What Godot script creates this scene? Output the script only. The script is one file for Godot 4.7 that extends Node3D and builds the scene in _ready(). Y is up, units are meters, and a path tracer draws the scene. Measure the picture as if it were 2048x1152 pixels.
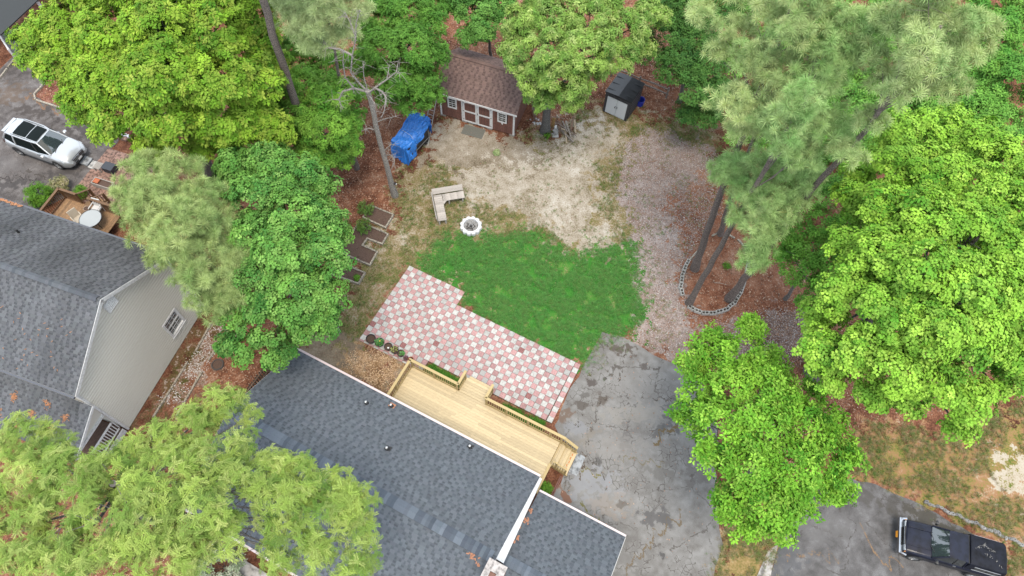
extends Node3D
# A suburban back yard seen from a drone: units are metres, y is up, x runs along the patio, z towards the street.

var rng := RandomNumberGenerator.new()
var mats := {}
var tex := {}
var boxes := {}
var counts := {}
const FOLD := 0.56   # measured surface tones in sRGB -> reflectance under this exposure

# --- ground regions, world x z pairs -----------------------------------------------------------
const REGIONS := {
	"weedy": [-4.2, -5.8, -3.1, -6.6, -4.3, -10.3, 1.0, -11.3, 1.5, -12.5, 3.0, -12.3, 3.7, -16.1, 5.0, -16.8, 8.0, -17.1, 12.4, -18.4, 13.1, -15.3, 10.2, -9.9, 11.6, -6.7, 13.5, -3.1, 11.8, -1.2, 11.3, 1.1, -0.0, -0.1, 0.1, 5.6, -1.9, 5.5, -2.5, 2.9, -3.5, -1.3, -2.3, -2.1, -2.9, -3.7, -3.6, -3.9],
	"dirt": [-4.4, -10.0, -1.7, -11.0, 1.1, -11.4, 3.0, -11.9, 4.7, -15.5, 5.7, -15.3, 6.9, -15.0, 6.5, -12.2, 1.5, -8.4, -2.4, -7.0, -3.3, -6.9],
	"sand": [-1.3, -6.9, -0.2, -8.1, 1.0, -9.2, 2.8, -9.8, 3.7, -11.6, 4.5, -14.1, 5.2, -15.2, 6.4, -15.0, 6.9, -13.3, 6.2, -11.6, 7.4, -10.0, 7.6, -8.5, 9.3, -8.0, 10.0, -7.0, 8.7, -5.4, 6.4, -5.9, 3.0, -6.2, 1.0, -5.7, -0.7, -6.1],
	"gravel": [7.5, -14.1, 8.3, -16.2, 12.7, -16.5, 14.6, -12.2, 14.1, -9.6, 14.2, -6.5, 15.6, -4.4, 16.9, -2.0, 15.4, -1.8, 13.8, -1.7, 13.0, -2.0, 13.3, -3.2, 11.8, -5.3, 10.9, -7.0, 10.0, -9.4, 8.4, -10.6],
	"straw": [11.3, -11.3, 13.1, -15.3, 15.6, -12.8, 18.6, -11.2, 21.6, -10.5, 22.1, -7.5, 20.5, -5.3, 17.1, -3.5, 15.6, -4.4, 14.0, -6.5, 13.6, -8.5],
	"gravel2": [16.3, -4.1, 18.0, -5.7, 19.9, -7.4, 22.1, -8.6, 22.6, -6.0, 20.8, -4.4, 17.9, -2.9],
	"grass": [0.5, -2.2, 1.9, -3.5, 3.7, -4.2, 5.5, -5.4, 7.6, -4.8, 9.3, -6.0, 10.8, -7.8, 11.8, -5.3, 13.3, -3.4, 12.4, -1.8, 11.5, -1.2, 11.4, 0.9, 8.8, 1.2, 4.1, 0.8, 3.4, -0.1, 0.3, -0.1, 0.6, -1.3],
	"soil": [-3.6, 7.5, -2.4, 5.5, -1.1, 5.5, 0.3, 5.4, 4.1, 5.2, 3.5, 7.3, -2.1, 7.7],
	"chips": [-0.0, 6.7, 0.5, 5.7, 1.4, 5.0, 2.8, 5.6, 3.1, 7.0, 2.0, 7.3],
	"bare": [2.2, -0.4, 2.7, -0.8, 3.3, -0.5, 3.3, 0.0, 2.8, 0.1],
	"moss": [-8.5, 8.8, -8.2, 7.8, -7.3, 7.8, -6.6, 14.4, -7.4, 15.1],
	"whitegravel": [-7.5, 8.4, -7.3, 7.8, -6.6, 8.1, -6.4, 9.0, -6.1, 11.1, -6.2, 12.4, -6.8, 13.0, -7.1, 12.9, -7.1, 11.0],
	"dry": [25.2, -2.4, 26.4, -3.6, 29.9, -4.8, 33.1, -8.4, 39.0, -12.8, 40.1, 1.4, 33.4, 1.3, 33.4, -0.4, 29.5, -0.3, 28.2, -0.4, 26.8, -0.2, 25.5, -0.2],
	"sand2": [31.9, -3.9, 33.5, -5.4, 35.1, -6.4, 35.4, -4.3, 33.9, -2.9, 32.7, -3.0],
	"dry2": [21.2, 7.7, 21.1, 6.2, 20.4, 4.4, 21.2, 3.7, 23.6, 3.8, 23.6, 5.4, 23.8, 6.3, 24.2, 8.0, 21.5, 9.4],
	"bedlitter": [-28.1, 0.5, -28.3, -0.6, -26.8, -2.2, -19.9, -1.1, -20.7, 0.3, -24.6, 0.6]
}
# --- crowns: x, y, z, radius of each lobe --------------------------------------------------------
const CROWNS := {
	"oak_tl": [-19.8, 9.0, 0.6, 1.55, -19.4, 9.5, -0.7, 1.55, -14.8, 11.0, 0.4, 1.79, -11.9, 12.0, -0.3, 1.85, -10.3, 11.5, -1.7, 1.77, -9.9, 10.0, -3.4, 1.37, -18.1, 8.5, 2.1, 1.40, -14.3, 10.0, 2.1, 1.67, -10.7, 11.5, 1.7, 1.81, -9.1, 11.0, 0.5, 1.84, -8.3, 9.5, -1.2, 1.46, -16.2, 8.0, 3.2, 1.26, -13.3, 8.8, 3.2, 1.45, -10.5, 9.5, 2.5, 1.65, -8.8, 9.0, 1.2, 1.56, -8.0, 8.0, -0.0, 1.12, -14.3, 7.5, 3.9, 0.87, -11.8, 7.5, 3.2, 0.99, -11.7, 12.5, -2.9, 1.88, -14.3, 12.5, -1.8, 1.88, -18.3, 11.0, -1.7, 1.50, -10.7, 11.0, -4.7, 1.49, -20.9, 7.8, 1.8, 0.79, -22.1, 8.0, 1.2, 0.74, -8.5, 7.4, 1.3, 1.25, -7.4, 7.6, -0.2, 1.13, -9.8, 7.2, 1.9, 1.05, -9.3, 8.5, -3.4, 0.90, -13.9, 9.0, -0.8, 1.78, -11.4, 9.0, -0.5, 1.49, -14.0, 8.5, 0.8, 1.51, -14.3, 10.0, -2.8, 1.52, -19.2, 8.0, 0.2, 1.32],
	"pine_l": [-9.6, 9.0, 5.6, 1.14, -8.0, 9.5, 5.0, 1.01, -9.8, 8.5, 6.7, 0.91, -7.1, 10.0, 6.6, 1.29, -6.0, 9.5, 5.7, 1.10, -7.6, 9.0, 7.6, 1.10, -5.3, 10.0, 7.4, 1.37, -4.9, 9.0, 6.1, 1.10, -6.3, 8.3, 8.2, 0.88, -4.3, 9.0, 7.9, 1.28, -3.7, 8.5, 6.9, 0.99, -4.4, 8.0, 8.8, 0.98, -3.3, 8.0, 8.2, 0.98, -2.7, 7.5, 8.3, 0.66, -3.5, 7.5, 9.1, 0.61],
	"maple_c": [-6.9, 8.0, 2.8, 1.20, -5.3, 8.5, 2.2, 1.30, -3.6, 8.5, 2.2, 1.40, -2.4, 8.0, 2.1, 0.94, -4.4, 9.0, 4.3, 1.35, -2.5, 9.0, 4.2, 1.45, -1.2, 8.5, 3.8, 1.13, -3.8, 8.5, 5.8, 1.23, -1.6, 9.0, 5.8, 1.41, -0.3, 8.5, 5.3, 1.21, -1.0, 7.5, 3.5, 0.70, -2.3, 8.0, 7.2, 1.32, -0.6, 8.0, 6.9, 1.42, 0.4, 7.5, 6.3, 1.11, -2.9, 7.0, 8.7, 0.89, -1.3, 7.2, 8.5, 1.21, -0.1, 7.0, 7.7, 1.10, -1.9, 6.2, 9.7, 0.89, -0.7, 6.0, 9.2, 0.78, 0.5, 6.5, 7.2, 0.90, -2.9, 5.8, 10.0, 0.45, -7.0, 7.5, 3.9, 0.84],
	"beech": [-10.3, 6.5, -6.0, 1.26, -8.4, 6.5, -6.2, 1.25, -8.2, 7.0, -3.7, 1.33, -6.4, 7.0, -3.8, 1.32, -7.4, 6.5, -1.9, 1.05, -5.7, 6.5, -2.2, 1.31, -5.5, 5.5, -3.9, 0.95, -5.1, 5.0, -2.6, 0.95, -5.9, 5.0, -1.4, 0.94, -6.4, 5.5, -5.8, 0.84, -7.8, 5.0, -8.3, 0.88, -6.4, 5.5, -1.0, 0.80, -5.1, 4.0, -2.3, 0.61, -10.8, 6.0, -4.6, 1.12, -9.2, 6.0, -2.8, 1.14, -7.9, 5.5, -1.0, 1.12, -10.9, 6.0, -8.1, 1.02, -8.2, 5.0, -0.1, 1.07],
	"pine_l2": [-6.7, 12.0, -3.6, 0.93, -5.5, 12.5, -4.0, 1.03, -4.8, 11.5, -4.3, 0.71, -5.7, 11.5, -3.4, 0.82, -5.0, 12.0, -5.3, 0.83, -7.7, 12.0, -4.4, 0.83, -6.0, 13.0, -4.9, 1.15],
	"holly": [-7.8, 6.0, -10.8, 1.32, -6.4, 6.5, -11.6, 1.60, -5.1, 6.0, -11.8, 1.11, -6.1, 6.5, -8.4, 1.26, -4.4, 7.0, -8.9, 1.52, -3.6, 6.0, -9.9, 0.91, -4.7, 6.0, -7.5, 1.26, -3.5, 5.5, -8.3, 1.19, -5.2, 4.5, -7.2, 0.92, -3.8, 4.5, -7.5, 1.09, -3.2, 4.2, -8.6, 0.73, -6.9, 5.0, -7.9, 0.87, -8.2, 5.5, -9.8, 0.88, -6.0, 5.5, -13.9, 1.06, -8.7, 6.0, -13.2, 1.51],
	"maple_top": [-3.8, 5.5, -14.9, 1.37, -2.8, 5.0, -14.1, 0.97, -3.5, 4.6, -13.5, 0.67, -2.8, 5.0, -16.4, 1.24, -5.4, 5.0, -15.2, 0.93],
	"oak_shed": [0.7, 8.0, -12.7, 1.32, 2.3, 8.5, -13.3, 1.49, 4.1, 8.5, -13.9, 1.63, 5.6, 8.0, -14.7, 1.37, 6.4, 7.5, -16.7, 1.27, 1.1, 7.5, -10.9, 1.03, 3.0, 8.5, -10.9, 1.53, 4.7, 8.5, -11.7, 1.53, 6.0, 7.5, -13.4, 1.15, 2.3, 7.0, -10.1, 1.14, 4.0, 7.5, -10.4, 1.39, 5.2, 7.0, -11.6, 1.14, 3.1, 6.0, -10.1, 1.00, 4.5, 6.0, -10.8, 1.00, 1.1, 9.0, -14.7, 1.65, 3.3, 8.5, -16.6, 1.68, 6.6, 6.5, -15.6, 0.85, 0.2, 7.5, -12.4, 0.83],
	"dark_r": [6.2, 5.5, -20.2, 1.37, 8.0, 6.0, -20.3, 1.50, 7.6, 5.5, -18.3, 1.34, 9.3, 5.5, -19.0, 1.34, 8.7, 5.0, -16.9, 1.33, 10.4, 5.0, -17.6, 1.33, 10.2, 4.5, -15.8, 1.32, 11.5, 4.5, -16.5, 1.03, 10.2, 3.2, -15.6, 0.84, 11.5, 3.2, -15.9, 0.96, 9.7, 6.0, -20.9, 1.50, 6.8, 4.5, -17.6, 0.85, 7.4, 6.0, -22.7, 1.85],
	"pine_a": [10.6, 15.5, -9.1, 0.82, 11.8, 15.5, -8.6, 0.76, 11.7, 14.5, -8.2, 0.66, 13.0, 15.5, -7.1, 0.88, 12.7, 14.0, -6.4, 0.81, 13.5, 14.5, -6.1, 0.89, 13.6, 13.5, -6.0, 0.81, 14.3, 15.5, -6.1, 0.95, 13.6, 16.0, -7.1, 0.86, 14.0, 17.5, -7.3, 1.00, 12.9, 17.0, -8.4, 0.85, 14.3, 17.5, -8.7, 0.92, 13.5, 18.5, -8.3, 1.07, 11.8, 16.5, -9.6, 0.79],
	"pine_b": [14.8, 16.0, -7.2, 0.95, 15.2, 17.0, -7.4, 1.01, 15.5, 17.5, -8.4, 1.00, 16.3, 16.5, -8.0, 0.84, 15.7, 16.0, -6.6, 0.93, 15.5, 15.0, -6.1, 0.96, 15.2, 14.0, -5.5, 0.88, 16.4, 14.5, -6.2, 0.97, 17.2, 14.0, -8.0, 0.70, 16.3, 17.0, -9.8, 0.75, 17.5, 13.5, -6.9, 0.50, 16.3, 13.5, -6.0, 0.90, 15.1, 16.5, -3.9, 0.67, 15.2, 17.5, -4.2, 0.60, 14.1, 10.5, -6.3, 0.93, 15.2, 11.0, -6.3, 1.08, 16.4, 11.0, -6.9, 1.09, 14.9, 10.0, -5.4, 0.99, 16.1, 10.5, -5.5, 1.13, 17.2, 10.0, -6.5, 0.77, 16.0, 9.5, -4.9, 1.06, 16.9, 9.5, -5.4, 0.84, 16.7, 9.0, -4.3, 0.84, 16.6, 8.5, -3.7, 0.56, 17.2, 10.5, -7.7, 0.62, 13.7, 10.0, -6.2, 0.56],
	"pine_c": [16.9, 18.5, -8.2, 0.78, 17.6, 19.5, -7.3, 0.90, 18.6, 19.5, -7.8, 0.82, 19.5, 19.0, -8.7, 0.64, 17.9, 18.5, -6.7, 0.84, 19.0, 18.5, -7.3, 0.84, 19.8, 18.0, -8.6, 0.61, 17.9, 16.5, -7.5, 0.69, 18.9, 17.0, -7.4, 0.80, 19.8, 17.0, -7.6, 0.57, 17.0, 17.5, -7.5, 0.57, 17.2, 20.5, -7.3, 0.95, 17.9, 18.0, -5.7, 0.64, 17.8, 20.0, -5.1, 0.69, 17.7, 14.5, -5.7, 0.49, 17.9, 15.5, -6.6, 0.48],
	"oak_r": [19.9, 11.0, -11.7, 1.13, 21.5, 11.0, -12.6, 1.14, 23.1, 11.5, -12.1, 1.21, 24.4, 12.0, -10.9, 1.27, 19.1, 10.5, -9.3, 0.94, 20.2, 12.0, -8.6, 1.26, 21.6, 12.5, -8.4, 1.33, 23.0, 13.0, -7.8, 1.29, 24.6, 13.0, -7.6, 1.17, 19.3, 11.0, -6.7, 0.96, 20.2, 12.5, -5.6, 1.29, 21.4, 13.5, -4.9, 1.32, 23.0, 13.5, -5.0, 1.31, 24.4, 13.5, -4.8, 1.20, 19.5, 11.5, -4.1, 1.01, 20.5, 13.0, -2.9, 1.31, 21.7, 14.0, -2.3, 1.33, 23.2, 14.0, -2.5, 1.23, 24.9, 13.5, -3.0, 1.16, 19.9, 10.0, -1.3, 0.91, 20.0, 12.0, -1.5, 1.14, 21.2, 13.0, -0.8, 1.26, 22.5, 13.5, -0.6, 1.22, 24.1, 13.0, -1.3, 1.15, 25.8, 12.5, -2.0, 1.08, 20.2, 10.5, 0.3, 0.97, 21.1, 11.5, 0.3, 1.12, 22.4, 12.0, 0.5, 1.17, 23.8, 12.0, 0.4, 1.07, 25.4, 11.0, -0.0, 0.92, 26.2, 11.0, -1.1, 0.84, 22.3, 10.0, 0.8, 0.77, 23.6, 10.0, 0.8, 0.76, 25.8, 9.8, 0.6, 0.61, 20.9, 9.5, 0.8, 0.69, 25.8, 13.0, -6.2, 1.51, 25.7, 12.5, -9.7, 1.42, 22.2, 9.0, -12.3, 1.43, 23.8, 9.0, -13.5, 1.43, 20.7, 9.0, -12.5, 1.20, 22.8, 10.0, -8.9, 1.54, 24.8, 10.0, -8.3, 1.51, 20.9, 10.0, -5.6, 1.28, 23.0, 10.0, -4.0, 1.44, 25.0, 10.0, -3.8, 1.41, 26.3, 10.0, -6.8, 1.46, 26.5, 10.0, -3.3, 1.19, 22.7, 9.0, -15.4, 1.11, 20.8, 8.5, -10.0, 1.18, 19.6, 8.0, -9.4, 0.96, 21.0, 9.0, -4.6, 1.19],
	"dogwood": [18.4, 5.0, -8.7, 1.16, 19.5, 5.5, -9.6, 1.28, 19.1, 5.5, -6.7, 1.23, 20.5, 6.0, -7.1, 1.22, 20.3, 5.0, -5.8, 0.98, 18.6, 4.5, -7.8, 0.72],
	"glossy": [18.1, 6.4, -1.6, 0.73, 16.5, 6.4, -0.1, 0.90, 16.2, 6.4, 1.1, 0.84, 17.6, 7.0, 0.4, 0.98, 19.1, 7.2, 0.1, 0.97, 16.8, 7.0, 2.5, 0.96, 18.0, 7.8, 2.2, 1.24, 19.4, 8.0, 1.8, 1.23, 20.8, 7.2, 0.7, 0.85, 16.9, 6.9, 3.7, 0.80, 18.1, 8.0, 3.9, 1.21, 19.5, 8.6, 3.6, 1.27, 21.0, 8.0, 2.4, 1.11, 22.2, 7.2, 1.3, 0.73, 18.3, 7.4, 5.1, 0.84, 19.6, 8.5, 5.3, 1.19, 21.0, 8.5, 4.4, 1.19, 22.4, 7.7, 3.1, 1.00, 23.4, 7.0, 2.1, 0.66, 19.6, 7.2, 6.2, 0.89, 20.8, 8.0, 6.1, 1.10, 22.1, 7.5, 5.1, 0.93, 23.3, 7.0, 3.8, 0.70, 20.6, 6.7, 6.9, 0.59, 21.6, 6.9, 6.6, 0.62, 17.8, 6.1, -2.1, 0.42],
	"willow": [-5.3, 9.0, 17.2, 1.03, -4.1, 9.0, 16.8, 0.90, -3.3, 10.1, 18.1, 1.31, -1.6, 10.5, 17.5, 1.20, -0.8, 10.1, 16.6, 1.05, -1.4, 9.4, 15.8, 0.55, -0.2, 10.1, 15.1, 0.99, 0.4, 10.1, 14.2, 0.91, 0.5, 9.8, 13.0, 0.79, 0.7, 9.4, 12.3, 0.57, 1.2, 10.9, 16.0, 1.19, 1.7, 10.5, 14.9, 1.05, 2.3, 10.0, 14.0, 0.90, 4.0, 9.8, 14.0, 0.86, 5.1, 10.0, 13.8, 0.97, 6.2, 9.8, 13.6, 0.97, 7.2, 9.5, 13.6, 0.80, 5.0, 10.3, 14.8, 1.03, 6.5, 10.0, 14.6, 0.95, 7.6, 9.5, 14.4, 0.73, 3.6, 10.8, 15.2, 1.02, 3.0, 11.3, 16.4, 1.23, 1.9, 11.3, 17.4, 1.30, 0.4, 10.9, 18.1, 1.24, -1.1, 10.5, 18.9, 1.25, -2.3, 10.1, 19.7, 1.10, 4.0, 10.6, 16.6, 0.91, 3.2, 11.1, 18.0, 1.04, 1.6, 10.9, 18.9, 1.04, -0.1, 10.5, 19.8, 1.06, 5.8, 10.0, 16.0, 0.76, 6.8, 9.8, 15.8, 0.81, 8.0, 9.5, 15.5, 0.68, 1.7, 9.2, 12.5, 0.34, 8.5, 9.4, 14.9, 0.35],
	"under_r": [24.4, 7.0, -25.5, 1.58, 25.9, 7.5, -22.2, 1.63, 25.3, 7.0, -27.3, 1.46, 24.8, 6.5, -20.6, 1.37, 26.0, 7.0, -19.2, 1.33, 24.2, 6.0, -23.8, 1.44, 25.2, 6.0, -21.8, 1.40, 22.4, 6.0, -25.6, 1.78, 25.0, 6.5, -23.2, 1.41, 23.8, 7.0, -29.4, 1.80, 23.1, 6.0, -19.4, 1.11],
	"under_m": [19.3, 5.0, -18.3, 1.28, 20.8, 5.0, -19.4, 1.00, 19.2, 4.5, -16.3, 0.85, 19.4, 4.0, -13.3, 0.77, 19.4, 5.0, -21.4, 1.03, 18.7, 5.0, -25.8, 1.23, 15.7, 5.0, -24.1, 1.54, 13.6, 5.0, -21.5, 1.51, 16.5, 3.5, -14.1, 1.14, 14.2, 3.5, -15.4, 1.17, 14.8, 4.5, -18.1, 1.47, 16.9, 4.5, -19.3, 1.32, 11.8, 4.5, -19.7, 1.36, 12.6, 4.0, -17.0, 1.19, 19.8, 4.5, -15.0, 1.11, 21.4, 5.0, -19.4, 1.14, 21.9, 5.0, -21.0, 1.16, 17.8, 4.5, -17.2, 1.15, 20.3, 5.0, -16.8, 1.11, 16.8, 6.0, -26.4, 1.84, 13.6, 6.0, -24.6, 1.83, 21.7, 6.0, -22.0, 1.43, 21.2, 6.0, -25.9, 1.79, 10.6, 5.0, -22.8, 1.40, 16.8, 5.0, -21.3, 1.49, 18.2, 3.6, -14.9, 1.00, 20.3, 3.4, -14.2, 0.70, 18.9, 5.0, -20.0, 1.31, 16.4, 5.0, -19.3, 1.31, 20.1, 6.0, -22.9, 1.75, 12.8, 5.0, -24.0, 1.55]
}

func _ready() -> void:
	# camera
	var cam := Camera3D.new()
	cam.name = "camera"
	cam.fov = rad_to_deg(2.0 * atan(576.0 / 1420.0))
	cam.near = 0.1
	cam.far = 2000.0
	add_child(cam)
	cam.transform = Transform3D(Basis(Vector3(0.88732, 0.02335, -0.46056), Vector3(-0.41625, 0.47040, -0.77811), -Vector3(-0.19847, -0.88215, -0.42711)).orthonormalized(), Vector3(13.86657, 35.56803, 15.72433))
	cam.current = true
	# bright overcast sky, a weak and very soft sun high on the right
	var env := Environment.new()
	var sky := ProceduralSkyMaterial.new()
	sky.sky_top_color = Color(0.86, 0.9, 0.95)
	sky.sky_horizon_color = Color(0.78, 0.82, 0.86)
	sky.sky_curve = 0.3
	sky.ground_bottom_color = Color(0.3, 0.3, 0.26)
	sky.ground_horizon_color = Color(0.6, 0.62, 0.62)
	sky.sun_angle_max = 1.0
	env.background_mode = Environment.BG_SKY
	env.sky = Sky.new()
	env.sky.sky_material = sky
	env.tonemap_mode = Environment.TONE_MAPPER_LINEAR
	env.tonemap_exposure = 3.0
	env.sdfgi_enabled = true
	env.ssao_enabled = true
	env.ssil_enabled = true
	var we := WorldEnvironment.new()
	we.name = "sky"
	we.environment = env
	add_child(we)
	var sun := DirectionalLight3D.new()
	sun.name = "sun"
	sun.light_energy = 0.42
	sun.light_color = Color(1.0, 0.96, 0.9)
	sun.light_angular_distance = 24.0
	sun.shadow_enabled = true
	add_child(sun)
	sun.look_at_from_position(Vector3(6, 40, 10), Vector3.ZERO)
	rng.seed = 20240517
	textures()
	ground()
	drives()
	patio()
	main_house()
	deck()
	left_house()
	mat("white_paint", Color(0.72, 0.72, 0.71), 0.5)
	mat("black_plastic", Color(0.02, 0.02, 0.022), 0.4)
	wood_shed()
	trees()
	plastic_shed()
	tarp_stack()
	bench()
	fire_ring()
	beds()
	pots()
	block_ring()
	fences()
	junk()
	silver_car()
	left_yard()
	pickup()
	ground_cover()


class Shape:
	var v := PackedVector3Array()
	var n := PackedVector3Array()
	var c := PackedColorArray()

	func tri(a: Vector3, b: Vector3, d: Vector3, col := Color.WHITE) -> void:
		var nn := (d - a).cross(b - a).normalized()
		v.append(a); v.append(b); v.append(d)
		for k in 3:
			n.append(nn); c.append(col)

	func quad(a: Vector3, b: Vector3, d: Vector3, e: Vector3, out: Vector3, col := Color.WHITE) -> void:
		var nn := (d - a).cross(b - a)
		if nn.length_squared() < 1e-14:
			nn = (e - a).cross(d - a)
		nn = nn.normalized()
		if nn.dot(out) < 0.0:
			nn = -nn
			v.append(a); v.append(e); v.append(d); v.append(a); v.append(d); v.append(b)
		else:
			v.append(a); v.append(b); v.append(d); v.append(a); v.append(d); v.append(e)
		for k in 6:
			n.append(nn); c.append(col)

	func box(at: Vector3, s: Vector3, col := Color.WHITE, b := Basis()) -> void:
		var h := s * 0.5
		for axis in 3:
			for sg in [-1.0, 1.0]:
				var u := Vector3.ZERO; var w := Vector3.ZERO; var o := Vector3.ZERO
				o[axis] = h[axis] * sg
				u[(axis + 1) % 3] = h[(axis + 1) % 3]
				w[(axis + 2) % 3] = h[(axis + 2) % 3]
				quad(at + b * (o - u - w), at + b * (o + u - w), at + b * (o + u + w), at + b * (o - u + w), b * o, col)

	# a bar with a rectangular section between two points
	func bar(p: Vector3, q: Vector3, w: float, h: float, col := Color.WHITE) -> void:
		var d := q - p
		var x := d.normalized()
		var up := Vector3.UP if absf(x.y) < 0.95 else Vector3.RIGHT
		var z := x.cross(up).normalized()
		box((p + q) * 0.5, Vector3(d.length(), h, w), col, Basis(x, z.cross(x).normalized(), z))

	func tube(pts: Array, radii: Array, seg := 8, col := Color.WHITE, caps := true) -> void:
		var rings := []
		var norms := []
		var side := Vector3.ZERO
		for i in pts.size():
			var a: Vector3 = pts[maxi(i - 1, 0)]
			var b: Vector3 = pts[mini(i + 1, pts.size() - 1)]
			var d := (b - a).normalized()
			if side == Vector3.ZERO:
				side = d.cross(Vector3.UP if absf(d.y) < 0.9 else Vector3.RIGHT).normalized()
			side = (side - d * side.dot(d)).normalized()
			var o := d.cross(side)
			var r := PackedVector3Array(); var nr := PackedVector3Array()
			for k in seg + 1:
				var t := TAU * k / seg
				var dir := side * cos(t) + o * sin(t)
				r.append(pts[i] + dir * float(radii[i])); nr.append(dir)
			rings.append(r); norms.append(nr)
		for i in pts.size() - 1:
			for k in seg:
				_smooth(rings[i][k], rings[i][k + 1], rings[i + 1][k + 1], rings[i + 1][k], norms[i][k], norms[i][k + 1], norms[i + 1][k + 1], norms[i + 1][k], col)
		if caps:
			for k in seg:
				tri(pts[0], rings[0][k], rings[0][k + 1], col)
				tri(pts[-1], rings[-1][k + 1], rings[-1][k], col)

	func _smooth(a: Vector3, b: Vector3, d: Vector3, e: Vector3, na: Vector3, nb: Vector3, nd: Vector3, ne: Vector3, col: Color) -> void:
		if (d - a).cross(b - a).dot(na + nd) >= 0.0:
			for p in [a, b, d, a, d, e]: v.append(p)
			for p in [na, nb, nd, na, nd, ne]: n.append(p); c.append(col)
		else:
			for p in [a, d, b, a, e, d]: v.append(p)
			for p in [na, nd, nb, na, ne, nd]: n.append(p); c.append(col)

	# profile of (radius, height) turned round a vertical axis
	func lathe(at: Vector3, prof: Array, seg := 20, col := Color.WHITE, wob := 0.0, lobes := 0) -> void:
		for i in prof.size() - 1:
			for k in seg:
				var q := []
				for s in [[i, k], [i, k + 1], [i + 1, k + 1], [i + 1, k]]:
					var t: float = TAU * s[1] / seg
					var r: float = prof[s[0]].x * (1.0 + wob * (absf(cos(lobes * t * 0.5)) - 0.5))
					q.append(at + Vector3(cos(t) * r, prof[s[0]].y, sin(t) * r))
				var t2 := TAU * (k + 0.5) / seg
				var pr: Vector2 = prof[i + 1] - prof[i]
				quad(q[0], q[1], q[2], q[3], Vector3(cos(t2) * pr.y, -pr.x, sin(t2) * pr.y), col)

	# a skin over rings of equal length; normals are averaged
	func loft(rings: Array, closed := false, col := Color.WHITE) -> void:
		var rows := rings.size()
		var cols: int = rings[0].size()
		var mid := Vector3.ZERO
		for r in rings:
			for p in r: mid += p
		mid /= rows * cols
		var nm := []
		for i in rows:
			var row := PackedVector3Array()
			for k in cols:
				var k0 := (k - 1 + cols) % cols if closed else maxi(k - 1, 0)
				var k1 := (k + 1) % cols if closed else mini(k + 1, cols - 1)
				var du: Vector3 = rings[i][k1] - rings[i][k0]
				var dv: Vector3 = rings[mini(i + 1, rows - 1)][k] - rings[maxi(i - 1, 0)][k]
				var nn := du.cross(dv).normalized()
				var rc := Vector3.ZERO
				for p in rings[i]: rc += p
				rc /= cols
				if nn.dot(rings[i][k] - rc.lerp(mid, 0.15)) < 0.0: nn = -nn
				row.append(nn)
			nm.append(row)
		for i in rows - 1:
			for k in (cols if closed else cols - 1):
				var j := (k + 1) % cols
				_smooth(rings[i][k], rings[i][j], rings[i + 1][j], rings[i + 1][k], nm[i][k], nm[i][j], nm[i + 1][j], nm[i + 1][k], col)

	func fan(ring: Array, out: Vector3, col := Color.WHITE) -> void:
		var m := Vector3.ZERO
		for p in ring: m += p
		m /= ring.size()
		for k in ring.size():
			quad(m, ring[k], ring[(k + 1) % ring.size()], m, out, col)

	# a flat outline (x, z) pushed down from y1 to y0
	func slab(poly: PackedVector2Array, y0: float, y1: float, col := Color.WHITE) -> void:
		var ix := Geometry2D.triangulate_polygon(poly)
		for i in range(0, ix.size(), 3):
			var a := poly[ix[i]]; var b := poly[ix[i + 1]]; var d := poly[ix[i + 2]]
			quad(Vector3(a.x, y1, a.y), Vector3(b.x, y1, b.y), Vector3(d.x, y1, d.y), Vector3(a.x, y1, a.y), Vector3.UP, col)
		if y1 - y0 > 0.001:
			var cw := Geometry2D.is_polygon_clockwise(poly)
			for i in poly.size():
				var a := poly[i]; var b := poly[(i + 1) % poly.size()]
				var o := Vector3(b.y - a.y, 0, a.x - b.x) * (-1.0 if cw else 1.0)
				quad(Vector3(a.x, y0, a.y), Vector3(b.x, y0, b.y), Vector3(b.x, y1, b.y), Vector3(a.x, y1, a.y), o, col)

	func mesh() -> ArrayMesh:
		var a := []
		a.resize(Mesh.ARRAY_MAX)
		a[Mesh.ARRAY_VERTEX] = v
		a[Mesh.ARRAY_NORMAL] = n
		a[Mesh.ARRAY_COLOR] = c
		var m := ArrayMesh.new()
		m.add_surface_from_arrays(Mesh.PRIMITIVE_TRIANGLES, a)
		return m

# --- naming and adding -------------------------------------------------------------------------
func numbered(called: String) -> String:
	var k: int = counts.get(called, 0)
	counts[called] = k + 1
	return called if k == 0 else "%s_%03d" % [called, k]

func thing(called: String, label: String, category: String, at := Vector3.ZERO, turn := 0.0, group := "") -> Node3D:
	var o := Node3D.new()
	o.name = numbered(called)
	add_child(o)
	o.position = at
	o.rotation.y = turn
	o.set_meta("label", label)
	o.set_meta("category", category)
	if group: o.set_meta("group", group)
	return o

func part(called: String, mesh: Mesh, mat: Material, parent: Node3D, at := Vector3.ZERO, basis_ := Basis()) -> MeshInstance3D:
	var o := MeshInstance3D.new()
	o.name = called
	o.mesh = mesh
	o.material_override = mat
	o.transform = Transform3D(basis_, at)
	parent.add_child(o, true)
	return o

func box_mesh(s: Vector3) -> Mesh:
	var key := "%.3f %.3f %.3f" % [s.x, s.y, s.z]
	if not boxes.has(key):
		var b := Shape.new()
		b.box(Vector3.ZERO, s)
		boxes[key] = b.mesh()
	return boxes[key]

func block(called: String, s: Vector3, at: Vector3, mat: Material, parent: Node3D, b := Basis()) -> MeshInstance3D:
	return part(called, box_mesh(s), mat, parent, at, b)

func stuff(o: Node) -> Node:
	o.set_meta("kind", "stuff")
	return o

func setting(called: String, mesh: Mesh, mat: Material, at := Vector3.ZERO) -> MeshInstance3D:
	var o := part(called, mesh, mat, self, at)
	o.set_meta("kind", "structure")
	return o

func turn_y(a: float) -> Basis:
	return Basis(Vector3.UP, a)

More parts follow.
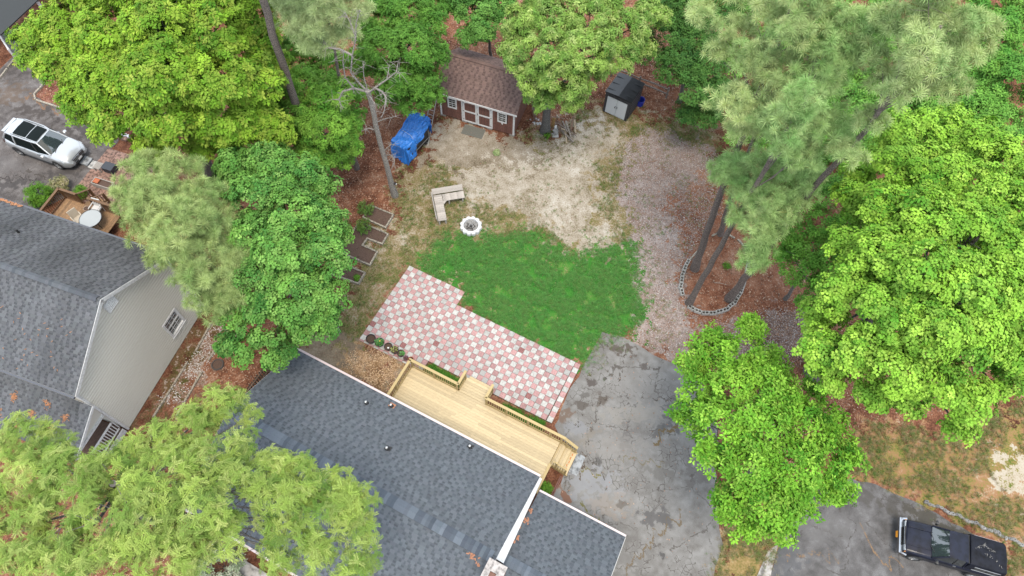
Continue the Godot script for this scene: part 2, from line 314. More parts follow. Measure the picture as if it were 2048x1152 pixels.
# --- colours and materials -----------------------------------------------------------------------
func tone(r: int, g: int, b: int, k := FOLD) -> Color:
	var l := Color8(r, g, b).srgb_to_linear()
	return Color(l.r * k, l.g * k, l.b * k)

func noise_texture(called: String, freq: float, stops: Array, sd := 1, kind := FastNoiseLite.TYPE_SIMPLEX_SMOOTH, octaves := 4, size := 256) -> void:
	var f := FastNoiseLite.new()
	f.noise_type = kind
	f.seed = sd
	f.frequency = freq
	f.fractal_octaves = octaves
	var g := Gradient.new()
	var off := PackedFloat32Array(); var cs := PackedColorArray()
	for s in stops:
		off.append(s[0]); cs.append(Color(s[1], s[1], s[1]) if s.size() == 2 else Color(s[1], s[2], s[3]))
	g.offsets = off; g.colors = cs
	var t := NoiseTexture2D.new()
	t.width = size; t.height = size
	t.seamless = true
	t.noise = f
	t.color_ramp = g
	tex[called] = t

func mat(called: String, col: Color, rough := 0.85, tx := "", scale := Vector3.ONE, metal := 0.0) -> StandardMaterial3D:
	if mats.has(called): return mats[called]
	var m := StandardMaterial3D.new()
	m.resource_name = called
	m.albedo_color = (col if col == Color(1, 1, 1) else Color(col.r * 0.82, col.g * 0.82, col.b * 0.82)).linear_to_srgb()   # matched to the exposure
	m.roughness = rough
	m.metallic = metal
	m.vertex_color_use_as_albedo = true
	if tx:
		m.albedo_texture = tex[tx]
		m.uv1_triplanar = true
		m.uv1_world_triplanar = true
		m.uv1_scale = scale
	mats[called] = m
	return m

func glass(called: String, col: Color, rough := 0.04) -> StandardMaterial3D:
	var m := mat(called, col, rough)
	m.metallic_specular = 0.8
	m.clearcoat_enabled = rough < 0.045
	m.clearcoat = 1.0
	m.clearcoat_roughness = 0.02
	return m

func textures() -> void:
	noise_texture("grain", 0.03, [[0.0, 0.62], [0.45, 0.86], [0.6, 0.94], [1.0, 1.0]], 3)
	noise_texture("speckle", 0.18, [[0.0, 0.55], [0.5, 0.85], [1.0, 1.0]], 5, FastNoiseLite.TYPE_SIMPLEX, 3)
	noise_texture("blotch", 0.015, [[0.0, 0.5], [0.4, 0.82], [0.6, 0.92], [1.0, 1.0]], 9, FastNoiseLite.TYPE_SIMPLEX_SMOOTH, 5)
	noise_texture("bark", 0.045, [[0.0, 0.28], [0.4, 0.6], [0.6, 0.85], [1.0, 1.0]], 11, FastNoiseLite.TYPE_SIMPLEX, 5)
	noise_texture("weathered", 0.03, [[0.0, 0.4], [0.35, 0.78], [0.6, 0.95], [1.0, 1.0]], 14, FastNoiseLite.TYPE_SIMPLEX, 5)
	noise_texture("tile", 0.05, [[0.0, 0.84], [0.45, 0.93], [0.6, 0.97], [1.0, 1.0]], 33, FastNoiseLite.TYPE_SIMPLEX, 5)
	noise_texture("soil", 0.09, [[0.0, 0.35], [0.45, 0.7], [0.7, 0.85], [1.0, 1.0]], 21, FastNoiseLite.TYPE_SIMPLEX, 5)

func bark_mat(called: String, col: Color) -> StandardMaterial3D:
	var m := mat(called, col, 0.95, "bark", Vector3(2.2, 0.7, 2.2))
	return m

func leaf_mat(called: String, back: Color) -> StandardMaterial3D:
	var m := mat(called, Color(1, 1, 1), 0.6)
	m.backlight_enabled = true
	m.backlight = back.linear_to_srgb()
	m.metallic_specular = 0.2
	return m

# --- ground ----------------------------------------------------------------------------------------
const GX := -37.5
const GZ := -42.0
const GW := 2048
const GH := 1856
const PPM := 28.25
const ORDER := ["litter", "weedy", "dirt", "sand", "gravel", "straw", "gravel2", "grass", "soil", "chips", "bare", "moss", "whitegravel", "dry", "sand2", "dry2", "bedlitter"]

func region(called: String) -> PackedVector2Array:
	var p := PackedVector2Array()
	var a: Array = REGIONS[called]
	for i in range(0, a.size(), 2):
		p.append(Vector2(a[i], a[i + 1]))
	return p

func noise_bytes(freq: float, sd: int, w: int, h: int, oct := 3, kind := FastNoiseLite.TYPE_SIMPLEX) -> PackedByteArray:
	var f := FastNoiseLite.new()
	f.seed = sd
	f.frequency = freq
	f.noise_type = kind
	f.fractal_octaves = oct
	if kind == FastNoiseLite.TYPE_CELLULAR:
		f.cellular_return_type = FastNoiseLite.RETURN_DISTANCE2_SUB
		f.cellular_jitter = 1.0
		f.fractal_type = FastNoiseLite.FRACTAL_NONE
		f.domain_warp_enabled = true
		f.domain_warp_amplitude = 0.35 / freq
		f.domain_warp_frequency = freq * 1.3
	var im := f.get_image(w, h, false, false, true)
	im.convert(Image.FORMAT_L8)
	return im.get_data()

# one 256-step ramp of packed colour bytes
func ramp(stops: Array) -> PackedByteArray:
	var g := Gradient.new()
	var off := PackedFloat32Array(); var cs := PackedColorArray()
	for s in stops:
		off.append(s[0]); cs.append(tone(s[1], s[2], s[3]).linear_to_srgb())
	g.offsets = off; g.colors = cs
	var out := PackedByteArray()
	for i in 256:
		var q := g.sample(i / 255.0)
		out.append(int(clampf(q.r, 0, 1) * 255.0)); out.append(int(clampf(q.g, 0, 1) * 255.0)); out.append(int(clampf(q.b, 0, 1) * 255.0))
	return out

func ground() -> void:
	var ramps := {
		"litter": [[0.0, 78, 52, 42], [0.35, 120, 80, 62], [0.6, 148, 102, 80], [0.85, 176, 136, 112], [1.0, 190, 160, 140]],
		"weedy": [[0.0, 88, 112, 56], [0.2, 116, 118, 70], [0.38, 142, 126, 88], [0.55, 160, 144, 116], [0.75, 186, 174, 154], [1.0, 204, 197, 184]],
		"dirt": [[0.0, 118, 106, 88], [0.3, 148, 136, 118], [0.6, 170, 159, 143], [1.0, 196, 187, 173]],
		"bare": [[0.0, 128, 124, 88], [0.4, 160, 142, 112], [0.7, 182, 166, 142], [1.0, 200, 186, 166]],
		"sand": [[0.0, 132, 122, 98], [0.25, 166, 154, 136], [0.5, 186, 176, 160], [0.75, 202, 194, 181], [1.0, 215, 209, 199]],
		"gravel": [[0.0, 132, 102, 88], [0.3, 156, 136, 126], [0.6, 174, 159, 153], [1.0, 194, 184, 180]],
		"straw": [[0.0, 104, 66, 50], [0.4, 146, 98, 76], [0.7, 168, 122, 98], [1.0, 192, 160, 140]],
		"gravel2": [[0.0, 100, 76, 66], [0.4, 138, 112, 100], [0.7, 158, 140, 134], [1.0, 186, 176, 172]],
		"grass": [[0.0, 52, 112, 42], [0.4, 70, 136, 54], [0.62, 88, 142, 60], [0.8, 112, 142, 76], [0.93, 150, 140, 100], [1.0, 180, 162, 134]],
		"soil": [[0.0, 104, 92, 78], [0.4, 136, 120, 102], [0.7, 150, 136, 116], [1.0, 172, 158, 140]],
		"chips": [[0.0, 98, 74, 54], [0.4, 146, 116, 86], [0.7, 176, 146, 112], [1.0, 208, 184, 152]],
		"moss": [[0.0, 84, 90, 48], [0.35, 112, 92, 64], [0.6, 134, 104, 82], [1.0, 160, 140, 118]],
		"whitegravel": [[0.0, 108, 80, 66], [0.4, 150, 122, 106], [0.65, 186, 174, 168], [1.0, 214, 208, 204]],
		"dry": [[0.0, 92, 116, 52], [0.2, 134, 130, 70], [0.42, 164, 138, 92], [0.62, 172, 128, 96], [0.85, 186, 160, 130], [1.0, 204, 188, 168]],
		"sand2": [[0.0, 160, 140, 108], [0.4, 196, 184, 164], [1.0, 216, 208, 194]],
		"dry2": [[0.0, 104, 110, 60], [0.35, 158, 136, 88], [0.65, 184, 158, 116], [1.0, 208, 196, 164]],
		"bedlitter": [[0.0, 86, 54, 46], [0.5, 140, 92, 78], [1.0, 184, 146, 126]],
	}
	var table := PackedByteArray()
	for k in ORDER: table.append_array(ramp(ramps[k]))
	# which ground lies where, eight cells to the metre
	var iw := int(GW / PPM * 8.0) + 1
	var ih := int(GH / PPM * 8.0) + 1
	var ids := PackedByteArray()
	ids.resize(iw * ih)
	for k in range(1, ORDER.size()):
		var poly := region(ORDER[k])
		var lo := poly[0]; var hi := poly[0]
		for p in poly:
			lo = lo.min(p); hi = hi.max(p)
		for y in range(maxi(0, int((lo.y - GZ) * 8)), mini(ih, int((hi.y - GZ) * 8) + 1)):
			for x in range(maxi(0, int((lo.x - GX) * 8)), mini(iw, int((hi.x - GX) * 8) + 1)):
				if Geometry2D.is_point_in_polygon(Vector2(GX + x / 8.0, GZ + y / 8.0), poly):
					ids[y * iw + x] = k
	var n1 := noise_bytes(0.009, 4, GW, GH, 3)
	var n2 := noise_bytes(0.045, 7, GW, GH, 4)
	var n3 := noise_bytes(0.26, 12, GW, GH, 3)
	var n4 := noise_bytes(0.03, 31, GW, GH, 4)
	var data := PackedByteArray()
	data.resize(GW * GH * 3)
	var k8 := 8.0 / PPM
	var at := 0
	for y in GH:
		var fy := y * k8
		for x in GW:
			var i := y * GW + x
			var a := n2[i]; var b := n3[i]; var d := n4[i]
			var ix := int(x * k8 + (a - 128) * 0.085 + (b - 128) * 0.034)
			var iy := int(fy + (d - 128) * 0.085 + (b - 128) * 0.026)
			if ix < 0: ix = 0
			elif ix >= iw: ix = iw - 1
			if iy < 0: iy = 0
			elif iy >= ih: iy = ih - 1
			var val := ((n1[i] * 5 + a * 5 + d * 3 + b * 7 - 20 * 128) * 6 >> 6) + 128
			if val < 0: val = 0
			elif val > 255: val = 255
			var q := (ids[iy * iw + ix] * 256 + val) * 3
			data[at] = table[q]; data[at + 1] = table[q + 1]; data[at + 2] = table[q + 2]
			at += 3
	var im := Image.create_from_data(GW, GH, false, Image.FORMAT_RGB8, data)
	var m := StandardMaterial3D.new()
	m.resource_name = "yard"
	m.albedo_texture = ImageTexture.create_from_image(im)
	m.roughness = 0.97
	m.metallic_specular = 0.2
	var w := GW / PPM; var h := GH / PPM
	var st := SurfaceTool.new()
	st.begin(Mesh.PRIMITIVE_TRIANGLES)
	for p in [[0, 0], [1, 0], [1, 1], [0, 0], [1, 1], [0, 1]]:
		st.set_normal(Vector3.UP)
		st.set_uv(Vector2(p[0], p[1]))
		st.add_vertex(Vector3(GX + w * p[0], 0, GZ + h * p[1]))
	var mesh := st.commit()
	mesh.surface_set_material(0, m)
	# the same sheet goes on to the horizon
	st = SurfaceTool.new()
	st.begin(Mesh.PRIMITIVE_TRIANGLES)
	var x := [-900.0, GX, GX + w, 900.0]
	var z := [-900.0, GZ, GZ + h, 900.0]
	for i in 3:
		for j in 3:
			if i == 1 and j == 1: continue
			for p in [[0, 0], [1, 0], [1, 1], [0, 0], [1, 1], [0, 1]]:
				st.set_normal(Vector3.UP)
				st.add_vertex(Vector3(x[i + p[0]], 0, z[j + p[1]]))
	st.commit(mesh)
	mesh.surface_set_material(1, mat("far_floor", tone(140, 104, 82), 0.95, "soil", Vector3(0.7, 0.7, 0.7)))
	var g := MeshInstance3D.new()
	g.name = "ground"
	g.mesh = mesh
	g.set_meta("kind", "structure")
	add_child(g)

func ragged(a: Array, amp := 0.07, step := 0.35) -> PackedVector2Array:
	var out := PackedVector2Array()
	for i in range(0, a.size(), 2):
		var p := Vector2(a[i], a[i + 1])
		var q := Vector2(a[(i + 2) % a.size()], a[(i + 3) % a.size()])
		var steps := maxi(1, int(p.distance_to(q) / step))
		var side := (q - p).normalized().orthogonal()
		for k in steps:
			out.append(p.lerp(q, float(k) / steps) + side * (rng.randf_range(-amp, amp) if k > 0 else 0.0))
	return out

# asphalt: a sheet with its own picture of slabs, cracks, patches and stains
func asphalt(called: String, outline: Array, y: float, px: float, base: Array, crack: float, sd: int, stains: Array, veins: Array) -> void:
	var poly := ragged(outline)
	var lo := poly[0]; var hi := poly[0]
	for p in poly:
		lo = lo.min(p); hi = hi.max(p)
	var w := int((hi.x - lo.x) * px); var h := int((hi.y - lo.y) * px)
	var coarse := noise_bytes(0.5 / px, sd, w, h, 4)
	var mid := noise_bytes(1.6 / px, sd + 1, w, h, 5)
	var fine := noise_bytes(0.45, sd + 2, w, h, 2)
	var big := noise_bytes(0.42 / px, sd + 3, w, h, 1, FastNoiseLite.TYPE_CELLULAR)
	var small := noise_bytes(3.2 / px, sd + 4, w, h, 1, FastNoiseLite.TYPE_CELLULAR)
	var where := noise_bytes(0.33 / px, sd + 5, w, h, 3)
	var tab := ramp(base)
	var dark := tone(58, 50, 44).linear_to_srgb()
	var dr := int(dark.r * 255); var dg := int(dark.g * 255); var db := int(dark.b * 255)
	var data := PackedByteArray()
	data.resize(w * h * 3)
	var limit := int(255 * (1.0 - crack))
	for i in w * h:
		var val := ((coarse[i] * 5 + mid[i] * 5 + fine[i] * 7 - 17 * 128) * 6 >> 6) + 128
		if val < 0: val = 0
		elif val > 255: val = 255
		var q := val * 3
		var r := tab[q]; var g := tab[q + 1]; var b := tab[q + 2]
		var wh := where[i]
		if (small[i] < 12 and wh > limit and mid[i] > 100) or (big[i] < 4 and mid[i] > 105):
			r = (r + dr) / 2; g = (g + dg) / 2; b = (b + db) / 2
		data[i * 3] = r; data[i * 3 + 1] = g; data[i * 3 + 2] = b
	# stains and patches: x, z, radius x, radius z, turn, r, g, b, strength
	for s in stains:
		var cx: float = (s[0] - lo.x) * px; var cz: float = (s[1] - lo.y) * px
		var rr: float = maxf(s[2], s[3]) * px * 1.4
		var col := tone(s[5], s[6], s[7]).linear_to_srgb()
		var ct := cos(s[4]); var sn := sin(s[4])
		for yy in range(maxi(0, int(cz - rr)), mini(h, int(cz + rr))):
			for xx in range(maxi(0, int(cx - rr)), mini(w, int(cx + rr))):
				var dx: float = (xx - cx) / px; var dz: float = (yy - cz) / px
				var e := Vector2((dx * ct - dz * sn) / s[2], (dx * sn + dz * ct) / s[3]).length()
				var i := yy * w + xx
				e += (mid[i] - 128) * 0.0095 + (fine[i] - 128) * 0.0022
				if e < 1.0:
					var k: float = s[8] * clampf((1.0 - e) * 5.0, 0.0, 1.0)
					data[i * 3] = int(lerpf(data[i * 3], col.r * 255, k)); data[i * 3 + 1] = int(lerpf(data[i * 3 + 1], col.g * 255, k)); data[i * 3 + 2] = int(lerpf(data[i * 3 + 2], col.b * 255, k))
	# veins: long cracks with moss or dirt in them: [r, g, b, half width, x, z, x, z ...]
	for s in veins:
		var col := tone(s[0], s[1], s[2]).linear_to_srgb()
		for j in range(4, s.size() - 2, 2):
			var p := Vector2(s[j], s[j + 1]); var q := Vector2(s[j + 2], s[j + 3])
			var steps := int(p.distance_to(q) * px * 1.5) + 1
			for k in steps:
				var o := p.lerp(q, float(k) / steps)
				var bx := int((o.x - lo.x) * px); var bz := int((o.y - lo.y) * px)
				if bx < 2 or bz < 2 or bx >= w - 2 or bz >= h - 2: continue
				var wig := (mid[bz * w + bx] - 128) * 0.004 * px * 0.25
				var hw := int(s[3] * px * (0.35 + mid[bz * w + bx] / 180.0))
				for yy in range(-hw, hw + 1):
					for xx in range(-hw, hw + 1):
						var ux := bx + xx + int(wig * 3.0); var uz := bz + yy + int(wig * 3.0)
						if ux < 0 or uz < 0 or ux >= w or uz >= h: continue
						var i := uz * w + ux
						if fine[i] > 70 and xx * xx + yy * yy <= hw * hw:
							data[i * 3] = int(col.r * 255); data[i * 3 + 1] = int(col.g * 255); data[i * 3 + 2] = int(col.b * 255)
	var m := StandardMaterial3D.new()
	m.resource_name = called
	m.albedo_texture = ImageTexture.create_from_image(Image.create_from_data(w, h, false, Image.FORMAT_RGB8, data))
	m.roughness = 0.8
	m.metallic_specular = 0.4
	m.texture_repeat = false
	var st := SurfaceTool.new()
	st.begin(Mesh.PRIMITIVE_TRIANGLES)
	var ix := Geometry2D.triangulate_polygon(poly)
	for i in range(0, ix.size(), 3):
		var t := [poly[ix[i]], poly[ix[i + 1]], poly[ix[i + 2]]]
		if (t[1] - t[0]).cross(t[2] - t[0]) < 0.0: t.reverse()
		for p in t:
			st.set_normal(Vector3.UP)
			st.set_uv((p - lo) / (hi - lo))
			st.add_vertex(Vector3(p.x, y, p.y))
	for i in poly.size():   # a broken edge a couple of centimetres thick
		var p := poly[i]; var q := poly[(i + 1) % poly.size()]
		for o in [[p, y], [q, y], [q, -0.01], [p, y], [q, -0.01], [p, -0.01]]:
			st.set_normal(Vector3((q - p).orthogonal().x, 0, (q - p).orthogonal().y).normalized())
			st.set_uv((o[0] - lo) / (hi - lo))
			st.add_vertex(Vector3(o[0].x, o[1], o[0].y))
	setting(called, st.commit(), m)

func drives() -> void:
	asphalt("main_driveway", [11.5, -1.4, 12.75, -1.65, 14.0, -1.56, 15.0, -1.46, 16.0, -1.57, 17.3, -1.3, 18.6, -0.1, 19.5, 1.8, 19.9, 3.6, 20.3, 4.5, 21.2, 6.1, 21.3, 7.65, 21.4, 10.5, 16.4, 12.5, 12.3, 11.3, 12.6, 8.2, 13.0, 7.8, 13.0, 6.7, 13.15, 6.5, 13.15, 5.35, 12.2, 5.1, 11.5, 4.6, 11.4, 3.1, 11.45, 1.2], 0.02, 70.0,
		[[0.0, 108, 104, 100], [0.35, 132, 129, 126], [0.6, 144, 142, 140], [0.85, 156, 155, 153], [1.0, 172, 171, 170]], 0.42, 40,
		[[14.3, 6.6, 1.3, 0.8, 0.3, 166, 169, 176, 0.6], [15.3, 1.9, 1.9, 0.5, 0.5, 160, 156, 150, 0.6], [13.0, -1.0, 0.55, 0.3, 0.3, 92, 82, 74, 0.8], [14.2, -0.6, 0.28, 0.2, 0.0, 90, 82, 78, 0.7], [12.3, 1.6, 0.28, 0.16, 0.4, 88, 80, 76, 0.8], [12.25, 3.0, 0.34, 0.26, 0.2, 92, 84, 78, 0.7], [13.0, 2.2, 0.35, 0.3, 0.6, 94, 84, 76, 0.7], [11.7, 3.9, 0.45, 0.3, 0.9, 122, 104, 92, 0.9], [14.9, 8.7, 0.62, 0.26, 0.3, 66, 66, 70, 0.9], [17.9, 6.4, 0.7, 0.35, 0.4, 96, 94, 94, 0.7], [16.9, 1.2, 0.55, 0.7, 0.1, 92, 92, 94, 0.6], [14.2, 5.2, 0.2, 0.2, 0.0, 84, 82, 80, 0.7], [13.4, 7.5, 0.6, 0.13, -0.5, 136, 92, 70, 0.8], [16.2, 8.6, 0.6, 0.15, 0.1, 104, 98, 90, 0.6], [18.7, 7.9, 0.16, 0.14, 0.0, 80, 78, 78, 0.7], [13.1, 4.6, 0.7, 0.25, 1.0, 148, 140, 128, 0.5], [15.6, 6.9, 0.9, 0.5, 0.3, 158, 148, 138, 0.6], [14.0, 0.7, 1.1, 0.6, 0.4, 152, 150, 148, 0.55], [12.5, 4.2, 0.5, 0.4, 0.2, 150, 152, 158, 0.6], [13.4, 8.4, 0.5, 0.3, 0.4, 90, 88, 88, 0.6], [12.9, 0.7, 0.16, 0.12, 0.2, 92, 86, 80, 0.8], [12.75, 1.0, 0.12, 0.1, 0.2, 84, 80, 76, 0.8], [15.0, 3.4, 0.25, 0.7, 0.3, 108, 104, 102, 0.5], [16.3, 2.3, 0.2, 0.5, 0.2, 100, 98, 96, 0.6], [17.4, 4.2, 0.8, 0.3, 0.3, 120, 116, 112, 0.5], [16.1, 6.6, 0.3, 0.2, 0.4, 102, 96, 90, 0.6], [18.9, 3.4, 0.5, 0.9, 0.2, 116, 112, 108, 0.5], [14.6, 4.3, 1.4, 0.5, 0.6, 158, 155, 151, 0.5], [17.0, 9.0, 1.2, 0.7, 0.2, 126, 123, 120, 0.5], [12.1, 2.4, 0.25, 0.2, 0.2, 100, 96, 92, 0.6]],
		[[118, 98, 62, 0.04, 16.4, 3.1, 16.6, 2.4, 17.1, 1.6], [122, 114, 66, 0.03, 13.6, 6.1, 14.3, 6.0, 14.7, 5.85], [116, 112, 60, 0.03, 14.2, 7.4, 14.6, 7.6, 15.0, 7.9, 15.5, 7.8], [120, 104, 80, 0.03, 17.5, 9.4, 18.2, 7.2, 18.9, 5.6], [74, 62, 52, 0.012, 11.6, 1.4, 12.3, 0.8, 12.6, 0.4], [70, 60, 52, 0.012, 13.0, 2.2, 14.3, 1.3], [70, 60, 52, 0.012, 13.0, 3.6, 13.6, 5.2, 14.2, 5.3, 15.0, 6.0], [70, 60, 52, 0.012, 12.6, 2.0, 12.2, 4.6], [72, 62, 54, 0.012, 12.9, -1.3, 13.4, 0.6, 13.0, 2.3, 13.2, 4.0], [72, 62, 54, 0.012, 14.5, 1.3, 16.2, 0.3, 17.2, 0.4], [124, 114, 86, 0.02, 15.2, 4.6, 16.4, 4.0, 17.2, 3.7], [92, 76, 60, 0.03, 13.7, 6.4, 13.6, 5.3]])
	asphalt("neighbour_driveway", [23.6, 6.4, 23.6, 5.3, 23.74, 3.5, 24.6, 1.14, 25.9, 0.1, 27.06, -0.2, 28.0, -0.17, 29.3, -0.26, 30.4, -0.16, 31.7, -0.05, 33.2, -0.17, 33.6, 0.4, 33.6, 1.2, 34.6, 5.0, 24.1, 9.5], 0.02, 60.0,
		[[0.0, 74, 72, 72], [0.4, 102, 100, 100], [0.65, 118, 116, 117], [1.0, 150, 150, 152]], 0.1, 60,
		[[29.6, 0.3, 1.3, 0.5, 0.0, 80, 76, 66, 0.7], [31.4, 0.35, 1.2, 0.4, 0.0, 84, 80, 70, 0.65], [28.2, 0.6, 0.5, 0.8, 0.3, 84, 80, 76, 0.6], [26.6, 0.6, 0.9, 0.4, 0.2, 92, 88, 84, 0.5], [25.4, 3.0, 1.2, 0.6, 0.4, 126, 124, 124, 0.5], [24.2, 5.6, 0.7, 1.2, 0.3, 100, 102, 108, 0.5]],
		[[150, 122, 94, 0.03, 27.0, 2.2, 27.6, 2.9, 28.2, 3.3, 28.6, 3.1, 29.0, 2.9], [146, 122, 98, 0.02, 25.0, 4.6, 26.0, 4.2, 26.6, 4.4], [150, 120, 90, 0.02, 24.0, 5.2, 24.8, 4.7]])
	asphalt("side_driveway", [-44.0, -3.0, -31.7, 0.0, -31.9, -1.7, -28.3, -0.6, -28.0, 0.65, -24.74, 0.5, -20.8, 0.3, -20.7, 1.0, -20.7, 3.0, -20.2, 5.26, -21.3, 7.1, -23.0, 9.4, -40.0, 14.0], 0.02, 40.0,
		[[0.0, 66, 60, 58], [0.4, 98, 92, 90], [0.65, 120, 114, 112], [1.0, 150, 146, 146]], 0.1, 80,
		[[-24.2, 6.6, 1.0, 0.35, 0.6, 70, 66, 66, 0.6], [-27.2, 1.6, 1.6, 0.35, 0.2, 74, 66, 62, 0.6], [-25.4, 5.4, 1.6, 0.6, 0.4, 128, 124, 124, 0.5], [-29.5, 1.2, 1.0, 0.8, 0.2, 120, 100, 84, 0.5], [-23.0, 1.2, 1.8, 0.4, 0.1, 70, 64, 62, 0.6], [-22.0, 4.4, 0.8, 0.5, 0.3, 84, 80, 80, 0.5]],
		[[140, 108, 84, 0.05, -28.6, 0.8, -26.0, 0.9, -23.0, 0.6], [62, 56, 54, 0.03, -26.0, 7.4, -24.4, 6.0, -23.0, 5.4]])

func copies(called: String, mesh: Mesh, mat_: Material, buf: PackedFloat32Array, parent: Node) -> MultiMeshInstance3D:
	var mm := MultiMesh.new()
	mm.transform_format = MultiMesh.TRANSFORM_3D
	mm.use_colors = true
	mm.mesh = mesh
	mm.instance_count = buf.size() / 16
	mm.buffer = buf
	var o := MultiMeshInstance3D.new()
	o.name = called
	o.multimesh = mm
	o.material_override = mat_
	parent.add_child(o, true)
	stuff(o)
	return o

func put(buf: PackedFloat32Array, b: Basis, p: Vector3, col: Color) -> void:
	buf.append(b.x.x); buf.append(b.y.x); buf.append(b.z.x); buf.append(p.x)
	buf.append(b.x.y); buf.append(b.y.y); buf.append(b.z.y); buf.append(p.y)
	buf.append(b.x.z); buf.append(b.y.z); buf.append(b.z.z); buf.append(p.z)
	buf.append(col.r); buf.append(col.g); buf.append(col.b); buf.append(1.0)

# --- loose cover on the ground -------------------------------------------------------------------
func pick(cols: Array) -> Color:
	return cols[rng.randi() % cols.size()]

func scatter(called: String, label: String, category: String, mesh: Mesh, m: Material, polys: Array, per_m2: float, cols: Array, s0: float, s1: float, tilt := 0.25, clump: FastNoiseLite = null, keep := 0.0, avoid: Array = [], lift := 0.0, fray := 0.2) -> void:
	var buf := PackedFloat32Array()
	for poly: PackedVector2Array in polys:
		var lo := poly[0]; var hi := poly[0]
		for p in poly:
			lo = lo.min(p); hi = hi.max(p)
		for i in int((hi.x - lo.x) * (hi.y - lo.y) * per_m2):
			var p := Vector2(rng.randf_range(lo.x, hi.x), rng.randf_range(lo.y, hi.y))
			if clump and clump.get_noise_2d(p.x, p.y) + rng.randf_range(-0.25, 0.25) < keep: continue
			if not Geometry2D.is_point_in_polygon(p + Vector2(rng.randfn() * fray, rng.randfn() * fray), poly): continue
			var bad := false
			for a: PackedVector2Array in avoid:
				if Geometry2D.is_point_in_polygon(p, a):
					bad = true
					break
			if bad: continue
			var b := Basis(Vector3.UP, rng.randf() * TAU) * Basis(Vector3.RIGHT, rng.randfn() * tilt)
			put(buf, b.scaled(Vector3.ONE * rng.randf_range(s0, s1)), Vector3(p.x, lift, p.y), pick(cols) * (rng.randf_range(0.85, 1.15) * (1.0 if m == mats["grass_blade"] else 1.0)))
	var o := copies(called, mesh, m, buf, self)
	o.set_meta("label", label)
	o.set_meta("category", category)

func rect(x0: float, z0: float, x1: float, z1: float) -> PackedVector2Array:
	return PackedVector2Array([Vector2(x0, z0), Vector2(x1, z0), Vector2(x1, z1), Vector2(x0, z1)])

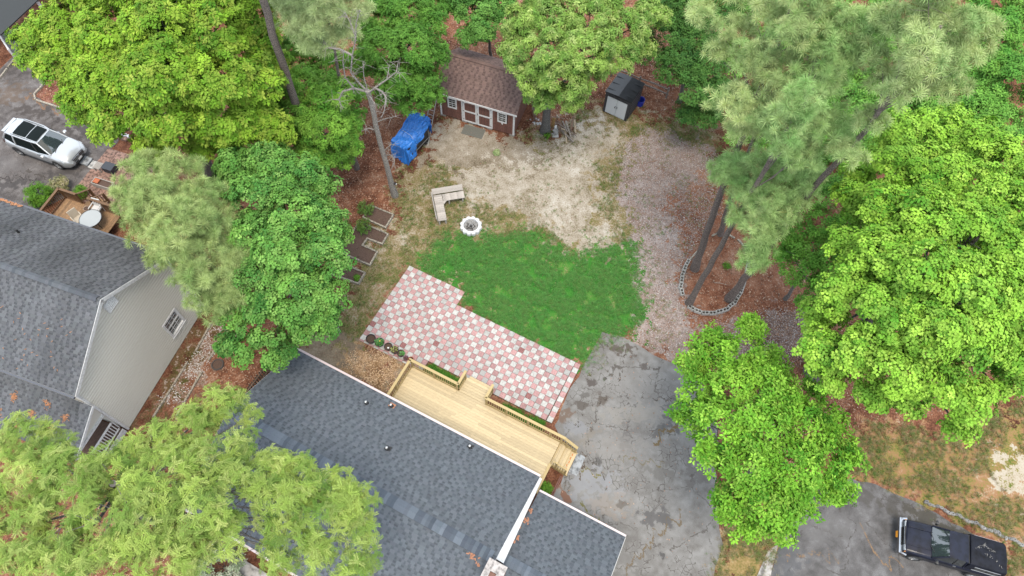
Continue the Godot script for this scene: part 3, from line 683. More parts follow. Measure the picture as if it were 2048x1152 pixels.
func ground_cover() -> void:
	var clump := FastNoiseLite.new()
	clump.frequency = 0.55
	clump.seed = 3
	var patches := FastNoiseLite.new()
	patches.frequency = 0.9
	patches.fractal_octaves = 3
	patches.seed = 8
	var patio := [rect(0, 0, 3.66, 5.3), rect(3.6, 0.92, 11.3, 4.6), rect(-1.3, 8.0, 12.2, 16.6), rect(12.0, 8.5, 16.8, 15.4)]
	var rooms := [rect(-24, 7.6, -8.5, 15.0), rect(-4.3, -14.6, 1.0, -11.1)]
	# grass: a tuft of bent blades
	var t := Shape.new()
	for i in 9:
		var a := i * 2.4
		var d := Vector3(cos(a), 0, sin(a))
		var s := Vector3(-sin(a), 0, cos(a)) * 0.007
		var h := 0.045 + 0.03 * (i % 3)
		var p := d * 0.015 * (i % 4)
		var k := 0.8 + 0.1 * (i % 3)
		t.quad(p - s, p + s, p + s * 0.6 + d * 0.03 + Vector3(0, h * 0.7, 0), p - s * 0.6 + d * 0.03 + Vector3(0, h * 0.7, 0), Vector3.UP, Color(k, k, k))
		t.tri(p - s * 0.6 + d * 0.03 + Vector3(0, h * 0.7, 0), p + s * 0.6 + d * 0.03 + Vector3(0, h * 0.7, 0), p + d * 0.075 + Vector3(0, h, 0), Color(k, k, k))
	var tuft := t.mesh()
	var gm := leaf_mat("grass_blade", Color(0.05, 0.12, 0.02))
	var lawn := region("grass")
	var greens := [Color(0.075, 0.25, 0.05), Color(0.09, 0.27, 0.06), Color(0.065, 0.215, 0.05), Color(0.12, 0.26, 0.06), Color(0.12, 0.23, 0.07)]
	scatter("lawn_grass", "patch of bright green lawn grass between the patio and the sandy yard", "grass", tuft, gm, [lawn], 420.0, greens, 0.6, 1.4, 0.2, patches, -0.14, patio + [region("bare")], 0.0, 0.35)
	var dull := [Color(0.14, 0.2, 0.05), Color(0.2, 0.2, 0.08), Color(0.1, 0.18, 0.05), Color(0.28, 0.24, 0.13), Color(0.24, 0.21, 0.1)]
	scatter("yard_weeds", "thin olive weeds and dry grass growing in tufts over the sandy yard", "weeds", tuft, gm, [region("weedy")], 120.0, dull, 0.6, 1.4, 0.3, clump, -0.02, patio + [lawn, region("dirt"), region("sand"), region("gravel")], 0.0, 0.5)
	scatter("sand_weeds", "few scattered green tufts growing in the bare sand", "weeds", tuft, gm, [region("sand"), region("gravel")], 26.0, dull, 0.6, 1.3, 0.3, clump, 0.12, patio + [lawn])
	scatter("lawn_fringe", "ragged thin grass round the edge of the bright lawn", "grass", tuft, gm, [lawn], 150.0, [Color(0.09, 0.2, 0.05), Color(0.13, 0.2, 0.06), Color(0.1, 0.17, 0.05)], 0.6, 1.2, 0.3, patches, 0.0, patio, 0.0, 0.8)
	scatter("roadside_grass", "dry tan and olive grass on the verge above the pickup truck", "grass", tuft, gm, [region("dry"), region("dry2")], 150.0, dull + [Color(0.28, 0.2, 0.1), Color(0.26, 0.2, 0.12), Color(0.08, 0.16, 0.03)], 0.7, 1.6, 0.3, clump, -0.1, [region("sand2")])
	scatter("bed_groundcover", "strips of low green plants between the new deck and the patio", "ground cover", tuft, gm, [rect(4.1, 4.72, 6.25, 5.3), rect(8.6, 4.75, 11.0, 5.3)], 500.0, [Color(0.06, 0.18, 0.02), Color(0.09, 0.22, 0.03), Color(0.04, 0.12, 0.02)], 1.2, 2.4, 0.25, clump, -0.35)
	# leaves: one curled leaf
	var l := Shape.new()
	l.quad(Vector3(-0.05, 0.012, 0), Vector3(0, 0.0, -0.028), Vector3(0.0, 0.004, 0.0), Vector3(0, 0.016, 0.028), Vector3.UP)
	l.quad(Vector3(0.06, 0.02, 0), Vector3(0, 0.0, -0.028), Vector3(0.0, 0.004, 0.0), Vector3(0, 0.016, 0.028), Vector3.UP, Color(0.9, 0.9, 0.9))
	var leaf := l.mesh()
	var lm := mat("fallen_leaf", Color(1, 1, 1), 0.7)
	var browns := [Color(0.23, 0.115, 0.07), Color(0.28, 0.15, 0.095), Color(0.15, 0.075, 0.045), Color(0.3, 0.18, 0.12), Color(0.34, 0.24, 0.17), Color(0.11, 0.06, 0.04), Color(0.23, 0.11, 0.06)]
	var houses := patio + rooms + [region("dry")]
	scatter("leaf_litter", "reddish brown fallen leaves covering the ground under the trees", "leaf litter", leaf, lm, [PackedVector2Array([Vector2(-9, -5.5), Vector2(-4.2, -5.8), Vector2(-3.4, -3.8), Vector2(-2.6, -2.6), Vector2(-3.6, -1.2), Vector2(-4.4, 1.0), Vector2(-9, 2)]), PackedVector2Array([Vector2(-14, -26), Vector2(12, -30), Vector2(13, -18.4), Vector2(8, -17.4), Vector2(4.4, -17), Vector2(3.2, -12.6), Vector2(1, -11.6), Vector2(-4.4, -10.6), Vector2(-4.4, -6), Vector2(-9, -5.5)]), region("straw"), region("bedlitter"), PackedVector2Array([Vector2(-6.3, 8.4), Vector2(-3.4, 7.6), Vector2(-3.3, 12), Vector2(-1.6, 12.2), Vector2(-1.6, 18), Vector2(3, 22), Vector2(-10, 20), Vector2(-6, 13)]), PackedVector2Array([Vector2(22, -11), Vector2(30, -14), Vector2(33, -8.4), Vector2(26.4, -3.6), Vector2(25, -1), Vector2(21, 1), Vector2(19.6, -1), Vector2(20, -5)])], 70.0, browns, 0.6, 1.25, 0.5, null, 0.0, houses, 0.006)
	scatter("stray_leaves", "scattered single brown leaves lying about the sandy yard and drives", "leaves", leaf, lm, [region("weedy"), region("gravel"), rect(13, -1, 20, 8), region("moss"), region("soil")], 4.0, browns, 0.5, 0.9, 0.4, null, 0.0, patio, 0.026)
	# stones
	var g := Shape.new()
	var ring := []
	for k in 6:
		ring.append(Vector3(cos(k * 1.047) * (0.022 + 0.005 * (k % 2)), 0.006, sin(k * 1.047) * (0.02 + 0.004 * (k % 3))))
	for k in 6:
		var a: Vector3 = ring[k]; var b: Vector3 = ring[(k + 1) % 6]
		g.quad(a, b, Vector3(b.x * 0.5, 0.022, b.z * 0.5), Vector3(a.x * 0.5, 0.022, a.z * 0.5), a + Vector3(0, 0.02, 0))
		g.quad(Vector3(a.x * 0.5, 0.022, a.z * 0.5), Vector3(b.x * 0.5, 0.022, b.z * 0.5), Vector3(0, 0.025, 0), Vector3(0, 0.025, 0), Vector3.UP)
	var stone := g.mesh()
	var sm := mat("pebble", Color(1, 1, 1), 0.9)
	scatter("gravel", "pinkish grey gravel spread over the parking area", "gravel", stone, sm, [region("gravel"), region("gravel2")], 260.0, [Color(0.24, 0.2, 0.185), Color(0.29, 0.25, 0.235), Color(0.19, 0.155, 0.14), Color(0.35, 0.32, 0.3), Color(0.24, 0.16, 0.125), Color(0.14, 0.11, 0.1)], 0.6, 1.5, 0.5, clump, -0.5, [rect(11.4, -1.4, 18, 8)])
	scatter("white_pebbles", "white pebbles between the two landscape timbers", "pebbles", stone, sm, [region("whitegravel")], 300.0, [Color(0.48, 0.46, 0.45), Color(0.4, 0.38, 0.37), Color(0.3, 0.24, 0.21), Color(0.22, 0.14, 0.1)], 0.7, 1.5, 0.5, clump, -0.05)
	var w := Shape.new()
	w.box(Vector3(0, 0.012, 0), Vector3(0.06, 0.014, 0.026))
	scatter("wood_chips", "heap of pale wood chips on bare soil beside the deck", "wood chips", w.mesh(), mat("chip", Color(1, 1, 1), 0.85), [region("chips")], 520.0, [Color(0.4, 0.28, 0.17), Color(0.3, 0.2, 0.12), Color(0.46, 0.34, 0.22), Color(0.18, 0.11, 0.07), Color(0.34, 0.22, 0.12)], 0.5, 1.2, 0.5, clump, -0.3)
	# twigs and clods in the bare places
	scatter("yard_crumbs", "small brown crumbs of bark and twig on the bare sand", "debris", w.mesh(), mats["chip"], [region("sand"), region("dirt"), region("weedy"), region("soil")], 7.0, [Color(0.12, 0.08, 0.05), Color(0.08, 0.06, 0.04), Color(0.2, 0.15, 0.1)], 0.3, 0.8, 0.4, null, 0.0, patio, 0.004)

# --- trees ---------------------------------------------------------------------------------------
# one leaf: stem at o, along d, drooping, with an outline of half widths
func leaf_into(s: Shape, o: Vector3, d: Vector3, up: Vector3, length: float, widths: Array, droop: float, col: Color) -> void:
	var side := d.cross(up).normalized()
	var prev_l := o; var prev_r := o; var prev_m := o
	for i in widths.size():
		var t := float(i + 1) / widths.size()
		var m := o + d * length * t - up * droop * length * t * t
		var w: float = widths[i] * length
		var l := m - side * w + up * w * 0.25
		var r := m + side * w + up * w * 0.25
		if i == 0:
			s.tri(prev_m, l, m, col); s.tri(prev_m, m, r, col)
		elif w < 0.001:
			s.tri(prev_l, m, prev_m, col); s.tri(prev_m, m, prev_r, col)
		else:
			s.quad(prev_l, l, m, prev_m, up, col); s.quad(prev_m, m, r, prev_r, up, col)
		prev_l = l; prev_r = r; prev_m = m

func spray(count: int, length: float, widths: Array, droop: float, spread: float, rise: float, twig: bool) -> Mesh:
	var s := Shape.new()
	for i in count:
		var a := i * 2.399 + rng.randf() * 0.5
		var e := rng.randf_range(rise - 0.35, rise + 0.35)
		var d := Vector3(cos(a) * cos(e), sin(e), sin(a) * cos(e))
		var up := (Vector3.UP - d * d.y + Vector3(rng.randfn(), 0, rng.randfn()) * 0.25).normalized()
		up = (up - d * up.dot(d)).normalized()
		var o := Vector3(cos(a), 0.0, sin(a)) * spread * rng.randf() + Vector3(0, rng.randf_range(-0.06, 0.06), 0)
		var k := rng.randf_range(0.82, 1.12)
		leaf_into(s, o, d, up, length * rng.randf_range(0.75, 1.15), widths, droop, Color(k, k, k * 0.95))
	if twig:
		s.tube([Vector3(0, -0.18, 0), Vector3(0, 0.02, 0)], [0.006, 0.003], 3, Color(0.9, 0.55, 0.35), false)
	return s.mesh()

# narrow leaves set along a few arching twigs
func willow_spray() -> Mesh:
	var s := Shape.new()
	for t in 3:
		var a := t * 2.1 + rng.randf()
		var d := Vector3(cos(a), 0.25, sin(a)).normalized()
		for i in 7:
			var f := i / 7.0
			var o := d * 0.26 * f - Vector3(0, 0.1 * f * f, 0)
			for sg in [-1.0, 1.0]:
				var q: Vector3 = (d + Vector3(-sin(a), 0.15, cos(a)) * sg * rng.randf_range(0.7, 1.3)).normalized()
				var k := rng.randf_range(0.8, 1.15)
				leaf_into(s, o, q, (Vector3.UP - q * q.y).normalized(), rng.randf_range(0.08, 0.12), [0.1, 0.0], 0.25, Color(k, k, k))
		s.tube([Vector3.ZERO, d * 0.26 - Vector3(0, 0.1, 0)], [0.006, 0.003], 3, Color(1.7, 0.95, 0.8), false)
	return s.mesh()

func needle_tuft() -> Mesh:
	var s := Shape.new()
	for i in 46:
		var a := i * 2.399
		var e := asin(clampf(1.0 - 1.25 * (i + 0.5) / 46.0, -1, 1))
		var d := Vector3(cos(a) * cos(e), sin(e), sin(a) * cos(e))
		var side := d.cross(Vector3(rng.randfn(), rng.randfn(), rng.randfn())).normalized() * 0.0065
		var ln := rng.randf_range(0.23, 0.34)
		var k := rng.randf_range(0.75, 1.2)
		var mid := d * ln * 0.6
		var tip := d * ln - Vector3(0, 0.03, 0)
		s.quad(-side * 0.6, side * 0.6, mid + side, mid - side, Vector3.UP, Color(k, k, k))
		s.tri(mid - side, mid + side, tip, Color(k, k, k))
	s.tube([Vector3(0, -0.3, 0), Vector3(0, 0.05, 0)], [0.011, 0.006], 3, Color(0.7, 0.5, 0.4), false)
	s.tube([Vector3(0, 0.0, 0), Vector3(0, 0.1, 0)], [0.012, 0.004], 4, Color(1.3, 1.2, 0.8), false)
	return s.mesh()

func lobe_list(called: String) -> Array:
	var a: Array = CROWNS[called]
	var out := []
	for i in range(0, a.size(), 4):
		out.append([Vector3(a[i], a[i + 1], a[i + 2]), float(a[i + 3])])
	return out

# crown of many sprays on the outer skin of clumps that sit on the lobes
func crown(root: Node3D, lobes: Array, mesh: Mesh, m: Material, density: float, cols: Array, clump_r: float, flat := 0.75, up_bias := 0.6, scale_ := 1.0, gap := 0.0, called := "crown") -> void:
	var buf := PackedFloat32Array()
	var base := root.position
	for li in lobes.size():
		var o: Vector3 = lobes[li][0]; var r: float = lobes[li][1]
		var clumps := int(maxf(5.0, 3.6 * r * r / (clump_r * clump_r)))
		for ci in clumps:
			if rng.randf() < gap: continue
			var u := rng.randf_range(-0.55, 1.0)
			var a := rng.randf() * TAU
			var q := sqrt(1.0 - u * u)
			var dir := Vector3(cos(a) * q, u, sin(a) * q)
			var cr := clump_r * rng.randf_range(0.65, 1.3)
			var cc := o + Vector3(dir.x, dir.y * flat, dir.z) * maxf(r - cr * 0.55, 0.1) * rng.randf_range(0.82, 1.06)
			var inside := false
			for lj in lobes.size():
				if lj != li and (cc - lobes[lj][0]).length() < lobes[lj][1] * 0.62 - cr * 0.3:
					inside = true
					break
			if inside: continue
			var hue: Color = (cols[0] as Color).lerp(cols[1], clampf(rng.randfn(0.5, 0.3), 0.0, 1.0))
			var count := int(density * cr * cr * 12.0)
			for k in count:
				var u2 := rng.randf_range(-0.35, 1.0)
				var a2 := rng.randf() * TAU
				var q2 := sqrt(1.0 - u2 * u2)
				var e := Vector3(cos(a2) * q2, u2, sin(a2) * q2)
				var p := cc + Vector3(e.x, e.y * 0.7, e.z) * cr * pow(rng.randf(), 0.35)
				var y := (e * 0.6 + dir * 0.4 + Vector3.UP * up_bias + Vector3(rng.randfn(), rng.randfn(), rng.randfn()) * 0.22).normalized()
				var x := y.cross(Vector3(sin(a2 * 7.0), 0.3, cos(a2 * 7.0))).normalized()
				var sc := scale_ * rng.randf_range(0.75, 1.25)
				var col := hue.lerp(cols[2], 0.5 * rng.randf() * rng.randf()) * rng.randf_range(0.78, 1.2)
				put(buf, Basis(x * sc, y * sc, x.cross(y) * sc), p - base, col)
	copies(called, mesh, m, buf, root)

func trunk(root: Node3D, path: Array, r0: float, r1: float, m: Material, seg := 10) -> void:
	var base := root.position
	var s := Shape.new()
	var pts := []; var rad := []
	var top: float = path[-1].y
	for i in path.size():
		var steps := 4 if i < path.size() - 1 else 1
		for k in steps:
			var p: Vector3 = path[i] if k == 0 else (path[i] as Vector3).lerp(path[i + 1], k / 4.0)
			var f := p.y / top
			pts.append(p - base + (Vector3(rng.randfn(), 0, rng.randfn()) * 0.025 if p.y > 0.4 else Vector3.ZERO))
			rad.append(lerpf(r0, r1, f) + (r0 * 0.45 * exp(-p.y * 2.2)))
	pts[0] = pts[0] - Vector3(0, 0.08, 0)
	s.tube(pts, rad, seg, Color.WHITE)
	part("trunk", s.mesh(), m, root)

func limbs(root: Node3D, path: Array, lobes: Array, r: float, m: Material, low := 0.45, reach := 0.9) -> void:
	var base := root.position
	var s := Shape.new()
	var top: Vector3 = path[-1]
	for lo in lobes:
		var p: Vector3 = lo[0]; var lr: float = lo[1]
		var h := clampf(p.y - 1.2 - (p - top).length() * 0.35, top.y * low, top.y * 0.98)
		var a: Vector3 = path[0]
		for i in path.size() - 1:
			if path[i + 1].y >= h:
				a = (path[i] as Vector3).lerp(path[i + 1], (h - path[i].y) / maxf(path[i + 1].y - path[i].y, 0.01))
				break
		var b := a.lerp(p, reach)
		var m1 := a.lerp(b, 0.4) + Vector3(rng.randfn() * 0.15, 0.25, rng.randfn() * 0.15)
		var m2 := a.lerp(b, 0.72) + Vector3(rng.randfn() * 0.15, 0.2, rng.randfn() * 0.15)
		s.tube([a - base, m1 - base, m2 - base, b - base], [r, r * 0.75, r * 0.5, r * 0.3], 6, Color.WHITE, false)
		for k in 5:   # twigs that carry the clumps
			var d := Vector3(rng.randfn(), absf(rng.randfn()) * 0.6, rng.randfn()).normalized()
			var o := m2.lerp(b, rng.randf())
			var e := o + d * lr * rng.randf_range(0.6, 0.95)
			s.tube([o - base, o.lerp(e, 0.5) + Vector3(rng.randfn(), rng.randfn(), rng.randfn()) * 0.08 - base, e - base], [r * 0.32, r * 0.22, r * 0.1], 4, Color.WHITE, false)
	part("limbs", s.mesh(), m, root)

func tree(called: String, label: String, key: String, path: Array, r0: float, r1: float, bark: Material, mesh: Mesh, lm: Material, density: float, cols: Array, clump_r: float, opts := {}) -> Node3D:
	var t := thing(called, label, "tree", path[0], 0.0, opts.get("group", ""))
	var lobes := lobe_list(key)
	trunk(t, path, r0, r1, bark)
	limbs(t, path, lobes, opts.get("limb", 0.06), bark, opts.get("low", 0.45))
	crown(t, lobes, mesh, lm, density, cols, clump_r, opts.get("flat", 0.75), opts.get("up", 0.6), opts.get("scale", 1.0), opts.get("gap", 0.0))
	return t

func trees() -> void:
	var grey := bark_mat("grey_bark", Color(0.25, 0.225, 0.205))
	var brown := bark_mat("pine_bark", Color(0.28, 0.225, 0.2))
	var pale := bark_mat("pale_bark", Color(0.34, 0.32, 0.3))
	var green := leaf_mat("leaf", Color(0.1, 0.2, 0.02))
	var deep := leaf_mat("deep_leaf", Color(0.04, 0.1, 0.015))
	var fresh := leaf_mat("fresh_leaf", Color(0.12, 0.22, 0.02))
	var pine := leaf_mat("needle", Color(0.1, 0.14, 0.05))
	var lobed := [0.16, 0.1, 0.3, 0.14, 0.26, 0.1, 0.0]
	var oval := [0.2, 0.27, 0.18, 0.0]
	var oak := spray(10, 0.155, lobed, 0.4, 0.08, 0.35, true)
	var maple := spray(10, 0.115, [0.34, 0.42, 0.16, 0.0], 0.4, 0.09, 0.3, true)
	var broad := spray(10, 0.13, oval, 0.3, 0.08, 0.4, true)
	var small := spray(12, 0.085, oval, 0.25, 0.09, 0.45, true)
	var long := spray(10, 0.165, [0.12, 0.17, 0.12, 0.0], 0.65, 0.06, 0.15, true)
	var narrow := willow_spray()
	var tuft := needle_tuft()
	var V := func(x, y, z): return Vector3(x, y, z)
	# left side
	tree("oak_tree", "huge yellow-green oak with jagged leaves beside the silver car", "oak_tl", [V.call(-13.6, 0, 0.6), V.call(-13.4, 3.5, 0.4), V.call(-13.0, 8.0, 0.1), V.call(-12.6, 11.0, -0.3)], 0.38, 0.14, grey, oak, green, 7.0, [Color(0.06, 0.17, 0.014), Color(0.2, 0.36, 0.03), Color(0.46, 0.45, 0.1)], 0.55, {"limb": 0.08})
	tree("pine_tree", "soft pale green pine leaning over the gable of the beige house", "pine_l", [V.call(-6.0, 0, 7.0), V.call(-6.1, 5, 7.0), V.call(-6.3, 10.3, 6.9)], 0.2, 0.05, brown, tuft, pine, 3.2, [Color(0.2, 0.31, 0.1), Color(0.36, 0.46, 0.17), Color(0.5, 0.52, 0.24)], 0.5, {"scale": 1.0, "up": 0.5, "limb": 0.045})
	tree("maple_tree", "full green maple between the pale pine and the raised beds", "maple_c", [V.call(-3.7, 0, 4.5), V.call(-3.6, 3, 4.6), V.call(-3.2, 7.6, 4.4)], 0.24, 0.08, grey, maple, green, 7.0, [Color(0.035, 0.13, 0.025), Color(0.125, 0.28, 0.05), Color(0.28, 0.42, 0.12)], 0.5, {})
	tree("beech_tree", "young tree with long drooping leaves beside the tall bare pine trunk", "beech", [V.call(-7.3, 0, -4.0), V.call(-7.2, 3, -4.0), V.call(-7.0, 6.2, -4.0)], 0.13, 0.04, grey, long, green, 7.0, [Color(0.05, 0.17, 0.02), Color(0.15, 0.3, 0.04), Color(0.24, 0.38, 0.08)], 0.5, {})
	var p1 := thing("pine_tree", "tall bare pine trunk leaning out of the top of the picture left", "tree", Vector3(-7.56, 0, -2.32))
	trunk(p1, [V.call(-7.56, 0, -2.32), V.call(-7.52, 4.7, -2.35), V.call(-7.47, 9.5, -2.42), V.call(-7.45, 14.0, -2.5), V.call(-7.4, 19.0, -2.6)], 0.24, 0.15, brown, 12)
	var high := []
	for k in 9:
		high.append([Vector3(-7.4 + cos(k * 2.4) * 1.6, 18.0 + 0.35 * k, -2.6 + sin(k * 2.4) * 1.6), 1.0])
	limbs(p1, [Vector3(-7.47, 9.5, -2.42), Vector3(-7.4, 19.0, -2.6)], high, 0.05, brown, 0.8)
	crown(p1, high, tuft, pine, 4.0, [Color(0.14, 0.2, 0.08), Color(0.22, 0.29, 0.12), Color(0.3, 0.32, 0.15)], 0.6)
	tree("pine_tree", "slender pine with a pale tuft crown behind the dead tree", "pine_l2", [V.call(-6.48, 0, -4.41), V.call(-6.3, 4.5, -4.6), V.call(-6.1, 9.5, -4.7), V.call(-5.9, 12.4, -4.7)], 0.13, 0.05, brown, tuft, pine, 4.5, [Color(0.26, 0.36, 0.15), Color(0.4, 0.48, 0.22), Color(0.5, 0.52, 0.28)], 0.45, {"limb": 0.035, "low": 0.75})
	tree("holly_tree", "dense dark green evergreen beside the brown shed", "holly", [V.call(-6.9, 0, -11.2), V.call(-6.6, 3, -11.0), V.call(-6.2, 6.2, -10.6)], 0.16, 0.05, grey, small, deep, 13.0, [Color(0.045, 0.14, 0.02), Color(0.1, 0.23, 0.035), Color(0.14, 0.27, 0.05)], 0.5, {})
	tree("maple_tree", "young maple with drooping branches behind the brown shed roof", "maple_top", [V.call(-3.3, 0, -16.2), V.call(-3.4, 2.5, -16.0), V.call(-3.6, 5.2, -15.5)], 0.12, 0.04, grey, maple, deep, 9.0, [Color(0.05, 0.16, 0.03), Color(0.11, 0.24, 0.05), Color(0.16, 0.27, 0.06)], 0.5, {})
	tree("oak_tree", "broad oak with pale leaf tips growing between the two sheds", "oak_shed", [V.call(2.46, 0, -12.68), V.call(2.5, 2.2, -12.7), V.call(2.7, 5.0, -12.8), V.call(3.2, 8.0, -13.2)], 0.27, 0.1, bark_mat("rough_bark", Color(0.2, 0.19, 0.18)), long, green, 7.5, [Color(0.08, 0.19, 0.03), Color(0.2, 0.32, 0.06), Color(0.48, 0.5, 0.22)], 0.45, {"limb": 0.07})
	tree("magnolia_tree", "dark glossy evergreen behind the small plastic shed", "dark_r", [V.call(9.2, 0, -19.2), V.call(9.1, 2.5, -19.2), V.call(8.9, 5.2, -19.0)], 0.15, 0.05, grey, broad, deep, 9.0, [Color(0.025, 0.085, 0.02), Color(0.06, 0.15, 0.03), Color(0.12, 0.2, 0.05)], 0.55, {"scale": 0.85})
	# pines in the block ring
	var pc := [Color(0.21, 0.35, 0.12), Color(0.42, 0.52, 0.21), Color(0.62, 0.62, 0.33)]
	tree("pine_tree", "tall pine at the left of the concrete block ring", "pine_a", [V.call(14.63, 0, -7.64), V.call(14.3, 4.5, -7.62), V.call(13.95, 10.0, -7.6), V.call(13.7, 14.3, -7.65), V.call(13.54, 18.0, -7.6)], 0.21, 0.08, brown, tuft, pine, 2.7, pc, 0.55, {"limb": 0.03, "low": 0.6})
	tree("pine_tree", "pine leaning from the front edge of the concrete block ring", "pine_b", [V.call(15.14, 0, -5.34), V.call(15.17, 4.0, -5.35), V.call(15.19, 8.3, -5.36), V.call(15.27, 13.0, -5.3), V.call(15.4, 17.0, -5.4)], 0.18, 0.06, brown, tuft, pine, 2.7, [Color(0.17, 0.33, 0.1), Color(0.34, 0.49, 0.18), Color(0.54, 0.6, 0.29)], 0.55, {"limb": 0.03, "low": 0.5})
	tree("pine_tree", "thick pine at the right side of the concrete block ring", "pine_c", [V.call(17.06, 0, -6.68), V.call(17.2, 3.3, -6.68), V.call(17.5, 10.9, -6.6), V.call(17.9, 15.0, -6.5), V.call(18.0, 20.0, -6.5)], 0.21, 0.06, brown, tuft, pine, 2.7, pc, 0.55, {"limb": 0.028, "low": 0.8})
	var p4 := thing("pine_tree", "thin pine at the back of the concrete block ring", "tree", Vector3(15.14, 0, -10.56))
	var low := [[Vector3(14.4, 10.6, -10.5), 0.9], [Vector3(15.1, 9.9, -10.3), 0.8], [Vector3(13.8, 9.7, -10.9), 0.8], [Vector3(14.6, 9.4, -11.1), 0.8], [Vector3(14.4, 11.6, -10.6), 0.6]]
	var way := [Vector3(15.14, 0, -10.56), Vector3(14.75, 3.3, -10.55), Vector3(14.47, 7.4, -10.54), Vector3(14.4, 11.5, -10.6)]
	trunk(p4, way, 0.15, 0.05, brown)
	limbs(p4, way, low, 0.035, brown, 0.7)
	crown(p4, low, tuft, pine, 2.7, pc, 0.55)
	# right side
	tree("oak_tree", "very large light green oak filling the right edge", "oak_r", [V.call(22.6, 0, -4.6), V.call(22.6, 4, -4.6), V.call(22.9, 9.5, -4.8), V.call(23.2, 12.5, -4.9)], 0.42, 0.14, grey, maple, fresh, 7.0, [Color(0.07, 0.21, 0.02), Color(0.23, 0.43, 0.045), Color(0.43, 0.57, 0.11)], 0.55, {"limb": 0.09})
	tree("dogwood_tree", "small mid green tree tucked under the large light oak", "dogwood", [V.call(19.9, 0, -8.2), V.call(19.8, 2.5, -8.1), V.call(19.6, 5.0, -7.9)], 0.1, 0.04, grey, broad, green, 8.0, [Color(0.07, 0.22, 0.03), Color(0.15, 0.34, 0.05), Color(0.22, 0.38, 0.07)], 0.5, {"scale": 0.8})
	tree("gum_tree", "dark green tree in the far right corner behind the light oak", "under_r", [V.call(25.2, 0, -24.4), V.call(25.0, 3, -24.3), V.call(24.8, 6.0, -24.2)], 0.18, 0.06, grey, broad, deep, 9.0, [Color(0.06, 0.2, 0.03), Color(0.14, 0.31, 0.05), Color(0.2, 0.36, 0.07)], 0.6, {"scale": 0.9})
	tree("laurel_tree", "green undergrowth tree seen between the pine crowns", "under_m", [V.call(17.0, 0, -19.8), V.call(16.9, 2, -19.7), V.call(16.8, 4.2, -19.6)], 0.12, 0.04, grey, broad, deep, 8.0, [Color(0.06, 0.19, 0.03), Color(0.13, 0.29, 0.05), Color(0.2, 0.34, 0.07)], 0.6, {"scale": 0.9})
	tree("hickory_tree", "bright green tree with big leaves between the two driveways", "glossy", [V.call(21.0, 0, 2.9), V.call(20.9, 3, 2.9), V.call(20.7, 7.4, 2.9)], 0.2, 0.07, grey, broad, fresh, 6.0, [Color(0.045, 0.17, 0.014), Color(0.17, 0.38, 0.034), Color(0.4, 0.57, 0.1)], 0.45, {"gap": 0.12, "limb": 0.05, "scale": 1.05})
	tree("willow_oak_tree", "fine leaved yellow-green tree overhanging the grey roofs at lower left", "willow", [V.call(-3.0, 0, 17.6), V.call(-2.6, 4, 17.5), V.call(-1.4, 8.0, 17.2), V.call(-0.4, 10.5, 16.9)], 0.32, 0.12, pale, narrow, green, 6.0, [Color(0.09, 0.18, 0.028), Color(0.26, 0.36, 0.07), Color(0.5, 0.5, 0.2)], 0.38, {"gap": 0.3, "scale": 0.95, "limb": 0.075, "up": 0.8})
	dead_tree()
	shrubs(small, maple, broad)

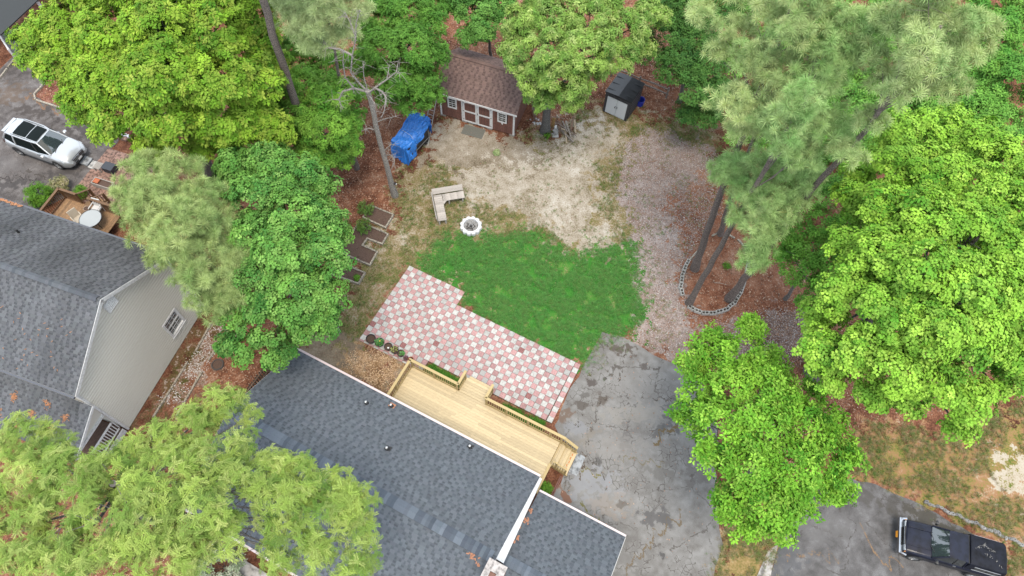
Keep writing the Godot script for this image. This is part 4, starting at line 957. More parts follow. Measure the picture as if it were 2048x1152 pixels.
func dead_tree() -> void:
	var m := bark_mat("dead_wood", Color(0.5, 0.46, 0.42))
	var t := thing("dead_tree", "bare grey dead tree with crooked broken branches by the raised beds", "tree", Vector3(-3.34, 0, -3.8))
	trunk(t, [Vector3(-3.34, 0, -3.8), Vector3(-3.43, 3.5, -3.68), Vector3(-3.5, 6.4, -3.66), Vector3(-3.54, 9.0, -3.62)], 0.17, 0.12, m, 12)
	var o := t.position
	var arms := [
		[[-3.54, 8.9, -3.62], [-3.85, 9.4, -3.5], [-4.05, 10.2, -3.3], [-3.9, 11.2, -3.5], [-3.62, 12.2, -3.7], [-3.5, 13.0, -3.75], [-3.3, 13.7, -4.0]],
		[[-3.54, 8.9, -3.62], [-4.2, 9.0, -3.4], [-4.4, 9.8, -3.2], [-4.3, 10.8, -3.2], [-4.15, 11.6, -3.3]],
		[[-3.54, 8.95, -3.62], [-3.65, 9.8, -3.7], [-3.6, 10.8, -3.8]],
		[[-3.54, 8.8, -3.6], [-3.1, 9.3, -3.7], [-2.5, 9.9, -4.0], [-2.1, 10.3, -4.3], [-1.8, 10.5, -4.2]],
		[[-3.1, 9.3, -3.7], [-2.5, 9.5, -3.5], [-2.1, 9.6, -3.2], [-2.0, 9.2, -2.8], [-2.1, 8.8, -2.6]],
		[[-3.54, 8.7, -3.6], [-3.0, 8.7, -3.3], [-2.7, 8.5, -3.0]],
		[[-3.9, 11.2, -3.5], [-4.5, 11.4, -3.4], [-5.0, 11.5, -3.1], [-5.3, 11.1, -2.9]],
		[[-4.2, 9.0, -3.4], [-4.7, 8.8, -3.1], [-4.9, 8.3, -2.9], [-4.7, 7.8, -2.8]],
		[[-3.5, 6.6, -3.66], [-3.0, 7.0, -3.8], [-2.3, 7.4, -4.0]],
		[[-3.42, 3.8, -3.68], [-3.0, 4.2, -3.7], [-2.6, 4.3, -3.5], [-2.4, 4.1, -3.2]],
		[[-3.44, 4.2, -3.68], [-3.1, 4.7, -3.9], [-2.7, 4.9, -4.1]],
		[[-3.62, 12.2, -3.7], [-3.9, 12.7, -3.9], [-4.2, 13.2, -4.0]],
		[[-5.0, 11.5, -3.1], [-5.3, 11.8, -3.3]], [[-4.9, 8.3, -2.9], [-5.3, 8.2, -2.8]], [[-2.5, 9.9, -4.0], [-2.6, 10.4, -4.5]], [[-2.5, 9.5, -3.5], [-2.2, 9.9, -3.1]], [[-2.1, 10.3, -4.3], [-2.1, 10.8, -4.6]], [[-3.5, 6.0, -3.66], [-3.9, 6.2, -3.4], [-4.2, 6.0, -3.2]]]
	for a in arms:
		var pts := []; var rad := []
		var r0: float = 0.058 if a[0][1] > 8.6 and a.size() > 3 else 0.035
		for i in a.size():
			pts.append(Vector3(a[i][0], a[i][1], a[i][2]) - o)
			rad.append(lerpf(r0, r0 * 0.3, float(i) / (a.size() - 1)))
		var s := Shape.new()
		s.tube(pts, rad, 7, Color.WHITE)
		for k in 7 * a.size():   # thin twigs
			var i := rng.randi() % (pts.size() - 1)
			var q: Vector3 = (pts[i] as Vector3).lerp(pts[i + 1], rng.randf())
			var d := Vector3(rng.randfn(), rng.randfn() * 0.5, rng.randfn()).normalized() * rng.randf_range(0.2, 0.75)
			if i > 0 or k % 3 == 0:
				s.tube([q, q + d * 0.5 + Vector3(0, 0.04, 0), q + d], [0.012, 0.009, 0.004], 4, Color.WHITE, false)
		part("branch", s.mesh(), m, t)
	# a small lamp fixed to the trunk
	var f := part("floodlight", box_mesh(Vector3(0.14, 0.1, 0.1)), mat("black_plastic", Color(0.02, 0.02, 0.022), 0.4), t, Vector3(0.22, 1.35, 0.02))
	block("lens", Vector3(0.02, 0.08, 0.09), Vector3(0.08, 0.0, 0.0), mat("white_paint", Color(0.72, 0.72, 0.71), 0.5), f)

func bush(called: String, label: String, at: Vector3, r: float, mesh: Mesh, cols: Array, clump: float, density := 10.0, scale_ := 0.7) -> Node3D:
	var t := thing(called, label, "shrub", at)
	var s := Shape.new()
	for k in 6:
		var d := Vector3(cos(k * 1.1) * 0.5, 1.0, sin(k * 1.1) * 0.5).normalized()
		s.tube([Vector3(0, -0.03, 0), d * r * 0.6, d * r * 1.2], [0.02, 0.014, 0.006], 5, Color.WHITE, false)
	part("stems", s.mesh(), mats["grey_bark"], t)
	crown(t, [[at + Vector3(0, r * 0.8, 0), r], [at + Vector3(r * 0.3, r * 0.6, r * 0.2), r * 0.75], [at + Vector3(-r * 0.35, r * 0.6, -r * 0.1), r * 0.7]], mesh, mats["leaf"], density, cols, clump, 0.9, 0.6, scale_, 0.0, "foliage")
	return t

func shrubs(small: Mesh, maple: Mesh, broad: Mesh) -> void:
	var g := [Color(0.06, 0.17, 0.02), Color(0.12, 0.25, 0.03), Color(0.16, 0.28, 0.04)]
	bush("round_shrub", "clipped bright green round bush beside the brown side deck", Vector3(-21.5, 0, 6.4), 0.75, small, g, 0.25, 26.0, 0.6)
	bush("flowering_shrub", "bush with pale pink and white flowers near the silver car", Vector3(-21.15, 0, 5.25), 0.55, small, [Color(0.12, 0.16, 0.05), Color(0.3, 0.27, 0.12), Color(0.6, 0.5, 0.48)], 0.25, 22.0, 0.6)
	bush("leafy_shrub", "low green shrub beside the steps of the brown side deck", Vector3(-19.8, 0, 5.0), 0.4, small, g, 0.2, 24.0, 0.6)
	var rose := [Color(0.05, 0.12, 0.025), Color(0.1, 0.19, 0.04), Color(0.18, 0.16, 0.05)]
	bush("rose_bush", "leafy rose bush growing in the corner of the notched raised bed", Vector3(-3.55, 0.1, -0.85), 0.5, small, rose, 0.22, 13.0, 0.6)
	bush("rose_bush", "loose shrub at the left of the square raised bed", Vector3(-4.2, 0.0, -1.95), 0.5, small, rose, 0.22, 9.0, 0.6)
	bush("seedling", "small green plant in the narrow raised bed nearest the maple", Vector3(-2.15, 0.1, 2.15), 0.14, small, g, 0.1, 40.0, 0.5)
	bush("flower_shrub", "small green bush in the brick edged bed beside the deck", Vector3(12.5, 0.02, 7.72), 0.3, small, g, 0.16, 34.0, 0.55)
	bush("flowering_dogwood", "white flowering shrub beside the front walk under the fine leaved tree", Vector3(0.9, 0, 17.9), 1.1, broad, [Color(0.08, 0.16, 0.05), Color(0.45, 0.45, 0.38), Color(0.66, 0.66, 0.6)], 0.35, 10.0, 0.6)
	bush("sprig", "green sprigs growing inside the concrete block ring", Vector3(16.2, 0, -8.6), 0.22, small, g, 0.15, 20.0, 0.5)
	bush("sprig", "green sprout at the foot of the oak between the sheds", Vector3(2.8, 0, -12.3), 0.2, small, g, 0.15, 20.0, 0.5)
	bush("broken_sprig", "pale fallen leafy sprig lying in front of the brown shed", Vector3(0.55, -0.05, -9.6), 0.16, maple, [Color(0.2, 0.28, 0.12), Color(0.3, 0.36, 0.18), Color(0.4, 0.42, 0.25)], 0.14, 18.0, 0.6)

# --- roofs, walls ----------------------------------------------------------------------------------
# shingles: courses of raised tabs over a darker band; o lower left corner, u along the eave, v up the slope
func shingles(o: Vector3, u: Vector3, v: Vector3, length: float, run: float, light: Color, dark: Color, stain := 0.0, expo := 0.15) -> Mesh:
	var s := Shape.new()
	var nrm := u.cross(v).normalized()
	if nrm.y < 0.0: nrm = -nrm
	var f := FastNoiseLite.new()
	f.frequency = 0.35
	f.seed = int(length * 100.0)
	f.fractal_octaves = 3
	var rows := int(ceil(run / expo))
	for r in rows:
		var y0 := r * expo
		var y1 := minf(y0 + expo, run)
		var under := nrm * 0.006
		var lap := nrm * 0.017
		var x := -rng.randf() * 0.3
		while x < length:
			var tab := rng.randf_range(0.1, 0.3)
			var gap := rng.randf_range(0.09, 0.2)
			var a := clampf(x, 0.0, length); var b := clampf(x + tab, 0.0, length); var d := clampf(x + tab + gap, 0.0, length)
			var p := o + u * (x + tab) + v * y0
			var st := 1.0 - stain * clampf(0.35 + f.get_noise_3d(p.x * 1.6, p.y * 0.4, p.z * 0.4), 0.0, 1.0)
			var lc := light * rng.randf_range(0.86, 1.12) * st
			var dc := dark * rng.randf_range(0.85, 1.15) * st
			if b > a:
				s.quad(o + u * a + v * y0 + lap, o + u * b + v * y0 + lap, o + u * b + v * y1 + under, o + u * a + v * y1 + under, nrm, lc)
				s.quad(o + u * a + v * y0, o + u * b + v * y0, o + u * b + v * y0 + lap, o + u * a + v * y0 + lap, -v, dc)
				s.quad(o + u * b + v * y0, o + u * b + v * y1, o + u * b + v * y1 + under, o + u * b + v * y0 + lap, u, dc)
				s.quad(o + u * a + v * y0, o + u * a + v * y1, o + u * a + v * y1 + under, o + u * a + v * y0 + lap, -u, dc)
			if d > b:
				var m1 := lerpf(y0, y1, 0.5)
				s.quad(o + u * b + v * y0 + nrm * 0.009, o + u * d + v * y0 + nrm * 0.009, o + u * d + v * m1 + nrm * 0.005, o + u * b + v * m1 + nrm * 0.005, nrm, dc)
				s.quad(o + u * b + v * m1 + nrm * 0.005, o + u * d + v * m1 + nrm * 0.005, o + u * d + v * y1 + nrm * 0.004, o + u * b + v * y1 + nrm * 0.004, nrm, lc.lerp(dc, 0.45))
				s.quad(o + u * b + v * y0, o + u * d + v * y0, o + u * d + v * y0 + nrm * 0.009, o + u * b + v * y0 + nrm * 0.009, -v, dc)
			x += tab + gap
	return s.mesh()

func ridge(parent: Node3D, a: Vector3, b: Vector3, drop_a: Vector3, drop_b: Vector3, w: float, light: Color, dark: Color, m: Material, stepl := 0.15) -> void:
	var d := (b - a).normalized()
	var count := int(a.distance_to(b) / stepl)
	for i in count:
		var s := Shape.new()
		var k := light.lerp(dark, rng.randf())
		var p := Vector3.ZERO
		var q := d * (stepl + 0.02)
		var hi := Vector3(0, 0.075, 0); var lo := Vector3(0, 0.055, 0)
		for dr: Vector3 in [drop_a, drop_b]:
			var e := dr.normalized() * w
			s.quad(p + hi, q + lo, q + e + lo, p + e + hi, Vector3.UP, k)
			s.quad(p + e + hi, q + e + lo, q + e - Vector3(0, 0.01, 0), p + e - Vector3(0, 0.01, 0), e, k)
			s.quad(p + hi, p + e + hi, p + e, p, -d, dark)
		part("ridge_cap", s.mesh(), m, parent, a + d * stepl * i)

func deck_rail(parent: Node3D, a: Vector3, b: Vector3, floor_y: float, m: Material, posts: Array, cap_w := 0.14, top := 0.92, gap := 0.125) -> void:
	var d := b - a
	var n := d.normalized()
	var base := Vector3(0, floor_y, 0)
	for f in posts:
		block("post", Vector3(0.09, top, 0.09), a + d * f + base + Vector3(0, top * 0.5, 0), m, parent, turn_y(-atan2(d.z, d.x)))
	var turn := turn_y(-atan2(d.z, d.x))
	var ln := d.length()
	block("cap_rail", Vector3(ln + cap_w, 0.038, cap_w), (a + b) * 0.5 + base + Vector3(0, top + 0.02, 0), m, parent, turn)
	block("top_rail", Vector3(ln, 0.09, 0.038), (a + b) * 0.5 + base + Vector3(0, top - 0.07, 0), m, parent, turn)
	block("bottom_rail", Vector3(ln, 0.09, 0.038), (a + b) * 0.5 + base + Vector3(0, 0.1, 0), m, parent, turn)
	for i in int(ln / gap):
		var p := a + n * gap * (i + 0.5)
		block("baluster", Vector3(0.036, top - 0.14, 0.036), p + base + Vector3(0, top * 0.5 - 0.02, 0), m, parent, turn)

func main_house() -> void:
	var sh := mat("blue_grey_shingle", Color(1, 1, 1), 0.93, "speckle", Vector3(3, 3, 3))
	var light := Color(0.118, 0.135, 0.157); var dark := Color(0.074, 0.086, 0.102)
	var white := mat("white_trim", Color(0.72, 0.72, 0.72), 0.5, "tile", Vector3(0.4, 0.4, 0.4))
	var gutter := mat("rosy_gutter", Color(0.56, 0.47, 0.47), 0.4)
	var wall := mat("white_siding", Color(0.6, 0.6, 0.59), 0.55, "blotch", Vector3(0.3, 0.3, 0.3))
	var h := thing("main_house", "long house with a blue-grey shingle roof beside the new deck", "house", Vector3(-1.3, 0, 8.0))
	var L := 13.45; var E := 2.9; var R := 5.0; var D := 4.27
	var up := Vector3(0, R - E, D)
	var run := up.length()
	up = up.normalized()
	var up2 := Vector3(up.x, up.y, -up.z)
	stuff(part("back_shingles", shingles(Vector3(0, E, 0), Vector3.RIGHT, up, L, run, light, dark), sh, h))
	stuff(part("front_shingles", shingles(Vector3(0, E, 2 * D), Vector3.RIGHT, up2, L, run, light, dark), sh, h))
	# roof deck under the shingles: two thick boards
	var rd := Shape.new()
	for s in [1.0, -1.0]:
		var q := Vector3(up.x, up.y, up.z * s)
		var nn := Vector3(0, up.z, -up.y * s)
		var e := Vector3(L * 0.5, E, 0 if s > 0 else 2 * D)
		rd.box(e + q * run * 0.5 - nn * 0.07, Vector3(L, 0.12, run - 0.004), Color.WHITE, Basis(Vector3.RIGHT, nn, Vector3.RIGHT.cross(nn)))
	part("roof_deck", rd.mesh(), white, h)
	ridge(h, Vector3(0, R + 0.01, D), Vector3(L - 0.1, R + 0.01, D), Vector3(0, -0.44, -0.9), Vector3(0, -0.44, 0.9), 0.27, Color(0.16, 0.19, 0.23), Color(0.065, 0.08, 0.105), sh, 0.17)
	# eave boards
	block("gutter", Vector3(L, 0.1, 0.1), Vector3(L * 0.5, E - 0.04, -0.06), gutter, h)
	block("gutter", Vector3(L, 0.1, 0.1), Vector3(L * 0.5, E - 0.04, 2 * D + 0.06), gutter, h)
	# rake boards on both gables
	for x in [-0.012, L + 0.012]:
		for s in [1.0, -1.0]:
			var q := Vector3(up.x, up.y, up.z * s)
			var nn := Vector3(0, up.z, -up.y * s)
			block("rake_board", Vector3(0.024, 0.2, run), Vector3(x, E, 0 if s > 0 else 2 * D) + q * run * 0.5 - nn * 0.12, white, h, Basis(Vector3.RIGHT, nn, Vector3.RIGHT.cross(nn)))
	# walls with gables
	var x0 := 0.25; var x1 := L - 0.1
	block("wall", Vector3(x1 - x0, 2.8, 0.14), Vector3((x0 + x1) * 0.5, 1.4, 0.42), wall, h)
	block("wall", Vector3(x1 - x0, 2.8, 0.14), Vector3((x0 + x1) * 0.5, 1.4, 2 * D - 0.42), wall, h)
	for x in [x0, x1]:
		for i in 34:   # lap boards up to the ridge
			var y := i * 0.145
			var inset := maxf(0.36, (y + 0.2 - E) / (R - E) * D + 0.2)
			if inset > D - 0.05: break
			block("siding_board", Vector3(0.05, 0.143, 2 * D - 2 * inset), Vector3(x + (0.02 if x > 1.0 else -0.02), y + 0.07, D), wall, h, Basis(Vector3(0, 0, 1), 0.06 if x < 1.0 else -0.06))
	# vents on the back slope
	var metal := mat("galvanised", Color(0.5, 0.51, 0.52), 0.35, "", Vector3.ONE, 0.8)
	var black := mat("black_rubber", Color(0.02, 0.02, 0.022), 0.7)
	var rust := mat("orange_tape", Color(0.4, 0.17, 0.08), 0.8)
	var k := 0
	for p in [[3.4, 8.82], [4.44, 8.34], [5.62, 10.34], [8.68, 8.32]]:
		var y: float = E + (p[1] - 8.0) / D * (R - E)
		var at := Vector3(p[0] + 1.3, y, p[1] - 8.0)
		var s := Shape.new()
		s.lathe(Vector3.ZERO, [Vector2(0.0, 0.32), Vector2(0.05, 0.3), Vector2(0.05, -0.05)], 12)
		s.lathe(Vector3.ZERO, [Vector2(0.065, 0.28), Vector2(0.065, 0.22), Vector2(0.05, 0.22)], 12)
		var v := part("vent_pipe", s.mesh(), metal, h, at)
		s = Shape.new()
		s.lathe(Vector3.ZERO, [Vector2(0.052, 0.13), Vector2(0.1, 0.03), Vector2(0.13, -0.05)], 14)
		part("boot", s.mesh(), black, v)
		if k > 0:
			s = Shape.new()
			s.box(Vector3(0, -0.03, -0.06), Vector3(0.3, 0.03, 0.26), Color.WHITE, Basis(Vector3.RIGHT, -atan2(up.y, up.z)))
			part("flashing", s.mesh(), rust if k == 1 else black, v)
		k += 1
	# lower wing on the right
	var ge := 2.6; var gz := 0.53; var gd := 3.5; var gl := 4.3
	var gr := ge + gd * 0.49
	var gu := Vector3(0, gr - ge, gd)
	var grun := gu.length()
	gu = gu.normalized()
	var ox := L + 0.24
	var rk := Shape.new()   # wide white rake trim between the two roofs
	rk.quad(Vector3(L, E - 0.02, 0.0), Vector3(L + 0.12, E - 0.1, 0.0), Vector3(L + 0.34, R - 0.12, D), Vector3(L, R + 0.0, D), Vector3.UP)
	rk.quad(Vector3(L + 0.12, E - 0.1, 0.0), Vector3(L + 0.34, R - 0.12, D), Vector3(L + 0.3, R - 1.3, D), Vector3(L + 0.12, E - 0.7, 0.0), Vector3.RIGHT)
	part("rake_trim", rk.mesh(), white, h)
	var wing := part("wing_deck", null, white, h)
	var ws := Shape.new()
	for s in [1.0, -1.0]:
		var q := Vector3(0, gu.y, gu.z * s)
		var nn := Vector3(0, gu.z, -gu.y * s)
		ws.box(Vector3(ox + gl * 0.5, ge, gz if s > 0 else gz + 2 * gd) + q * grun * 0.5 - nn * 0.07, Vector3(gl, 0.12, grun - 0.004), Color.WHITE, Basis(Vector3.RIGHT, nn, Vector3.RIGHT.cross(nn)))
	wing.mesh = ws.mesh()
	stuff(part("wing_shingles", shingles(Vector3(ox, ge, gz), Vector3.RIGHT, gu, gl, grun, light, dark), sh, h))
	stuff(part("wing_shingles", shingles(Vector3(ox, ge, gz + 2 * gd), Vector3.RIGHT, Vector3(0, gu.y, -gu.z), gl, grun, light, dark), sh, h))
	ridge(h, Vector3(ox, gr + 0.01, gz + gd), Vector3(ox + gl - 0.1, gr + 0.01, gz + gd), Vector3(0, -0.44, -0.9), Vector3(0, -0.44, 0.9), 0.25, Color(0.16, 0.19, 0.23), Color(0.065, 0.08, 0.105), sh, 0.17)
	block("wing_gutter", Vector3(gl, 0.09, 0.09), Vector3(ox + gl * 0.5, ge - 0.03, gz - 0.055), gutter, h)
	block("wing_wall", Vector3(gl - 0.3, 2.5, 0.14), Vector3(ox + gl * 0.5 - 0.1, 1.25, gz + 0.4), wall, h)
	block("wing_wall", Vector3(0.14, 2.7, 2 * gd - 0.8), Vector3(ox + gl - 0.3, 1.35, gz + gd), wall, h)
	for s in [1.0, -1.0]:
		var q := Vector3(0, gu.y, gu.z * s)
		var nn := Vector3(0, gu.z, -gu.y * s)
		block("wing_rake", Vector3(0.024, 0.18, grun), Vector3(ox + gl + 0.012, ge, gz if s > 0 else gz + 2 * gd) + q * grun * 0.5 - nn * 0.11, white, h, Basis(Vector3.RIGHT, nn, Vector3.RIGHT.cross(nn)))
	# chimney: brick shaft with a mortar crown and a flue
	var brick := mat("chimney_brick", Color(0.36, 0.2, 0.16), 0.9, "speckle", Vector3(3, 3, 3))
	var crownm := mat("mortar_crown", Color(0.5, 0.46, 0.44), 0.95, "blotch", Vector3(1.2, 1.2, 1.2))
	var ch := Vector3(12.36 + 1.3, 0, 12.9 - 8.0)
	for r in 10:
		block("brick_course", Vector3(0.74, 0.075, 0.84), ch + Vector3(0, 5.18 + r * 0.082, 0), brick, h)
	block("chimney_shaft", Vector3(0.72, 5.2, 0.82), ch + Vector3(0, 2.6, 0), brick, h)
	var cs := Shape.new()
	var outer := [Vector3(-0.4, 6.0, -0.45), Vector3(0.4, 6.0, -0.45), Vector3(0.4, 6.0, 0.45), Vector3(-0.4, 6.0, 0.45)]
	var inner := [Vector3(-0.13, 6.1, -0.02), Vector3(0.13, 6.1, -0.02), Vector3(0.13, 6.1, 0.26), Vector3(-0.13, 6.1, 0.26)]
	for i in 4:
		cs.quad(outer[i], outer[(i + 1) % 4], inner[(i + 1) % 4], inner[i], Vector3.UP)
		cs.quad(outer[i], outer[(i + 1) % 4], outer[(i + 1) % 4] - Vector3(0, 0.06, 0), outer[i] - Vector3(0, 0.06, 0), outer[i] + outer[(i + 1) % 4] - Vector3(0, 12, 0))
		cs.quad(inner[i], inner[(i + 1) % 4], inner[(i + 1) % 4] - Vector3(0, 0.5, 0), inner[i] - Vector3(0, 0.5, 0), -(inner[i] + inner[(i + 1) % 4]), Color(0.05, 0.05, 0.05))
	part("chimney_crown", cs.mesh(), crownm, h, ch)
	# fallen leaves on the roof
	var drift := mat("roof_leaves", Color(0.36, 0.17, 0.1), 0.8)
	for p in [[12.45, 9.6], [12.5, 10.0], [12.5, 10.15], [12.35, 10.5], [12.3, 10.9], [12.5, 10.95], [12.45, 11.15], [11.2, 12.6], [11.6, 12.75], [11.3, 12.65]]:
		var on_wing: bool = p[0] > 12.16
		for j in 7:
			var x: float = p[0] + rng.randfn() * 0.06; var z: float = p[1] + rng.randfn() * 0.06
			var y := (ge + (z - 8.53) * 0.49) if on_wing else (R - (z - 12.27) * (R - E) / D)
			block("fallen_leaf", Vector3(0.1, 0.012, 0.05), Vector3(x + 1.3, y + 0.03, z - 8.0), drift, h, turn_y(rng.randf() * 6.0) * Basis(Vector3.RIGHT, -0.4))
	# front walk
	setting("front_walk", slab_mesh([1.5, 17.2, 3.4, 17.2, 3.6, 18.2, 3.6, 24.0, 1.5, 24.0], 0.0, 0.06), mat("pale_concrete", Color(0.46, 0.44, 0.42), 0.9, "blotch", Vector3(0.5, 0.5, 0.5)))

func slab_mesh(a: Array, y0: float, y1: float) -> Mesh:
	var p := PackedVector2Array()
	for i in range(0, a.size(), 2): p.append(Vector2(a[i], a[i + 1]))
	var s := Shape.new()
	s.slab(p, y0, y1)
	return s.mesh()

func deck() -> void:
	var boards := []
	for i in 5:
		var k := 0.88 + 0.055 * i
		boards.append(mat("new_board_%d" % i, Color(0.59 * k, 0.47 * k, 0.285 * k), 0.7, "tile", Vector3(0.3, 3.0, 4.0)))
	var rail := mat("new_rail", Color(0.5, 0.38, 0.18), 0.7, "tile", Vector3(1.2, 1.2, 1.2))
	var o := Vector3(3.5, 0, 5.4)
	var d := thing("wooden_deck", "new yellow pine deck with railings and steps behind the long house", "deck", o)
	# boards run along x, 14 cm each
	var y := 0.6
	var z := 5.46
	while z < 8.42:
		var x := 3.56
		var x1 := 12.16
		while x < x1 - 0.01:
			var ln := minf(x1 - x, rng.randf_range(2.4, 4.9))
			if x1 - x - ln < 0.8: ln = x1 - x
			block("deck_board", Vector3(ln - 0.006, 0.03, 0.134), Vector3(x + ln * 0.5, y, z + 0.07) - o, boards[rng.randi() % 5], d)
			x += ln
		z += 0.14
	for i in 6:   # landing towards the patio
		block("deck_board", Vector3(1.5, 0.03, 0.134), Vector3(7.13, y, 4.675 + i * 0.141) - o, boards[rng.randi() % 5], d)
	block("landing_step", Vector3(1.42, 0.04, 0.28), Vector3(7.13, 0.3, 4.5) - o, boards[2], d)
	block("fascia", Vector3(8.6, 0.2, 0.036), Vector3(7.86, 0.48, 5.445) - o, rail, d)
	block("fascia", Vector3(0.036, 0.2, 3.0), Vector3(3.535, 0.48, 6.95) - o, rail, d)
	block("fascia", Vector3(0.036, 0.2, 1.9), Vector3(12.18, 0.48, 7.5) - o, rail, d)
	block("fascia", Vector3(1.5, 0.2, 0.036), Vector3(7.13, 0.48, 4.6) - o, rail, d)
	for s in [6.36, 7.9]: block("fascia", Vector3(0.036, 0.2, 0.8), Vector3(s, 0.48, 5.02) - o, rail, d)
	for x in [3.6, 5.6, 7.6, 9.6, 11.6]:
		for zz in [5.6, 7.9]:
			block("footing_post", Vector3(0.09, 0.4, 0.09), Vector3(x, 0.2, zz) - o, rail, d)
	deck_rail(d, Vector3(3.52, 0, 5.42) - o, Vector3(6.3, 0, 5.42) - o, y, rail, [0.02, 0.5, 0.98])
	deck_rail(d, Vector3(3.52, 0, 5.5) - o, Vector3(3.52, 0, 8.2) - o, y, rail, [0.5, 0.98])
	deck_rail(d, Vector3(6.34, 0, 5.36) - o, Vector3(6.34, 0, 4.68) - o, y, rail, [0.96])
	deck_rail(d, Vector3(7.92, 0, 5.36) - o, Vector3(7.92, 0, 4.68) - o, y, rail, [0.96])
	deck_rail(d, Vector3(7.96, 0, 5.42) - o, Vector3(12.3, 0, 5.42) - o, y, rail, [0.0, 0.27, 0.55, 0.83, 0.98])
	# steps down to the drive
	for i in 3:
		for j in 2:
			block("tread", Vector3(0.15, 0.036, 1.22), Vector3(12.27 + i * 0.32 + j * 0.155, 0.45 - i * 0.15, 6.06) - o, boards[(i + j) % 5], d)
		block("riser", Vector3(0.03, 0.15, 1.2), Vector3(12.19 + i * 0.32, 0.5 - i * 0.15, 6.06) - o, rail, d)
	for zz in [5.43, 6.66]:
		var st := Shape.new()
		st.bar(Vector3(12.2, 0.5, zz) - o, Vector3(13.12, 0.06, zz) - o, 0.04, 0.26)
		part("stringer", st.mesh(), rail, d)
	# sloping rails of the steps
	for zz in [5.42, 6.64]:
		var ya := 1.54 if zz < 6.0 else 1.3
		var st := Shape.new()
		st.bar(Vector3(12.3, ya, zz) - o, Vector3(13.08, 1.0, zz) - o, 0.14 if zz < 6.0 else 0.05, 0.04)
		part("stair_rail", st.mesh(), rail, d)
		st = Shape.new()
		st.bar(Vector3(12.3, ya - 0.72, zz) - o, Vector3(13.08, 0.34, zz) - o, 0.04, 0.08)
		part("stair_rail", st.mesh(), rail, d)
		for i in 6:
			var f := (i + 0.5) / 6.0
			block("baluster", Vector3(0.036, 0.75, 0.036), Vector3(12.3 + 0.78 * f, lerpf(ya - 0.36, 0.62, f), zz + 0.03) - o, rail, d)
		block("post", Vector3(0.09, 1.05, 0.09), Vector3(13.03, 0.5, zz) - o, rail, d)
		block("post", Vector3(0.09, 1.15, 0.09), Vector3(12.5, 0.75, zz) - o, rail, d)
	block("cap_rail", Vector3(0.14, 0.04, 1.6), Vector3(12.2, 0.66, 7.45) - o, rail, d)
	# rust on the lowest tread
	for i in 5:
		block("rust_mark", Vector3(0.05, 0.004, 0.13), Vector3(12.96 + rng.randf_range(-0.03, 0.03), 0.174, 5.6 + i * 0.2) - o, mat("rust_stain", Color(0.5, 0.19, 0.05), 0.8), d, turn_y(rng.randf() * 0.6))
	# concrete pad at the foot
	setting("concrete_pad", slab_mesh([13.14, 5.36, 13.6, 5.36, 13.6, 6.42, 13.16, 6.42], 0.0, 0.05), mat("grey_pad", Color(0.36, 0.38, 0.4), 0.85, "blotch", Vector3(0.8, 0.8, 0.8)))
	# planting bed edged with hollow brick
	var edge := thing("brick_edging", "row of red hollow bricks edging the small bed beside the deck steps", "edging", Vector3(12.93, 0, 6.8))
	var red := mat("red_brick", Color(0.34, 0.17, 0.14), 0.9, "speckle", Vector3(4, 4, 4))
	for i in 6:
		var s := Shape.new()
		for w in [-0.045, 0.045]: s.box(Vector3(w, 0.04, 0), Vector3(0.022, 0.08, 0.19))
		for w in [-0.085, -0.03, 0.03, 0.085]: s.box(Vector3(0, 0.04, w), Vector3(0.068, 0.078, 0.02))
		part("brick", s.mesh(), red, edge, Vector3(0.0, 0.0, 0.1 + i * 0.2))

func patio() -> void:
	var T := 0.3048
	var p := Node3D.new()
	p.name = "patio"
	p.set_meta("kind", "structure")
	add_child(p)
	var pink := []; var pale := []
	for i in 5:
		var k := 0.86 + 0.06 * i
		pink.append(mat("pink_concrete_%d" % i, Color(0.43 * k, 0.25 * k, 0.245 * k), 0.92, "tile", Vector3(0.35 + 0.08 * i, 1, 0.4)))
		pale.append(mat("pale_concrete_%d" % i, Color(0.47 * k, 0.465 * k, 0.445 * k), 0.92, "tile", Vector3(0.3 + 0.07 * i, 1, 0.35)))
	var worn := mat("worn_pink", Color(0.32, 0.14, 0.135), 0.92, "weathered", Vector3(2, 1, 2))
	var dirty := mat("dirty_pale", Color(0.37, 0.365, 0.355), 0.92, "tile", Vector3(1.6, 1, 1.6))
	var tile := box_mesh(Vector3(0.292, 0.04, 0.292))
	setting("patio_bed", slab_mesh([0.0, 0.0, 3.66, 0.0, 3.66, 0.9, 11.3, 0.9, 11.3, 4.6, 4.0, 4.6, 3.96, 5.26, 0.0, 5.26], 0.004, 0.016), mat("joint_sand", tone(132, 112, 96), 0.95, "soil", Vector3(1.5, 1.5, 1.5)))
	for j in 17:
		for i in 37:
			if j < 3 and i > 11: continue
			if j > 14 and i > 12: continue
			var white := (i + j) % 2 == 0
			var m: Material = (pale if white else pink)[rng.randi() % 5]
			var near := j > 11 and i > 12
			if white and rng.randf() < (0.35 if near else 0.05): m = dirty
			if not white and (rng.randf() < 0.012 or (i == 31 and j == 12)): m = worn
			var x := (i + 0.5) * T + (0.01 + 0.003 * (j - 3) if i == 36 else 0.0)
			part("pale_paver" if white else "pink_paver", tile, m, p, Vector3(x + rng.randfn() * 0.0025, 0.022 + rng.randfn() * 0.0022, (j + 0.5) * T + rng.randfn() * 0.0025), turn_y(rng.randfn() * 0.006) * Basis(Vector3.RIGHT, rng.randfn() * 0.004))
	for i in 12:   # narrow cut pieces along the bare soil
		part("edge_paver", box_mesh(Vector3(0.29, 0.04, 0.09)), (pink if i % 2 == 0 else pale)[i % 5], p, Vector3((i + 0.5) * T * 1.0, 0.02, 17 * T + 0.05))

